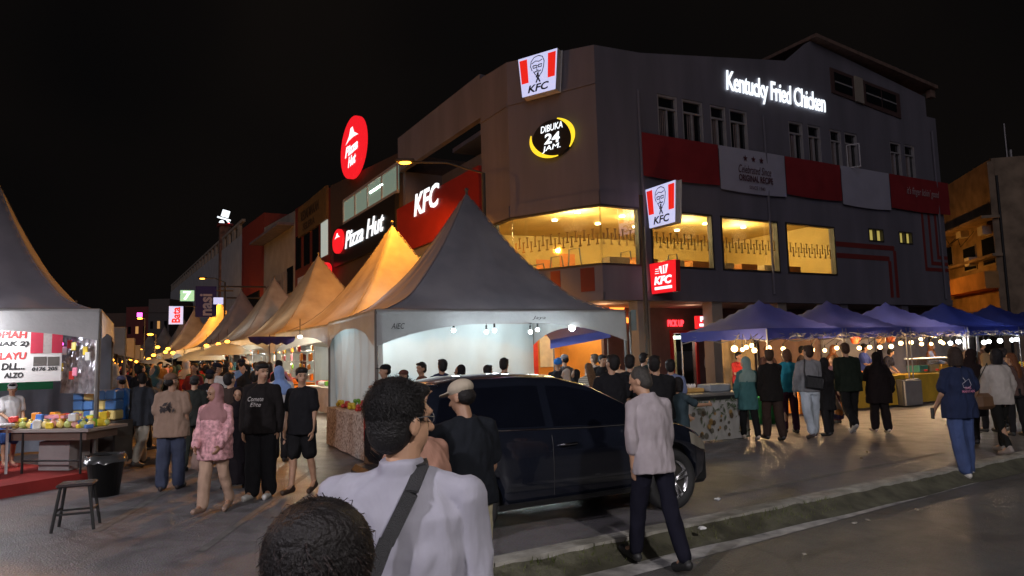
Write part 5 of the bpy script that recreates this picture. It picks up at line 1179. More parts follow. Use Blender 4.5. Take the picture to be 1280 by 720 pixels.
o = MB().pbox(TL, .08, tw*.62, PZ+.01, zt_-.2, -.6, -.2).build('cardboard_box', mat('grey_tarp_box', (.30, .27, .26), .7, bump=.5, bscale=6)); tag(o, 'grey wrapped box stored under the folding table on the red carpet', 'box')
for k in range(22):
    x = -.25+(tw+.3)*(k % 11)/10; o_ = -.12-.3*(k//11); cn = rs.choice([(.75, .55, .15), (.75, .60, .25), (.45, .5, .15), (.7, .35, .3)])
    mb = MB().ball((0, 0, .055), (.058, .05, .055), 10).tube([(0, 0, .09), (0, 0, .135)], [.012, .03], 6); o = mb.build('food_bag', paint(cn, .22, bump=.5, bscale=20), None, True); o.location = TL.pt(x, zt_, o_); tag(o, 'plastic-wrapped food bag on the folding table over the red carpet', 'food bag', 'wrapped food bags on the left table')
for k in range(12):
    x, z = -.05+.24*(k % 4), (k//4); o = MB().box((0, 0, .08), (.17, .26, .15), bev=.02).build('food_pack', paint((.08, .20, .45) if k % 3 else (.7, .55, .2), .3)); o.location = TL.pt(x*.8-.0, zt_-.04+.16*z, -1.15)+UP*.06; tag(o, 'blue and yellow carton stacked behind the wrapped food bags', 'carton', 'cartons stacked behind the left table')
o = MB().pbox(TL, -.2, .72, PZ, zt_+.01, -1.35, -.95).build('crate_stand', M['frame_dark']); tag(o, 'dark stand carrying the stacked cartons behind the folding table', 'stand')
mb = MB().pbox(TL, tw*.15, tw*.55, zt_+.14, zt_+.18, -.5, -.15); tag(mb.build('pink_tray', paint((.75, .3, .35))), 'pink tray lying across the wrapped food bags', 'tray')
for k in range(46):
    cn = rs.choice(['orange', 'yellow', 'white', 'green', 'red', 'blue', 'yellow', 'white']); x = rs.uniform(-.3, tw+.1); h_ = rs.uniform(.05, .13); q_ = TL.pt(x, zt_+h_/2+(.10 if k % 3 == 0 else 0), -rs.uniform(.05, .68))
    o = MB().box((0, 0, 0), (rs.uniform(.07, .15), rs.uniform(.06, .12), h_), bev=.012).build('snack_pack', paint(COLS[cn], .3, bump=.4, bscale=25)); o.location = q_; o.rotation_euler = (0, rs.uniform(-.15, .15), rs.uniform(0, 3)); tag(o, '%s snack pack in the heap on the folding table' % cn, 'snack pack', 'snack packs heaped on the left table')
# white side table at the frame edge
a2 = gp(-60, 600, PZ); t = thing('side_table', 'white table top cut by the left picture edge', 'table', a2); MB().box((.0, .2, .70), (1.05, .5, .04), bev=.01).build('table_top', M['white_plastic'], t)
for x, y in ((-.45, 0), (.45, 0), (-.45, .4), (.45, .4)): MB().tube([(x, y, 0), (x, y, .68)], .02, 6).build('leg', M['white_plastic'], t)
# printed sign inside the tent front
SB = Plane((E0+vl*.8-ulv*0).to_2d(), ulv.to_2d(), (-vl).to_2d()); a, b, c, d_ = SB.rect(-70, 411, 76, 476); sg = thing('printed_signboard', 'white printed banner with red and black words hanging in the left tent', 'sign', SB.pt((a+b)/2, (c+d_)/2))
wbuild(MB().pbox(SB, a, b, c, d_, -.02, 0), 'sign_panel', mat('white_print_vinyl', (.62, .60, .58), .5, var=.04), sg)
def st(s_, x0, y0, x1, y1, m2, mbx): q = SB.rect(x0, y0, x1, y1); text(mbx, s_, SB.pt(q[0], q[2], .004), SB.X, UP, q[1]-q[0], q[3]-q[2], .003, .04, .1)
rd_, bk_ = MB(), MB(); st('KOPIAH', -20, 414, 34, 423, 0, rd_); st('(ANAK 2)', -22, 427, 36, 434, 0, bk_); st('MELAYU', -18, 441, 33, 449, 0, rd_); st('DLL...', 2, 454, 31, 462, 0, bk_); st('ALZO', 5, 466, 29, 472, 0, bk_); st('0176 205', 40, 459, 72, 463, 0, bk_)
wbuild(rd_, 'red_lettering', paint((.50, .04, .04)), sg); wbuild(bk_, 'black_lettering', M['black'], sg)
mb = MB(); q = SB.rect(39, 414, 78, 441)
mb.pbox(SB, q[0], q[0]+.16, q[2], q[3], .0, .008, 0).pbox(SB, q[1]-.14, q[1], q[2], q[3], .0, .008, 0).pbox(SB, q[0]+.16, q[1]-.14, q[2], q[3], .0, .006, 1)
q = SB.rect(42, 446, 58, 457); mb.pbox(SB, q[0], q[1], q[2], q[3], 0, .007, 2); q = SB.rect(60, 446, 74, 457); mb.pbox(SB, q[0], q[1], q[2], q[3], 0, .007, 2)
wbuild(mb, 'printed_picture', [paint((.45, .02, .05)), paint((.40, .35, .33), .5, vscale=30), paint((.08, .07, .06))], sg)
o = MB(); q = SB.rect(-40, 476, 66, 486, -.5); o.pbox(SB, q[0], q[1], q[2], q[3], -.52, -.5); tag(o.build('green_cloth', paint((.02, .30, .12), .7)), 'green cloth strip hanging below the printed banner', 'cloth')
# crinkled clear sheets with packets at the tent's right side
SP = Plane((E0-ulv*.03-vl*.05).to_2d(), V((.30, 1, 0)).to_2d(), V((1, -.3, 0)).to_2d()); mb = MB(); nx, ny = 30, 26
a, b = pd(76, 450, 11.3), pd(121, 450, 10.6)
for i in range(nx+1):
    for j in range(ny+1):
        p = V((a.x, a.y, 0)).lerp(V((b.x, b.y, 0)), i/nx); z = 1.25+(2.15-1.25)*j/ny; p = p+V((0, 1, 0))*.07*noise.noise(V((i*.5, j*.16, 3)))+V((0, 0, z)); mb.v.append(tuple(p))
for i in range(nx):
    for j in range(ny): q = i*(ny+1)+j; mb.f.append((q, q+ny+1, q+ny+2, q+1)); mb.m.append(0)
t = thing('plastic_sheet', 'crinkled shiny plastic sheet hanging beside the left tent pole', 'plastic sheet', V((a.x, a.y, 1.25))); wbuild(mb, 'sheet', mat('shiny_crinkled_plastic', (.30, .30, .33), .16, metal=.45, bump=1.0, bscale=9, var=.5, vscale=9, trans=.2), t, True)
for k in range(9):
    p = V((a.x, a.y, 0)).lerp(V((b.x, b.y, 0)), rs.uniform(.1, .95)); p.z = rs.uniform(1.35, 2.05); cn = rs.choice(['red', 'white', 'yellow', 'blue', 'pink']); o = MB().box((0, 0, 0), (.08, .02, .13), bev=.008).build('toy_packet', paint(COLS[cn], .3)); o.location = p-V((0, .10, 0)); tag(o, '%s packet hanging in front of the shiny plastic sheet' % cn, 'packet', 'packets hanging by the plastic sheet')
lamp('tent_light', E0-ulv*1.6+vl*.3+UP*.0+V((0, 0, -.25)), 60, (.95, .95, 1), .1, lt); lamp('tent_light', E0-ulv*3.2+vl*.9+V((0, 0, -.2)), 50, (.95, .93, 1), .1, lt)
for k, x in enumerate((.35,)): wbuild(MB().tube([E0-ulv*1.2+vl*.5+V((0, 0, -.12)), E0-ulv*2.2+vl*.5+V((0, 0, -.12))], .02, 8), 'lamp_tube', E['tube'], lt)
p = pd(77, 430, 11.0); o = MB().ball((0, 0, 0), .03, 8).build('small_magenta_lamp', E['magenta']); o.location = p; tag(o, 'tiny magenta lamp beside the printed banner', 'lamp')
# stool
c = gp(95, 660); t = thing('plastic_stool', 'small dark backless stool on the asphalt in front of the red carpet', 'stool', c, .35)
MB().box((0, 0, .455), (.34, .27, .035), bev=.015).build('seat', mat('dark_stool_seat', (.05, .04, .04), .22), t)
for x in (-1, 1):
    for y in (-1, 1): MB().tube([(x*.13, y*.10, .44), (x*.19, y*.15, .0)], .016, 8).build('leg', M['black'], t)
MB().tube([(-.165, -.125, .17), (.165, -.125, .17)], .011, 6).tube([(-.165, .125, .17), (.165, .125, .17)], .011, 6).tube([(-.165, -.125, .20), (-.165, .125, .20)], .011, 6).tube([(.165, -.125, .20), (.165, .125, .20)], .011, 6).build('stretcher', M['black'], t)
# ================================================================== PEOPLE
BAKE = []
def cap(a, b, ra, rb, n=12, fl=1.0, ax=None):
    """closed round-ended tapered limb; fl flattens it along ax"""
    a, b = V(a), V(b); d = (b-a); L_ = d.length or 1e-4; d = d/L_; t = ax.copy() if ax is not None else (V((1, 0, 0)) if abs(d.x) < .8 else V((0, 1, 0)))
    x = (t-d*t.dot(d)).normalized(); y = d.cross(x); vs = []; fs = []; rings = []
    for s_, c, r in ((-1, a, ra), (1, b, rb)):
        for q in ((90, 60, 30, 0) if s_ < 0 else (0, 30, 60, 90)):
            q = math.radians(q); rings.append((c+d*s_*r*math.sin(q), max(r*math.cos(q), r*.02)))
    for c, r in rings:
        for k in range(n): t_ = 2*math.pi*k/n; vs.append(c+x*r*math.cos(t_)*fl+y*r*math.sin(t_))
    m_ = len(rings)
    for i in range(m_-1):
        for k in range(n): fs.append((i*n+k, i*n+(k+1) % n, (i+1)*n+(k+1) % n, (i+1)*n+k))
    fs.append(tuple(range(n))[::-1]); fs.append(tuple((m_-1)*n+k for k in range(n)))
    return vs, fs
def ellip(c, r, R=None, n=16):
    mb = MB().ball((0, 0, 0), r, n); c = V(c); return [((R @ V(p)) if R else V(p))+c for p in mb.v], mb.f
def loft(secs, n=22, e=2.4):
    vs = []; fs = []
    for (x, y, z, rx, ry) in secs:
        for k in range(n):
            t = 2*math.pi*k/n; c, s_ = math.cos(t), math.sin(t); vs.append(V((x+rx*math.copysign(abs(c)**(2/e), c), y+ry*math.copysign(abs(s_)**(2/e), s_), z)))
    for i in range(len(secs)-1):
        for k in range(n): fs.append((i*n+k, i*n+(k+1) % n, (i+1)*n+(k+1) % n, (i+1)*n+k))
    fs.append(tuple(range(n))[::-1]); fs.append(tuple((len(secs)-1)*n+k for k in range(n))); return vs, fs
def xf(pc, f): return [f(p) for p in pc[0]], pc[1]
def emit(name, pcs, m_, root, s, vox, sm=3, wr=0.0, wf=7.0, seed=0):
    vs, fs = [], []
    for a, b in pcs: n = len(vs); vs += [tuple(p*s) for p in a]; fs += [tuple(i+n for i in f) for f in b]
    me = bpy.data.meshes.new(name); me.from_pydata(vs, [], fs); me.materials.append(m_); o = bpy.data.objects.new(name, me); COL.objects.link(o); o.parent = root
    md = o.modifiers.new('r', 'REMESH'); md.mode = 'VOXEL'; md.voxel_size = vox; md.use_smooth_shade = True
    md = o.modifiers.new('s', 'SMOOTH'); md.iterations = sm; md.factor = .5
    BAKE.append((o, wr, wf, seed, m_)); return o
def bake_all():
    bpy.context.view_layer.update(); dg = bpy.context.evaluated_depsgraph_get()
    for o, wr, wf, seed, m_ in BAKE:
        me = bpy.data.meshes.new_from_object(o.evaluated_get(dg)); old = o.data; o.modifiers.clear(); o.data = me; bpy.data.meshes.remove(old)
        if len(me.materials) == 0: me.materials.append(m_)
        if wr > 0:
            nr = [v.normal.copy() for v in me.vertices]
            for v, nn in zip(me.vertices, nr):
                c = v.co; f = noise.noise(V((c.x*wf*1.3+seed, c.y*wf*1.3, c.z*wf*.55+c.x*wf*.5)))+.45*noise.noise(V((c.x*wf*2.6, c.y*wf*2.6+seed, c.z*wf*1.6-c.x*wf)))
                v.co = c+nn*(1-abs(f)*2.4)*wr*.6
        me.polygons.foreach_set('use_smooth', [True]*len(me.polygons)); me.update()
    BAKE.clear()
SK = {'a': (.42, .24, .15), 'b': (.33, .18, .11), 'c': (.22, .115, .07)}
def skin(k='a'): return _sk(k)
_skc = {}
def _sk(k):
    if k not in _skc: _skc[k] = mat('skin', SK[k], .5, var=.08, vscale=14, bump=.08, bscale=60)
    return _skc[k]
def cloth(col, pat=None):
    key = ('c', tuple(col), pat)
    if key not in _pc:
        if pat == 'print': _pc[key] = mat('printed_cloth', col, .8, vscale=22, col2=tuple(min(1, c*2.6+.05) for c in col), bump=.6, bscale=16, vdet=3)
        elif pat == 'stripe':
            m = mat('striped_cloth', col, .85, bump=.4, bscale=14); nt = m.node_tree; b = nt.nodes['Principled BSDF']; wv = nt.nodes.new('ShaderNodeTexWave'); wv.bands_direction = 'Z'; wv.inputs['Scale'].default_value = 9
            tcn = nt.nodes.new('ShaderNodeTexCoord'); nt.links.new(tcn.outputs['Object'], wv.inputs['Vector']); mx = nt.nodes.new('ShaderNodeMixRGB'); mx.inputs[1].default_value = (*col, 1); mx.inputs[2].default_value = (.6, .58, .5, 1)
            nt.links.new(wv.outputs['Fac'], mx.inputs[0]); nt.links.new(mx.outputs[0], b.inputs['Base Color']); _pc[key] = m
        elif pat == 'check':
            m = mat('checked_cloth', col, .8, bump=.3, bscale=14); nt = m.node_tree; b = nt.nodes['Principled BSDF']; ck = nt.nodes.new('ShaderNodeTexChecker'); ck.inputs['Scale'].default_value = 75; ck.inputs[1].default_value = (*col, 1); ck.inputs[2].default_value = (*[c*.72 for c in col], 1)
            tcn = nt.nodes.new('ShaderNodeTexCoord'); nt.links.new(tcn.outputs['Object'], ck.inputs[0]); nt.links.new(ck.outputs[0], b.inputs['Base Color']); _pc[key] = m
        elif pat == 'denim': _pc[key] = mat('denim', col, .85, vscale=3, col2=tuple(min(1, c*1.7) for c in col), bump=.5, bscale=18)
        else:
            m = mat('cloth', col, .9, var=.10, vscale=9, bump=.32, bscale=6.5, spec=.12 if max(col) < .06 else .3); _pc[key] = m; nt = m.node_tree
            tcn = next(n for n in nt.nodes if n.type == 'TEX_COORD'); n2 = [n for n in nt.nodes if n.type == 'TEX_NOISE'][1]; mp = nt.nodes.new('ShaderNodeMapping'); mp.inputs['Scale'].default_value = (1.2, 1.2, .35); mp.inputs['Rotation'].default_value = (.25, .2, 0)
            nt.links.new(tcn.outputs['Object'], mp.inputs[0]); nt.links.new(mp.outputs[0], n2.inputs['Vector']); n2.inputs['Distortion'].default_value = .9; next(n for n in nt.nodes if n.type == 'BUMP').inputs['Distance'].default_value = .04
    return _pc[key]
HAIRM = {}
def hairm(col):
    if col not in HAIRM: HAIRM[col] = mat('hair', col, .6, var=.3, vscale=40, bump=.5, bscale=120, spec=.3)
    return HAIRM[col]
BLK = (.012, .010, .010)
def person(label, pos, yaw, H=1.68, build=1.0, sk='a', hair='short', hc=BLK, top='tee', tc=(.02, .02, .02), tp=None, hem=.84, bot='trousers', bc=(.015, .015, .018), bp=None, sc=(.03, .03, .03),
           lr=(0, 0), ll=(0, 0), ar=None, al=None, lean=0.0, hy=0.0, hp=0.0, vox=.013, group=None, face=False, wide=1.0, capc=None, baggy=1.0, tuck=False, feet=True, wr=1.5, sq=1.0, collar=False):
    """yaw 0 looks away from the camera (+Y). lr/ll: hip swing, knee bend. ar/al: shoulder swing, spread, elbow bend, inward turn."""
    s = H/1.72; root = thing('person', label, 'person', pos, math.radians(yaw), group); B = build
    hh = hash_(label); seed = (hh % 100)*.37; ARMS = [(2, .12, .2, .05), (10, .14, .5, .15), (-10, .12, .25, .05), (28, .12, 1.3, .35), (6, .2, .35, .0), (40, .1, 1.5, .5), (-4, .1, .15, .05), (16, .16, .9, .3)]
    if ar is None: ar = ARMS[hh % 8]
    if al is None: al = ARMS[(hh//8) % 8]
    if lr == (0, 0) and ll == (0, 0): q_ = (hh//64) % 5; lr, ll = ((6, 3), (-6, 6), (9, 2), (-3, 4), (2, 2))[q_], ((-6, 6), (6, 2), (-8, 10), (5, 3), (-2, 8))[q_]
    if hy == 0 and hp == 0: hy, hp = ((hh//7) % 9-4)*9, ((hh//5) % 4-1)*6
    # legs
    J = {}
    for side, (sw, kb) in ((1, lr), (-1, ll)):
        hip = V((side*.088*B, 0, .90)); a = math.radians(sw); k = math.radians(kb); knee = hip+V((side*.012, math.sin(a), -math.cos(a)))*.42; sa = a-k
        ank = knee+V((0, math.sin(sa), -math.cos(sa)))*.40; fp = min(0.0, sa*.9) if sa < -.15 else (max(0, sa)*.5 if a > .2 else 0); toe = ank+V((side*.02, math.cos(fp)*.175, math.sin(fp)*.175-.045)); J[side] = [hip, knee, ank, toe, sa]
    dz = .085-min(min(j[2].z, j[3].z+.045) for j in J.values())
    pelvis = V((0, 0, .92+dz))
    for j in J.values():
        for q in range(4): j[q] = j[q]+V((0, 0, dz))
    Lm = Matrix.Rotation(-math.radians(lean), 3, 'X')
    U = lambda p: pelvis+Lm @ (V(p)-V((0, 0, .92)))
    nb = V((0, .0, 1.46)); Hm = Lm @ (Matrix.Rotation(math.radians(hy), 3, 'Z') @ Matrix.Rotation(-math.radians(hp), 3, 'X')); NB = U(nb)
    HD = lambda p: NB+Hm @ (V(p)-nb)
    A_ = {}
    for side, (p, q, e, tw) in ((1, ar), (-1, al)):
        p, q, e, tw = math.radians(p), q, math.radians(e*57.3) if e < 3.2 else math.radians(e), tw
        sh = V((side*.172*B*sq, -.005, 1.378)); ua = V((side*math.sin(q), math.cos(q)*math.sin(p), -math.cos(q)*math.cos(p)))
        el = sh+ua*.285; fa = V((-side*math.sin(tw), math.cos(tw)*math.sin(p+e), -math.cos(tw)*math.cos(p+e))); wr_ = el+fa*.25; A_[side] = [U(sh), U(el), U(wr_), (Lm @ fa).normalized()]
    fine = vox < .009
    # ---- body (one continuous skin surface)
    P = []
    t_ = [(0, 0, .84, .145*B, .095), (0, 0, .92, .158*B, .105), (0, .005, 1.06, .135*B, .095), (0, .0, 1.22, .155*B, .105), (0, 0, 1.34, .165*B, .10), (0, -.005, 1.395, .108*B, .072), (0, -.005, 1.44, .058, .052)]
    P.append(xf(loft(t_), U)); P.append(cap(U((0, -.005, 1.41)), HD((0, .01, 1.55)), .056, .052))
    for side in (1, -1): P.append(cap(U((0, -.005, 1.395)), A_[side][0]-V((0, 0, .012)), .034, .036))
    E_ = lambda c, r, R=None: xf(ellip((0, 0, 0), r), lambda p: HD(V(c)+p))
    P += [E_((0, -.008, 1.625), (.074, .094, .092)), E_((0, .028, 1.565), (.058, .062, .072)), E_((0, .048, 1.518), (.030, .030, .026))]
    P.append(cap(HD((0, .085, 1.605)), HD((0, .108, 1.575)), .010, .015)); P.append(E_((0, .078, 1.54), (.024, .014, .011)))
    P.append(cap(HD((-.035, .078, 1.628)), HD((.035, .078, 1.628)), .012, .012))
    for side in (1, -1): P.append(E_((side*.078, -.008, 1.59), (.011, .020, .033)))
    for side in (1, -1):
        a0, e0, w0, fd = A_[side]; P += [cap(a0, e0, .050*B**.5, .038), cap(e0, w0, .039, .027)]
        # hand: palm, four fingers of unequal length, thumb
        Zr = V((0, 1, 0)) if abs(fd.y) < .8 else V((0, 0, 1)); inn = V((-side, 0, 0)); inn = (inn-fd*inn.dot(fd)).normalized(); wd = fd.cross(inn).normalized()
        if wd.dot(V((0, 1, 0))*1.0+V((0, 0, .5))) < 0: wd = -wd
        pc = w0+fd*.048; P.append(cap(w0+fd*.01, w0+fd*.075, .030, .037, fl=.5, ax=inn))
        for k, (o_, L_) in enumerate(((.027, .070), (.009, .080), (-.009, .075), (-.026, .058))):
            b_ = w0+fd*.085+wd*o_; m_ = b_+(fd*.92+inn*.25).normalized()*L_*.5; t2 = m_+(fd*.6+inn*.75).normalized()*L_*.5; r_ = .0092 if fine else .011
            P += [cap(b_-fd*.03, m_, r_, r_*.95, 8), cap(m_, t2, r_*.95, r_*.8, 8)]
        tb = w0+fd*.025+wd*.026; tm = tb+(fd*.6+wd*.65+inn*.25).normalized()*.045; P += [cap(tb, tm, .012, .011, 8), cap(tm, tm+(fd*.85+wd*.15+inn*.3).normalized()*.032, .011, .009, 8)]
        h_, kn, an, to, sa = J[side]; P += [cap(h_, kn, .078*B, .053), cap(kn, kn.lerp(an, .35)+V((0, -.012, 0)), .052, .052), cap(kn.lerp(an, .35)+V((0, -.012, 0)), an, .052, .034), cap(an+V((0, -.03, -.04)), to, .034, .028), cap(an, an.lerp(to, .6), .036, .030)]
    emit('body', P, skin(sk), root, s, vox, 2)
    # ---- upper garment
    g = .016*wide; hz = hem; low = (.185 if not tuck else .165)*B*wide; T = []
    if top in ('tee', 'long', 'vest'):
        secs = [(0, 0, hz, low, .128*wide), (0, 0, hz+.05, low, .128*wide), (0, 0, .96, low*.985, .125*wide), (0, .005, 1.08, .160*B*wide, .118*wide), (0, .0, 1.22, (.172*B+g*.3)*(.5+.5*wide), .122*wide), (0, 0, 1.33, .176*B+g*.3, .116), (0, -.005, 1.395, .135*B, .092), (0, -.008, 1.445, .078, .068)]
        T.append(xf(loft(secs), U))
        for side in (1, -1):
            a0, e0, w0, fd = A_[side]; T.append(cap(U((side*.045, -.005, 1.42)), a0, .050, .054*(.6+.4*wide)))
            if top == 'tee': T.append(cap(a0, a0.lerp(e0, .72), .056*(.6+.4*wide), .064*wide))
            elif top == 'long': T += [cap(a0, e0, .057*(.6+.4*wide), .052*wide), cap(e0, w0.lerp(e0, .06), .055*wide, .045*wide)]
        if top == 'rolled': pass
    elif top == 'rolled':
        secs = [(0, 0, hz, low, .128*wide), (0, 0, hz+.05, low, .128*wide), (0, 0, .96, low*.985, .125*wide), (0, .005, 1.08, .165*B*wide, .118*wide), (0, .0, 1.22, .180*B, .122*wide), (0, 0, 1.33, .178*B, .116), (0, -.005, 1.395, .135*B, .092), (0, -.008, 1.455, .082, .070)]
        T.append(xf(loft(secs), U))
        for side in (1, -1): a0, e0, w0, fd = A_[side]; T += [cap(U((side*.045, -.005, 1.42)), a0, .052, .056), cap(a0, e0, .058, .054*wide), cap(e0, e0.lerp(w0, .35), .058, .052)]
    elif top == 'abaya':
        secs = [(0, 0, .10, .25*wide, .22*wide), (0, 0, .5, .215*wide, .18*wide), (0, 0, .92, .185*wide, .135*wide), (0, 0, 1.08, .165*wide, .12*wide), (0, 0, 1.3, .18, .12), (0, -.005, 1.42, .13, .09), (0, 0, 1.455, .08, .07)]
        T.append(xf(loft(secs), lambda p: U(p) if p.z > .9 else V((p.x, p.y, p.z+dz*(p.z > .3)))))
        for side in (1, -1): a0, e0, w0, fd = A_[side]; T += [cap(U((side*.045, 0, 1.42)), a0, .05, .056), cap(a0, e0, .058, .06), cap(e0, w0, .062, .066)]
    if collar: T.append(xf(loft([(0, -.005, 1.43, .075, .07), (0, -.012, 1.455, .066, .066), (0, -.012, 1.485, .064, .064)]), U))
    if top != 'none': emit('shirt' if top != 'abaya' else 'long_dress', T, cloth(tc, tp), root, s, max(vox, .008), 2, .010*wr, 7.0, seed)
    # ---- trousers / shorts / skirt
    if top != 'abaya':
        T = [xf(loft([(0, 0, .80, .16*B, .11), (0, 0, .90, .172*B, .118), (0, 0, .985, .160*B, .110)]), lambda p: pelvis+(V(p)-V((0, 0, .92))))]; f_ = {'trousers': 1.0, 'shorts': .0, 'leggings': 1.0, 'skirt': 0}[bot]
        if bot == 'skirt': T.append(loft([(0, 0, .18+dz, .24, .20), (0, 0, .5+dz, .20, .17), (0, 0, .92+dz, .168, .115)]))
        for side in (1, -1):
            h_, kn, an, to, sa = J[side]
            if bot == 'trousers': T += [cap(h_, kn, .090*B*baggy**.5, .070*baggy), cap(kn, an.lerp(kn, .04), .070*baggy, .062*baggy)]
            elif bot == 'leggings': T += [cap(h_, kn, .086*B, .060), cap(kn, an.lerp(kn, .08), .060, .044)]
            elif bot == 'shorts': T += [cap(h_, h_.lerp(kn, .88), .092*B, .088*baggy)]
        emit({'shorts': 'shorts', 'skirt': 'skirt'}.get(bot, 'trousers'), T, cloth(bc, bp), root, s, max(vox, .010), 2, .012*wr, 5.0, seed+3)
    if feet:
        for side in (1, -1):
            h_, kn, an, to, sa = J[side]; d_ = (to-an); d_.normalize(); fl_ = V((d_.x, d_.y, max(d_.z, -.05)-.0)); hl = an+V((0, -.045, -.045)); tt = to+V((0, .02, 0))
            if min(hl.z, tt.z) < .03: lift = .034-min(hl.z, tt.z); hl.z += max(0, lift); tt.z += max(0, lift)
            emit('shoe', [cap(hl, tt, .038, .036, fl=1.0), cap(an+V((0, -.01, .0)), hl.lerp(tt, .5), .042, .036), cap(hl-V((0, 0, .016)), tt-V((0, 0, .016)), .030, .030)], paint(sc, .55), root, s, max(vox, .008), 1)
    # ---- hair, cap, headscarf
    if hair in ('short', 'long', 'bob', 'bald', 'bun', 'fluffy'):
        k = 1.0 if hair != 'bald' else .955; vb = max(.006, vox*.7)
        Hh = [E_((0, -.026, 1.643), (.086*k, .095*k, .090*k)), E_((0, -.045, 1.580), (.077*k, .068*k, .078*k)), E_((0, -.036, 1.612), (.083*k, .084*k, .085*k))]
        if hair == 'fluffy': Hh += [E_((0, .015, 1.685), (.085, .085, .048)), E_((0, -.03, 1.685), (.086, .09, .058))]
        if hair in ('short', 'fluffy'): Hh.append(E_((0, .045, 1.692), (.062, .045, .026)))
        if hair == 'long': Hh += [xf(loft([(0, -.06, 1.18, .07, .025), (0, -.085, 1.30, .10, .035), (0, -.07, 1.46, .098, .05), (0, -.045, 1.60, .088, .07)]), HD)]
        if hair == 'bob': Hh += [xf(loft([(0, -.04, 1.47, .085, .06), (0, -.035, 1.55, .095, .08), (0, -.03, 1.63, .09, .09)]), HD)]
        if hair == 'bun': Hh += [E_((0, -.13, 1.66), (.04, .04, .04))]
        emit('hair', Hh, hairm(hc), root, s, vb, 12 if fine else 2, .002 if fine else .004, 30.0, seed)
    if hair == 'cap' or capc:
        c_ = capc or (.02, .02, .03); Hh = [E_((0, -.012, 1.665), (.088, .104, .068))]; Hh.append(xf(loft([(0, .125, 1.648, .055, .045), (0, .125, 1.657, .058, .050)]), HD)); Hh.append(cap(HD((0, .07, 1.66)), HD((0, .13, 1.653)), .05, .04, fl=1, ax=None) if False else xf(loft([(0, .10, 1.650, .072, .07), (0, .10, 1.660, .072, .07)]), HD))
        emit('cap', Hh, cloth(c_), root, s, max(.007, vox*.7), 1)
        if hair == 'cap': emit('hair', [E_((0, -.045, 1.600), (.079, .066, .066))], hairm(hc), root, s, max(.007, vox*.8), 1, .004, 30)
    if hair == 'turban':
        emit('head_wrap', [E_((0, -.015, 1.66), (.098, .11, .08)), E_((.02, .0, 1.70), (.07, .08, .05))], cloth(hc), root, s, .01, 2, .008, 14)
    if hair == 'hijab':
        k = 1.0; Hh = [E_((0, -.038, 1.634), (.092, .094, .102)), xf(loft([(0, -.015, 1.44, .088, .088), (0, -.018, 1.50, .085, .085), (0, -.036, 1.56, .088, .082), (0, -.038, 1.62, .088, .084)]), HD)]
        Hh.append(xf(loft([(0, .0, 1.20, .20*B, .145), (0, .0, 1.27, .215*B, .15), (0, 0, 1.36, .205*B, .135), (0, 0, 1.43, .14*B, .105), (0, -.005, 1.475, .088, .085)]), U))
        emit('headscarf', Hh, cloth(hc), root, s, max(.009, vox*.9), 2, .010, 9.0, seed)
    if face:
        for side in (1, -1):
            c = HD((side*.030, .079, 1.612))*s; MB().ball(c, .0085*s, 8).build('eye', _eye(), root, True)
            MB().tube([HD((side*.014, .093, 1.634))*s, HD((side*.032, .092, 1.639))*s, HD((side*.048, .080, 1.633))*s], .0035*s, 5).build('eyebrow', hairm(BLK), root)
        MB().tube([HD((-.022, .088, 1.540))*s, HD((0, .094, 1.541))*s, HD((.022, .088, 1.540))*s], .0045*s, 5).build('lips', paint((.30, .10, .08), .5), root)
    root['J'] = 0; del root['J']
    return root, dict(U=lambda p: (U(p))*s, HD=lambda p: HD(p)*s, A=A_, s=s, J=J, at=lambda p: V(root.location)+Matrix.Rotation(root.rotation_euler[2], 3, 'Z') @ (p))
def hash_(t):
    h = 7
    for ch in t: h = (h*31+ord(ch)) % 100003
    return h
def _eye():
    if 'eye' not in M: M['eye'] = mat('dark_eye', (.02, .015, .012), .15)
    return M['eye']
def foot(px, py, z=0.0): p = gp(px, py, z); return p
def Hof(px_head, pos): # height from the pixel of the head top
    d_ = ray(pos[0]/pos[1]*FPX+640, px_head); t = pos[1]/d_.y; return EYE+d_.z*t-pos[2]
def P_(label, fx, fy, hy_px, yaw, z=0.0, Y=None, **k):
    pos = gp(fx, fy, z) if Y is None else pd(fx, 450, Y); pos.z = z; H = Hof(hy_px, pos); H = max(1.30, min(1.90, H)); k.setdefault('hair', 'short')
    if k['hair'] in ('hijab', 'cap', 'turban', 'fluffy'): H -= .02
    return person(label, pos, yaw, H, **k)
NAVY, DK, GREY, WHT, KHK = (.015, .02, .05), (.018, .017, .018), (.16, .16, .17), (.55, .55, .55), (.26, .21, .13)
def emblem_on(info, root, lines, col, y0, z0, w_, h_, back=True, curve=.0):
    pass
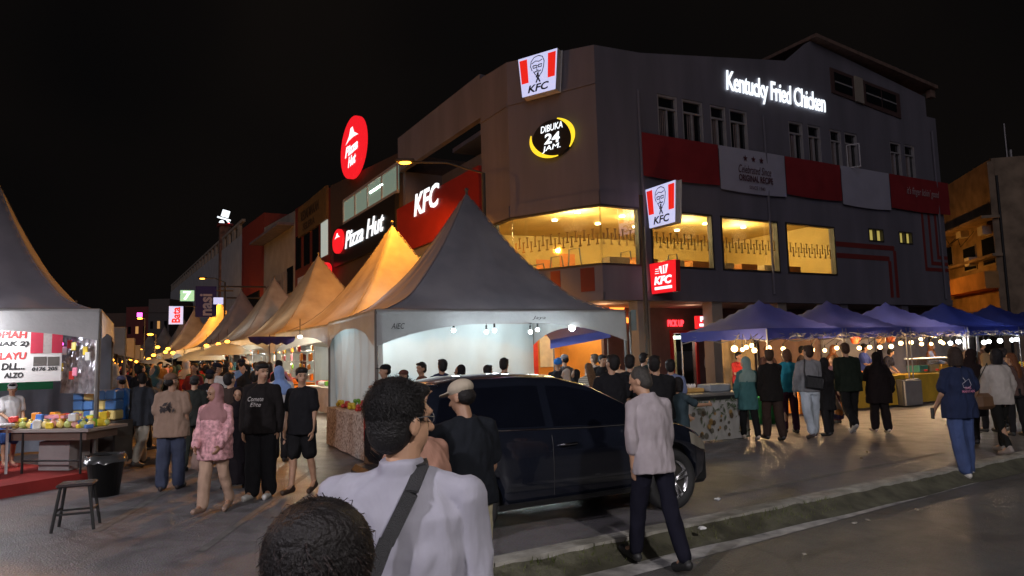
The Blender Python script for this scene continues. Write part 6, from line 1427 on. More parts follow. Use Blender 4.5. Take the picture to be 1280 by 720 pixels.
def strands(root, HDf, n, L_, m_, seed, lo=-.45, lift=.004, wd=.0011, cut=.03, cz=1.70, rad=(.088, .098, .090), ctr=(0, -.026, 1.643), wob=.35):
    rh = random.Random(seed); st_ = MB(); crown = V((.01, -.055, 0))
    for k in range(n):
        th = rh.uniform(0, 6.283); ph = math.acos(rh.uniform(lo, 1)); nn = V((math.sin(ph)*math.cos(th), math.sin(ph)*math.sin(th), math.cos(ph))); c = V(ctr)+V((nn.x*rad[0], nn.y*rad[1], nn.z*rad[2]))
        if c.y > cut and c.z < cz: continue
        out = V((c.x-crown.x, c.y-crown.y, 0)); out = out.normalized() if out.length > .004 else V((1, 0, 0)); d_ = out*max(.0, nn.z)*1.0+V((0, 0, -1))*(1-max(0, nn.z))+V((-out.y, out.x, 0))*.5+V((rh.uniform(-wob, wob), rh.uniform(-wob, wob), rh.uniform(-wob, wob)*.4)); d_ = (d_-nn*d_.dot(nn)).normalized()
        l = L_*rh.uniform(.6, 1.2); k2 = rh.uniform(.2, 1)*lift; p0 = c-nn*.003; p1 = c+d_*l*.5+nn*(k2); p2 = c+d_*l-nn*(l*l*3.2)+nn*k2*.8; w_ = nn.cross(d_)*wd; q = [HDf(p) for p in (p0-w_, p0+w_, p1+w_*.9, p1-w_*.9, p2)]; st_.add(q, [(0, 1, 2, 3), (3, 2, 4)])
    st_.build('loose_hair', m_, root)
# --- foreground
fg, I = P_('man in a pale lilac-white shirt seen from behind, with glasses and black strap', 500, 0, 488, -6, z=RZ, Y=2.14, hair='short', top='long', tc=(.29, .285, .335), hem=.80, vox=.0065, hy=-40, hp=2, build=1.17, al=(2, .10, .25, .1), ar=(2, .10, .25, .1), wr=1.2, sq=1.0, collar=True, baggy=1.0, hc=(.010, .009, .009))
U_, HD_, s_ = I['U'], I['HD'], I['s']
mb = MB(); pts = [(.045, .06, 1.462), (.075, -.04, 1.462), (.060, -.105, 1.40), (.0, -.150, 1.28), (-.060, -.150, 1.14), (-.13, -.148, 1.00), (-.175, -.09, .92)]
for a, b in zip(pts, pts[1:]):
    a, b = U_(V(a)*1.0+V((0, -.008 if a[1] < -.05 else 0, .008))), U_(V(b)+V((0, -.008, 0 if b[2] < 1.3 else .008))); d = (b-a).normalized(); n_ = V((0, -1, 0)) if a.y < -.05 else V((0, -.3, 1)).normalized(); w_ = d.cross(n_).normalized()*.021
    mb.add([a-w_, a+w_, b+w_, b-w_, a-w_+n_*.008, a+w_+n_*.008, b+w_+n_*.008, b-w_+n_*.008], [(0, 1, 2, 3), (7, 6, 5, 4), (0, 4, 5, 1), (1, 5, 6, 2), (2, 6, 7, 3), (3, 7, 4, 0)])
strap = thing('sling_bag', 'black sling bag on the back of the man in the lilac-white shirt', 'bag', I['at'](V((0, 0, 0))), fg.rotation_euler[2]); mb.build('strap', mat('black_webbing', (.012, .012, .013), .55, bump=.5, bscale=300), strap)
MB().box(U_(V((-.23, -.02, .86))), (.10, .22, .26), bev=.03).build('bag_body', M['black'], strap)
gl = MB()
for sd_ in (1, -1):
    c = HD_(V((sd_*.034, .094, 1.612))); ring = [c+(Matrix.Rotation(0, 3, 'Z') @ V((0, 0, 0))) for _ in range(1)]
    rr = [HD_(V((sd_*.034+.022*math.cos(q), .086-.006*max(0, sd_*math.cos(q)), 1.609+.016*math.sin(q)))) for q in [6.2832*k/18 for k in range(19)]]
    gl.tube(rr, .0016, 5, closed=False); gl.tube([HD_(V((sd_*.056, .082, 1.612))), HD_(V((sd_*.078, .04, 1.616))), HD_(V((sd_*.084, -.015, 1.612)))], .0018, 5)
gl.tube([HD_(V((-.012, .088, 1.612))), HD_(V((.012, .088, 1.612)))], .0015, 5); gl.build('glasses', M['metal'], fg)
# the dark head at the bottom edge
hd2, I2 = P_('dark-haired short person whose head fills the bottom edge in front of the lilac-white shirt', 397, 0, 648, 8, z=RZ, Y=1.10, hair='fluffy', top='tee', tc=DK, vox=.0065, build=1.0, hc=(.010, .008, .008), hp=6)
strands(hd2, I2['HD'], 9000, .045, hairm((.010, .008, .008)), 4, lift=.003, cz=1.5, cut=.2, wd=.0009, rad=(.090, .106, .094), ctr=(0, -.012, 1.650))
strands(hd2, I2['HD'], 260, .055, hairm((.016, .009, .008)), 14, lift=.013, cz=1.5, cut=.2, wd=.0011, rad=(.089, .105, .092), ctr=(0, -.012, 1.650), wob=.7)  # redder tufts: reddish light on the hair put into their colour
strands(fg, I['HD'], 900, .03, hairm((.010, .009, .009)), 15, lift=.012, wd=.0009, wob=.9)
strands(fg, I['HD'], 7000, .020, hairm((.010, .009, .009)), 5, lift=.004, wd=.0008)
# centre man crossing
cm_, Ic = P_('balding man in a pale checked shirt stepping off the kerb with bowed head', 822, 712, 461, 22, z=RZ, sk='a', hair='bald', hc=(.05, .045, .04), top='rolled', tc=(.34, .30, .315), hem=.80, wide=1.06, bc=(.010, .010, .018), sc=(.02, .02, .02), lr=(-14, 12), ll=(16, 4), ar=(6, .10, .35, .1), al=(-4, .12, .30, .1), lean=5, hy=38, hp=22, vox=.0085, face=True, collar=True, wr=1.1)
# man with cap behind the car
cp_, Ip = P_('man in a black T-shirt and pale cap beside the rear of the black car', 583, 0, 472, 28, z=RZ, Y=4.75, hair='cap', capc=(.40, .34, .26), sk='b', top='tee', tc=(.012, .014, .018), hem=.86, bc=(.40, .36, .24), lr=(4, 2), ll=(-4, 3), ar=(8, .12, .5, .25), al=(72, .5, 1.7, .35), lean=3, hy=30, hp=14, vox=.0085, wide=1.12)
P_('stooping man in a tan shirt left of the man in the pale cap', 540, 0, 497, 38, z=RZ, Y=4.2, hair='bald', hc=(.05, .04, .035), sk='b', top='tee', tc=(.32, .17, .12), hem=.9, bc=DK, lean=26, hp=20, hy=30, al=(50, .2, .9, .1), ar=(55, .2, .9, .1), vox=.009, wide=1.1)
# --- left group
P_('woman in pink headscarf, pink patterned tunic and beige trousers', 268, 641, 481, 176, sk='b', hair='hijab', hc=(.33, .17, .17), top='long', tc=(.30, .15, .16), tp='print', hem=.70, wide=1.28, bc=(.42, .28, .20), baggy=1.1, sc=(.3, .2, .15), lr=(14, 6), ll=(-10, 14), vox=.009, face=True, build=.98)
pb = gp(243, 612); bg = thing('carrier_bag', 'long pale plastic bag hanging from the hand of the woman in pink', 'bag', V((pb.x, pb.y-.3, .25)))
q = pd(250, 575, pb.y-.3); MB().lathe([(.02, .38), (.05, .25), (.11, .0), (.10, -.10), (.0, -.14)], (0, 0, 0), 10).build('bag_body', mat('thin_pinkish_plastic', (.5, .36, .30), .25, bump=1, bscale=12, trans=.4), bg, True); bg.location = q
tg_, It = P_('tall young man in a black sweatshirt with white script on the chest', 326, 622, 452, 176, sk='a', hair='fluffy', top='long', tc=(.014, .012, .012), hem=.82, wide=1.2, bc=(.014, .014, .016), baggy=1.4, sc=(.6, .58, .55), hy=52, hp=4, lr=(4, 2), ll=(-2, 2), vox=.0085, face=True, sq=1.08)
mb = MB(); tt = It; O = tt['U'](V((.12, .148, 1.22))); text(mb, 'Comete', tt['U'](V((.105, .172, 1.235))), (-1, 0, 0), UP, .20, .055, .002, 0, .3); text(mb, 'Elite', tt['U'](V((.075, .172, 1.165))), (-1, 0, 0), UP, .14, .05, .002, 0, .3); mb.build('chest_lettering', paint((.45, .42, .40)), tg_)
P_('young man in a plain black T-shirt and black shorts with sandals', 377, 617, 461, 168, sk='a', hair='fluffy', top='tee', tc=(.012, .012, .014), hem=.80, wide=1.12, bot='shorts', bc=(.012, .012, .013), baggy=1.1, sc=(.05, .03, .02), hy=38, ar=(4, .12, .35, .05), al=(2, .1, .1, .05), vox=.0085, face=True)
tn, In = P_('man in brown cap and tan T-shirt with dark back print, seen from behind', 213, 612, 465, 8, sk='b', hair='cap', capc=(.16, .09, .06), top='tee', tc=(.28, .19, .14), hem=.78, wide=1.3, bc=(.028, .036, .065), bp='denim', baggy=1.3, sc=(.04, .03, .03), vox=.009, lr=(5, 4), ll=(-4, 4), build=1.05)
mb = MB(); rb = random.Random(9)
for k in range(16): O = In['U'](V((rb.uniform(-.10, .10), -.172, rb.uniform(1.17, 1.29)))); a = rb.uniform(0, 3.1); d1 = V((math.cos(a), 0, math.sin(a)))*rb.uniform(.02, .05); d2 = V((-d1.z, 0, d1.x))*.45; mb.add([O-d1, O-d2, O+d1, O+d2], [(0, 1, 2, 3)])
mb.build('back_print', paint((.03, .02, .02)), tn)
P_('man in a dark jacket and white trousers walking away', 176, 583, 467, -8, hair='short', top='long', tc=(.04, .045, .055), hem=.74, wide=1.25, bc=(.50, .47, .40), baggy=1.15, sc=(.1, .1, .1), lr=(-14, 14), ll=(14, 4), vox=.011)
P_('man in a blue and black T-shirt, navy shorts and blue-grey cap facing left', 149, 574, 470, 62, hair='cap', capc=(.14, .16, .30), top='tee', tc=(.02, .12, .42), hem=.80, bot='shorts', bc=(.02, .03, .09), sc=(.05, .05, .05), ar=(20, .1, .9, .1), al=(22, .1, .9, .1), vox=.010)
P_('man in a black T-shirt and dark jeans close behind the tan T-shirt', 241, 588, 470, 6, hair='cap', capc=(.05, .05, .05), top='tee', tc=(.025, .028, .025), hem=.80, wide=1.15, bc=(.03, .035, .03), ar=(0, .25, .4, 0), vox=.011)
pw, Iw = P_('man in black cap and black T-shirt with a pale back print', 262, 580, 462, 14, hair='cap', capc=(.02, .02, .03), top='tee', tc=(.014, .014, .016), hem=.82, wide=1.15, bc=(.45, .30, .12), baggy=1.2, sc=(.5, .5, .5), vox=.011)
mb = MB()
for k in range(12): O = Iw['U'](V((rb.uniform(-.08, .08), -.158, rb.uniform(1.16, 1.32)))); a = rb.uniform(0, 3.1); d1 = V((math.cos(a), 0, math.sin(a)))*rb.uniform(.02, .05); d2 = V((-d1.z, 0, d1.x))*.4; mb.add([O-d1, O-d2, O+d1, O+d2], [(0, 1, 2, 3)])
mb.build('back_print', paint((.45, .47, .5)), pw)
P_('dark-haired person in dark brown behind the woman in pink', 287, 592, 466, 4, hair='short', top='tee', tc=(.05, .035, .03), bc=DK, vox=.012)
P_('woman in black headscarf and long dress left of the tall man', 297, 610, 485, 172, sk='a', hair='hijab', hc=(.012, .010, .012), top='abaya', tc=(.012, .010, .012), wide=.92, vox=.011, face=True)
P_('person in a blue headscarf and white shirt behind the man in shorts', 350, 578, 458, 10, hair='hijab', hc=(.20, .30, .55), top='long', tc=(.55, .55, .55), hem=.85, bc=DK, vox=.012)
P_('man in white behind the tall man', 318, 572, 466, -10, hair='short', top='tee', tc=(.60, .60, .60), bc=KHK, vox=.013)
vend = gp(10, 585, PZ); person('stall man in a white polo shirt and blue shorts standing on the red carpet', vend, -120, Hof(480, vend)-.0, hair='short', capc=(.6, .6, .6), top='tee', tc=(.62, .62, .62), hem=.82, bot='shorts', bc=(.04, .10, .30), sc=(.3, .1, .08), ar=(15, .1, .9, .2), al=(10, .1, .5, .1), lean=4, vox=.011)
# --- heads behind the car, inside the main tent
inside = [(481, 456, 11.2, 155, 'man in a black cap and brown shirt inside the main tent by the pole', dict(hair='cap', capc=(.012, .012, .014), top='tee', tc=(.05, .03, .025), hy=-40)),
          (504, 463, 11.4, 165, 'person in a reddish brown cap beside the black cap inside the main tent', dict(hair='cap', capc=(.10, .04, .03), top='tee', tc=(.16, .09, .06), hy=-20)),
          (527, 455, 12.0, 120, 'man in a brown shirt with short hair in the middle of the main tent', dict(top='tee', tc=(.10, .045, .03))),
          (552, 451, 11.6, 5, 'man with dark hair and a navy shirt seen from behind in the main tent', dict(top='tee', tc=(.02, .025, .06))),
          (574, 457, 11.9, 70, 'woman in a black headscarf right of the navy shirt in the main tent', dict(hair='hijab', hc=(.015, .013, .015), top='long', tc=(.02, .02, .02))),
          (611, 458, 11.7, 0, 'short-haired man directly behind the car roof, left of the tall one', dict(top='tee', tc=(.02, .02, .03))),
          (630, 448, 12.0, -60, 'taller man in a dark shirt turned right behind the car roof', dict(top='tee', tc=(.03, .03, .035)))]
for px, hy_, Y, yw, lb, k in inside: P_(lb, px, 0, hy_, yw, Y=Y, vox=.012, sk='b', **k)
# --- crowd at the restaurant entrance
ent = [(697, 449, 14.0, -20, 'person in a bright blue head wrap near the entrance', dict(hair='turban', hc=(.03, .18, .55), top='tee', tc=DK)),
       (706, 444, 14.6, 30, 'man in a grey cap and dark vest near the entrance', dict(hair='cap', capc=(.22, .20, .20), top='tee', tc=(.10, .09, .09))),
       (707, 462, 13.3, 60, 'short person in a beige headscarf near the entrance', dict(hair='hijab', hc=(.40, .32, .26), top='long', tc=(.2, .18, .17))),
       (722, 462, 13.6, 90, 'person in a black headscarf leaning forward near the entrance', dict(hair='hijab', hc=DK, top='long', tc=DK, lean=8)),
       (736, 456, 12.4, 10, 'woman with long brown hair and a striped top seen from behind', dict(hair='long', hc=(.12, .065, .03), top='tee', tc=(.25, .25, .18), tp='stripe')),
       (742, 443, 15.5, 20, 'man with short brown hair and a pale top under the entrance lamps', dict(top='tee', tc=(.4, .3, .25), hc=(.06, .035, .02))),
       (752, 444, 14.8, 175, 'man in a black jersey facing the camera at the restaurant entrance', dict(top='tee', tc=DK, face=True)),
       (764, 444, 9.3, 4, 'broad man in a plain black T-shirt seen from behind just past the car bonnet', dict(top='tee', tc=(.013, .013, .015), build=1.1, wide=1.1)),
       (787, 444, 10.2, 0, 'man in a black T-shirt right of the broad man, behind the balding man', dict(top='tee', tc=(.016, .018, .02))),
       (804, 443, 13.6, -30, 'man in dark clothes farther back beside the grey post', dict(top='tee', tc=(.03, .05, .05))),
       (819, 447, 9.0, -4, 'large man in a black shirt seen from behind right of the balding man', dict(top='tee', tc=(.013, .013, .014), build=1.16, wide=1.15)),
       (838, 451, 10.6, -10, 'young man with a blue-grey shirt beside the flower-print counter', dict(top='tee', tc=(.14, .17, .28))),
       (846, 480, 9.2, -60, 'short dark-haired child in front of the flower-print counter', dict(top='tee', tc=(.03, .05, .06), hair='bob', ar=(60, .2, .5, .1))),
       (815, 452, 13.0, 170, 'person facing the camera between the black shirts at the entrance', dict(top='tee', tc=(.3, .15, .1))),
       (772, 452, 16.5, 150, 'customer deep inside the entrance', dict(top='tee', tc=(.5, .3, .2)))]
for px, hy_, Y, yw, lb, k in ent:
    k.setdefault('sk', 'a'); P_(lb, px, 0, hy_, yw, Y=Y, vox=.0105 if Y < 11 else .013, **k)
# --- right side walkers
P_('woman in a long teal-grey headscarf and teal top with black trousers', 938, 550, 447, 2, hair='hijab', hc=(.20, .28, .25), top='long', tc=(.045, .13, .13), hem=.62, wide=1.15, bc=(.012, .012, .012), sc=(.5, .42, .35), lr=(-12, 6), ll=(10, 2), vox=.010, build=.95)
P_('man in black shirt and dark brown trousers, left of the grey sweater', 968, 551, 438, 4, hair='fluffy', hc=(.05, .025, .012), top='long', tc=(.015, .013, .012), hem=.74, wide=1.15, bc=(.04, .025, .02), baggy=1.2, lr=(-8, 8), ll=(8, 3), vox=.010)
P_('person in a bright teal shirt half hidden behind the grey sweater', 989, 541, 437, 0, hair='bob', hc=(.10, .04, .02), top='tee', tc=(.02, .22, .30), bc=(.05, .02, .04), vox=.012)
gs, Ig = P_('young man in a grey sweater and light blue jeans seen from behind', 1016, 548, 433, -2, hair='fluffy', hc=(.04, .02, .012), top='long', tc=(.22, .22, .23), hem=.86, wide=1.12, bc=(.34, .38, .42), bp='denim', baggy=1.25, sc=(.10, .08, .08), lr=(10, 2), ll=(-12, 12), vox=.009)
U_, s_ = Ig['U'], Ig['s']; bg = thing('crossbody_bag', 'black crossbody bag on the young man in the grey sweater', 'bag', gs.location, gs.rotation_euler[2]); MB().box(U_(V((.04, -.17, 1.03))), (.34, .09, .24), bev=.03, R=Matrix.Rotation(.14, 3, 'Y')).build('bag_body', mat('black_nylon', (.012, .012, .014), .5, bump=.5), bg)
mb = MB(); mb.tube([U_(V(p)) for p in ((-.11, -.15, 1.10), (-.13, -.145, 1.25), (-.10, -.11, 1.40), (-.07, -.02, 1.475), (.0, .10, 1.40))], .012, 6); mb.build('strap', M['black'], bg)
P_('woman in a black headscarf and black dress right of the light blue jeans', 1036, 545, 448, 12, hair='hijab', hc=DK, top='long', tc=DK, hem=.55, wide=1.1, bc=DK, baggy=1.2, vox=.012)
P_('woman with light brown hair and a pink top farther back by the stall', 1046, 530, 446, 20, hair='long', hc=(.30, .16, .06), top='tee', tc=(.5, .25, .25), bc=(.12, .04, .04), vox=.013)
P_('heavy-set man in a dark green-black shirt, one heel lifted', 1064, 541, 429, 0, hair='short', hc=(.05, .022, .012), top='long', tc=(.014, .02, .014), hem=.80, wide=1.28, build=1.1, bc=(.012, .012, .012), baggy=1.15, sc=(.4, .38, .35), lr=(8, 2), ll=(-14, 34), vox=.010)
pb = gp(1041, 535); bg = thing('carrier_bag', 'full white carrier bag with orange print beside the heavy-set man', 'bag', pd(1042, 508, pb.y))
MB().lathe([(.015, .40), (.03, .30), (.14, .02), (.19, -.14), (.17, -.24), (.0, -.25)], (0, 0, 0), 14).build('bag_body', mat('white_thin_plastic', (.55, .48, .42), .3, bump=1, bscale=10, trans=.3), bg, True); MB().ball((.02, -.165, -.12), (.09, .03, .08), 10).build('orange_print', paint((.65, .25, .05)), bg, True)
MB().lathe([(.165, -.08), (.195, -.16), (.175, -.245), (0, -.256)], (0, 0, 0), 14).build('purple_contents', paint((.06, .04, .12)), bg, True)
P_('woman in a long black headscarf and loose black top beside the heavy-set man', 1102, 541, 441, -4, hair='hijab', hc=(.012, .009, .009), top='long', tc=(.014, .010, .010), hem=.62, wide=1.42, bc=(.014, .011, .011), baggy=1.3, sc=(.5, .42, .35), ar=(4, .42, .15, -.1), vox=.010)
nv, Iv = P_('woman in navy T-shirt with pink back lettering, stepping off the kerb', 1207, 598, 437, 10, z=RZ, hair='bob', hc=(.03, .018, .014), top='tee', tc=(.014, .022, .06), hem=.78, wide=1.2, bc=(.03, .05, .13), bp='denim', baggy=1.2, sc=(.55, .52, .48), ar=(6, .40, .55, -.05), al=(10, .12, .5, .1), lr=(4, 2), ll=(-6, 6), hy=-40, vox=.008, build=1.06, face=True)
U_ = Iv['U']; mb = MB(); text(mb, 'GAS', U_(V((-.045, -.162, 1.165))), (1, 0, 0), UP, .10, .032, .002, .01); text(mb, 'MAINTAIN', U_(V((-.085, -.162, 1.12))), (1, 0, 0), UP, .19, .034, .002, .01); mb.build('pink_lettering', paint((.55, .20, .32)), nv)
mb = MB(); stroke(mb, [(-.06, .30-.08), (-.02, .17), (.03, .20), (.06, .12), (.02, .08), (-.06, .09), (-.07, .14), (-.02, .17)], U_(V((0, -.162, 1.10))), (1, 0, 0), UP, .006, .002); mb.build('line_drawing', paint((.5, .5, .55)), nv)
w_ = Iv['A'][1][2]*Iv['s']; o = MB().box((0, 0, 0), (.03, .10, .06), bev=.01).build('green_packet', M['green_plastic']); o.location = Iv['at'](w_+V((.03, .04, -.12))); tag(o, 'small green packet in the right hand of the woman in the navy T-shirt', 'packet')
w_ = Iv['A'][-1][2]*Iv['s']; o = MB().box((0, 0, 0), (.012, .075, .15), bev=.005).build('mobile_phone', M['black']); o.location = Iv['at'](w_+V((-.03, .03, -.08))); tag(o, 'black phone in the left hand of the woman in the navy T-shirt', 'phone')
P_('woman in a long black dress and blonde-streaked headscarf behind the navy T-shirt', 1219, 556, 437, 0, hair='hijab', hc=(.02, .012, .012), top='long', tc=(.014, .012, .014), hem=.5, wide=1.3, bc=DK, vox=.011)
wg, Ih = P_('woman in a grey-to-cream shirt and tight black trousers at the right edge', 1254, 568, 438, 6, hair='bob', hc=(.012, .010, .012), top='long', tc=(.40, .36, .33), hem=.80, wide=1.22, bot='leggings', bc=(.014, .014, .013), sc=(.25, .22, .2), ar=(8, .45, .3, -.1), al=(2, .2, .2, .05), lr=(10, 3), ll=(-12, 12), vox=.009, build=1.05)
hb = thing('handbag', 'brown handbag hanging at the left side of the woman in the grey-to-cream shirt', 'bag', Ih['at'](Ih['U'](V((-.27, -.04, .86)))), .2); MB().box((0, 0, 0), (.30, .14, .24), bev=.05).build('bag_body', mat('brown_leather', (.14, .075, .04), .45), hb)
MB().tube([(-.10, 0, .10), (-.08, .0, .32), (.09, .0, .56), (.10, 0, .3), (.10, 0, .10)], .009, 6).build('handle', M['black'], hb)
P_('woman with long reddish-brown hair at the right edge', 1274, 545, 442, 0, hair='long', hc=(.16, .06, .025), top='long', tc=(.10, .06, .05), bc=DK, vox=.012)
P_('person in a tan headscarf facing the fifth canopy stall', 1240, 540, 441, 0, hair='hijab', hc=(.36, .24, .12), top='long', tc=(.30, .2, .10), bc=DK, vox=.012)
P_('person with grey hair tie beside the tan headscarf', 1262, 535, 437, -20, hair='bun', hc=(.05, .04, .04), top='tee', tc=(.12, .12, .14), bc=DK, vox=.012)
P_('woman in a golden-brown headscarf near the fourth blue canopy', 1209, 535, 441, 15, hair='hijab', hc=(.32, .20, .08), top='long', tc=(.06, .04, .03), bc=DK, vox=.012)
# --- vendors behind the tables on the right
vs_ = [(0, -.7, .2, 'vendor in red behind the flower-print counter', (.45, .03, .03), 'short'), (0, .5, .3, 'vendor in black with an orange headband under the nearest blue canopy', (.05, .03, .03), 'turban'), (1, -.9, .3, 'vendor in a dark top behind the mustard cloth table', (.05, .04, .04), 'short'), (1, .3, .2, 'vendor in a rust headscarf behind the mustard cloth table', (.20, .08, .04), 'hijab'),
       (2, -1.0, .2, 'vendor in blue under the third blue canopy', (.05, .08, .3), 'short'), (2, .1, .3, 'vendor bending in black over the drink tubs', (.02, .02, .03), 'short'), (3, -.6, .2, 'vendor in pale blue under the fourth blue canopy', (.3, .35, .5), 'hijab'), (3, .7, .2, 'vendor in a grey shirt under the fourth blue canopy', (.2, .2, .2), 'cap'), (4, -.5, .2, 'vendor in a brown shirt under the fifth blue canopy', (.15, .08, .05), 'short')]
for i, u_, v_, lb, col, hr in vs_:
    p = pk[i]+BU*u_+BV*v_; person(lb, (p.x, p.y, 0), 180+29+rs.uniform(-25, 25), 1.60+rs.uniform(-.05, .1), hair=hr, hc=(.25, .10, .04) if hr in ('hijab', 'turban') else BLK, top='tee' if hr != 'hijab' else 'long', tc=col, vox=.014, face=False, ar=(30, .1, .8, .3), al=(35, .1, .7, .3), lean=6 if 'bending' not in lb else 28)
# --- the crowd filling the street between the tent rows
tops = [('black', (.014, .014, .015)), ('white', (.55, .55, .53)), ('grey', (.16, .16, .17)), ('navy', (.02, .03, .09)), ('maroon', (.15, .02, .03)), ('beige', (.38, .30, .22)), ('green', (.04, .12, .06)), ('sky blue', (.15, .28, .5)), ('red', (.40, .03, .03)), ('pink', (.5, .2, .25)), ('brown', (.12, .07, .04))]
bots = [('black trousers', DK, 'trousers'), ('jeans', (.04, .06, .14), 'trousers'), ('khaki trousers', KHK, 'trousers'), ('grey shorts', (.1, .1, .1), 'shorts')]
heads = [('short', BLK, 'dark hair'), ('cap', BLK, 'a cap'), ('hijab', (.04, .09, .10), 'a dark teal headscarf'), ('hijab', (.02, .02, .02), 'a black headscarf'), ('long', (.02, .012, .01), 'long hair'), ('hijab', (.40, .42, .46), 'a pale grey headscarf')]
rc = random.Random(21); protos = []
spots = []
for Y in (13.2, 13.6, 14.1, 14.8, 15.2, 15.9, 16.4, 17.0, 17.5, 18.3, 19.0, 19.6, 20.4, 21, 22, 23, 24, 25, 26.5, 28, 29, 31, 33, 35, 37, 39, 42, 45, 48, 52, 56, 60):
    for q in range(2 if Y > 15 else 1):
        L_, R_ = -6.2-.53*(Y-10.3), -4.9-.60*(Y-18)+(.0 if Y > 18 else 0)
        L_ = -.515*Y-.9; R_ = -.33*Y-.2 if Y < 18 else -.40*Y+.9
        L_ = max(L_, -.60*Y+.2) if Y < 30 else -.585*Y+.2; R_ = min(R_, -.43*Y+1.2) if Y > 18 else R_
        if R_ < L_+1: R_ = L_+1.5
        spots.append((rc.uniform(L_, R_), Y+rc.uniform(-.3, .3)))
for k in range(10):
    tn_, tcol = tops[k]; bn, bcol, bt_ = bots[k % 4]; hr, hcol, hn = heads[k % 6]; x, y = spots[k]
    r, _ = person('person in %s top, %s and %s, in the tent street crowd' % (tn_, bn, hn), (x, y, 0), rc.choice((0, 10, -15, 175, 165, 20)), rc.uniform(1.52, 1.72), hair=hr, hc=hcol, top='long' if hr == 'hijab' else 'tee', tc=tcol, bot=bt_, bc=bcol, vox=.014, lr=(12, 4), ll=(-12, 12), wide=1.1, group='crowd walking between the tent rows'); protos.append((r, bn, hn))
bake_all()
def copy_person(src, loc, rz, scale):
    r = src.copy(); COL.objects.link(r); r.location = loc; r.rotation_euler = (0, 0, rz); r.scale = (scale,)*3
    for ch in src.children: c = ch.copy(); COL.objects.link(c); c.parent = r; yield_.append(c)
    return r
used = set()
for k, (x, y) in enumerate(spots[10:]):
    src, bn, hn = protos[(k*7+3) % 10]; yield_ = []; r = copy_person(src, (x, y, 0), math.radians(rc.choice((0, 8, -12, 15, 172, 185))), rc.uniform(.94, 1.05))
    tn_, tcol = tops[(k*3+k//5) % 11]
    for c in yield_:
        if c.name.startswith('shirt'): c.material_slots[0].link = 'OBJECT'; c.material_slots[0].material = cloth(tcol)
    side = 'at the left edge of' if x < -.52*y else ('at the right edge of' if x > -.44*y else 'in the middle of'); dist = 'near end' if y < 19 else ('midway' if y < 27 else ('far off' if y < 40 else 'farthest'))
    r['label'] = '%s top and %s, person %s the crowd, %s' % (tn_.capitalize(), hn.replace('a ', ''), side.replace('at the ', '').replace('in the ', ''), dist)
# ================================================================== BLACK CAR
def interp(tb, x):
    if x <= tb[0][0]: return tb[0][1]
    for (a, b), (c, d) in zip(tb, tb[1:]):
        if x <= c: return b+(d-b)*(x-a)/(c-a)
    return tb[-1][1]
fw = gp(838, 637); ca = math.radians(28); cdv = V((math.cos(ca), math.sin(ca), 0)); cn = V((-cdv.y, cdv.x, 0))
car = thing('parked_car', 'black compact hatchback parked behind the kerb with its nose to the right', 'car', fw+cn*.76, ca)
belt = [(-3.15, .96), (-2.9, 1.02), (-2.0, .98), (-1.0, .94), (-.35, .93), (-.05, .93), (.25, .86), (.50, .76), (.68, .62), (.76, .48)]
roof = [(-3.15, .98), (-3.05, 1.10), (-2.95, 1.32), (-2.75, 1.42), (-2.3, 1.47), (-1.7, 1.485), (-1.2, 1.455), (-.85, 1.36), (-.5, 1.17), (-.15, .96), (-.05, .94)]
wid = [(-3.18, .60), (-3.05, .76), (-2.8, .82), (-2, .84), (-.6, .84), (.0, .83), (.35, .79), (.6, .68), (.72, .52), (.78, .34)]
_sq = lambda tb: [(x if x > -2 else -2+(x+2)*.78, y) for x, y in tb]; belt, roof, wid = _sq(belt), _sq(roof), _sq(wid)
R_w = .315; sill = .24
def zb_(x):
    z = sill+.08*max(0, (x-.45)/.3)+.10*max(0, (-2.75-x)/.4)
    for c in (0.0, -2.38):
        if abs(x-c) < R_w+.065: z = max(z, R_w+math.sqrt(max(0, (R_w+.065)**2-(x-c)**2)))
    return z
xs = sorted(set([round(-2.92+.04*i, 3) for i in range(100) if -2.92+.04*i <= .78]+[-2.92, .78]+[round(c+sg*(R_w+.065)*math.cos(q), 4) for c in (0, -2.38) for sg in (-1, 1) for q in (0, .12, .25, .4)]))
def sect(x):
    w = interp(wid, x); b = interp(belt, x); t = max(interp(roof, x), b+.012) if x < -.04 else b+.012; lo = zb_(x); gh = t-b
    mid = max(lo+.03, min(.58, b-.12)); q = min(1, gh/.5)
    side = [(w*.90, lo), (w*.985, max(lo+.015, min(lo+.08, mid-.02))), (w*1.0, mid), (w*.995, max(mid+.01, b-.16)), (w*.965, b-.03), (w*.93, b), (w*.93-(.16*q+.02), b+gh*.86), (w*.93-(.24*q+.06), b+gh*.965), (w*.35, t+.006), (0, t+.012)]
    return side
S_ = [sect(x) for x in xs]; nS = len(S_[0]); mb = MB()
for x, sc_ in zip(xs, S_):
    mb.v += [(x, -y, z) for y, z in sc_]+[(x, y, z) for y, z in sc_[-2::-1]]
W2 = 2*nS-1
for i in range(len(xs)-1):
    for k in range(W2-1): a = i*W2+k; mb.f.append((a, a+1, a+W2+1, a+W2)); mb.m.append(0)
mb.f.append(tuple(range(W2))[::-1]); mb.m.append(0); mb.f.append(tuple((len(xs)-1)*W2+k for k in range(W2))); mb.m.append(0)
M['carpaint'] = mat('black_car_paint', (.008, .010, .017), .2, metal=.0, coat=1.0, spec=.6, var=.1); M['carglass'] = mat('tinted_car_glass', (.004, .005, .009), .04, spec=.9)
mb.build('body_shell', M['carpaint'], car, True)
MB().box((-1.2, 0, .40), (3.7, 1.36, .38), bev=.05).build('underbody', M['black'], car)
def side_pt(x, f, sg, off=.006):
    sc_ = sect(x); a, b = sc_[5], sc_[6]; y = a[0]+(b[0]-a[0])*f; z = a[1]+(b[1]-a[1])*f; return V((x, sg*(y+off), z+off*.35))
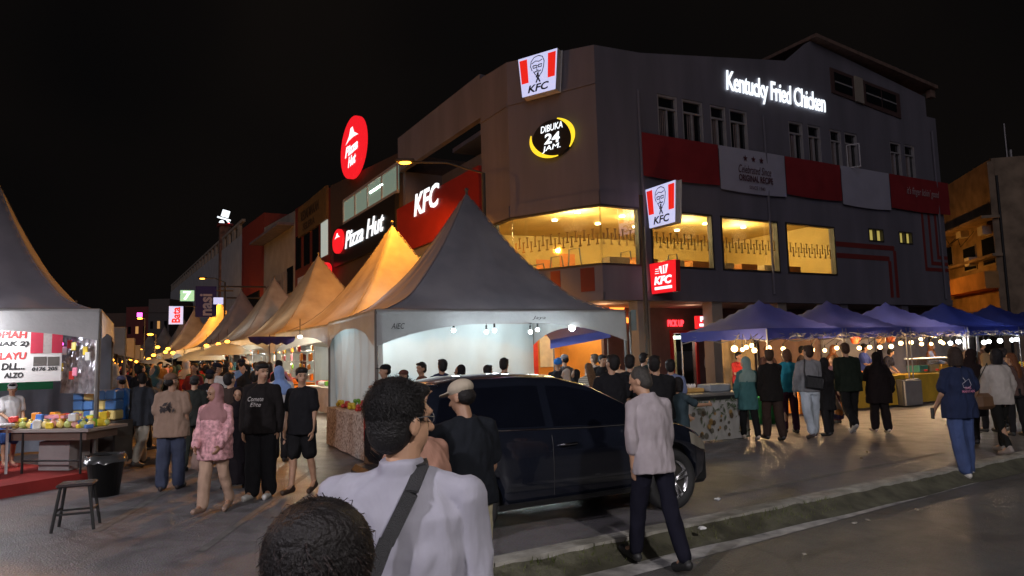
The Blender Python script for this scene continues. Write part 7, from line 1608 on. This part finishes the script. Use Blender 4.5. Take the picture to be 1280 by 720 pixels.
def side_glass(x0, x1, f0, f1, sg, lean0=0.0, name='side_window'):
    mb = MB(); n, m_ = 16, 6
    for i in range(n+1):
        for j in range(m_+1): f = f0+(f1-f0)*j/m_; x = x0+(x1-x0)*i/n+lean0*(j/m_)*(1-i/n); mb.v.append(tuple(side_pt(x, f, sg)))
    for i in range(n):
        for j in range(m_): q = i*(m_+1)+j; mb.f.append((q, q+m_+1, q+m_+2, q+1)); mb.m.append(0)
    return mb.build(name, M['carglass'], car, True)
for sy in (-.36, .36): MB().box((-.95, sy, .98), (.14, .46, .52), bev=.06).build('front_seat', M['frame_dark'], car)
chrome = mat('chrome_trim', (.6, .6, .62), .12, metal=1.0)
for sg in (-1, 1):
    side_glass(-1.42, -.36, .06, .93, sg); side_glass(-2.36, -1.52, .06, .93, sg); side_glass(-2.66, -2.43, .12, .80, sg, .10, 'quarter_window')
    mb = MB().tube([side_pt(x, -.01, sg, .012) for x in [-2.7+.1*i for i in range(25)]], .007, 6); mb.build('window_trim', chrome, car)
    # door lines, handles, sill strip, mirror
    for x0 in (-.42, -1.47, -2.40):
        pts = []
        for j in range(9):
            z = .34+(.90-.34)*j/8; xx = x0+(.10*(1-j/8) if x0 > -1 else (0.02*math.sin(j)*0 if x0 > -2 else (.16*max(0, 1-j/4)))); sc_ = sect(xx)
            yy = next((a[0]+(b[0]-a[0])*(z-a[1])/(b[1]-a[1]) for a, b in zip(sc_, sc_[1:]) if a[1] <= z <= b[1] and b[1] > a[1]), sc_[2][0]); pts.append((xx, sg*(yy+.001), z))
        MB().tube(pts, .004, 4).build('door_gap', M['black'], car)
    for x0 in (-1.30, -2.22):
        dh = MB().tube([(x0-.10, sg*.842, .80), (x0-.08, sg*.868, .805), (x0+.08, sg*.868, .81), (x0+.10, sg*.842, .81)], .012, 8); dh.build('door_handle', mat('dark_chrome', (.3, .3, .33), .15, metal=1), car, True)
    MB().box((-1.22, sg*.845, .285), (1.75, .03, .05), bev=.012).build('sill_strip', M['black_plastic'], car)
    m_ = MB().ball((-.40, sg*.95, 1.0), (.10, .10, .075), 12).box((-.38, sg*.86, .965), (.06, .12, .04), bev=.01); mo = m_.build('side_mirror', M['carpaint'], car, True)
    hl = MB(); 
    for i in range(7):
        for j in range(4):
            x = .30+.30*i/6; sc_ = sect(x); a, b = sc_[3], sc_[4]; f = -.1+1.0*j/3; hl.v.append((x, sg*(a[0]+(b[0]-a[0])*f+.006), a[1]+(b[1]-a[1])*f+.004))
    for i in range(6):
        for j in range(3): q = i*4+j; hl.f.append((q, q+4, q+5, q+1)); hl.m.append(0)
    hl.build('headlight', mat('headlight_lens', (.55, .5, .4), .08, metal=.5), car, True)
    tl = MB().box((-2.83, sg*.70, .93), (.10, .16, .30), bev=.03); tl.build('tail_light', mat('tail_lens', (.3, .01, .01), .1), car)
# windscreen, rear window, spoiler, plate, bumper grille
mb = MB(); 
for i in range(9):
    x = -.82+.72*i/8; sc_ = sect(x); 
    for k in range(9): f = -1+2*k/8; y = f*(sc_[7][0]*.93); z = sc_[7][1]+(sc_[9][1]-sc_[7][1])*(1-f*f)+.006; mb.v.append((x, y, z))
for i in range(8):
    for k in range(8): q = i*9+k; mb.f.append((q, q+1, q+10, q+9)); mb.m.append(0)
mb.build('windscreen', M['carglass'], car, True)
MB().box((-2.80, 0, 1.20), (.06, 1.15, .26), bev=.02, R=Matrix.Rotation(-.30, 3, 'Y')).build('rear_window', M['carglass'], car)
MB().box((-2.66, 0, 1.405), (.26, 1.12, .04), bev=.018).build('rear_spoiler', M['carpaint'], car)
MB().box((.775, 0, .52), (.04, .50, .12), bev=.01).build('number_plate', M['black'], car); MB().box((.76, 0, .36), (.06, .9, .12), bev=.02).build('grille', M['black_plastic'], car)
MB().tube([(-.52, -.80, .90), (-.50, -.79, .93)], .01, 4).build('antenna_base', M['black'], car)
ry = Matrix.Rotation(math.radians(90), 3, 'X')
tyre_m = mat('tyre_rubber', (.02, .02, .02), .8); rim_m = mat('alloy_rim', (.55, .55, .56), .25, metal=.9)
for cx_ in (0.0, -2.38):
    for sg in (-1, 1):
        wh = bpy.data.objects.new('wheel', None); COL.objects.link(wh); wh.parent = car; wh.location = (cx_, sg*.745, R_w)
        prof = [(.215, -.09), (.285, -.095), (.308, -.08), (.315, -.05), (.315, .05), (.308, .08), (.285, .095), (.215, .09), (.215, -.09)]
        MB().lathe(prof, (0, 0, 0), 40, M=ry).build('tyre', tyre_m, wh, True)
        mb = MB().lathe([(.205, -sg*.0), (.222, sg*.075), (.200, sg*.082), (.190, sg*.02), (.190, -sg*.05)], (0, 0, 0), 40, M=Matrix.Rotation(math.radians(-90), 3, 'X'))
        for k in range(5):
            a = 2*math.pi*k/5+.3
            for da in (-.16, .16):
                d1 = V((math.cos(a+da), 0, math.sin(a+da))); p0 = V((math.cos(a), 0, math.sin(a)))*.03+V((0, sg*.085, 0)); mb.tube([p0, d1*.11+V((0, sg*.078, 0)), d1*.205+V((0, sg*.07, 0))], [.022, .016, .015], 6)
        mb.ball((0, sg*.085, 0), (.045, .018, .045), 12); mb.build('rim', rim_m, wh, True)
        disc_ = MB().lathe([(.0, sg*.02), (.19, sg*.02), (.19, -sg*.02), (0, -sg*.02)], (0, 0, 0), 24, M=Matrix.Rotation(math.radians(-90), 3, 'X')); disc_.build('brake_disc', M['frame_dark'], wh)
    MB().box((cx_, 0, .48), (.70, 1.36, .36)).build('wheel_well', M['black'], car)
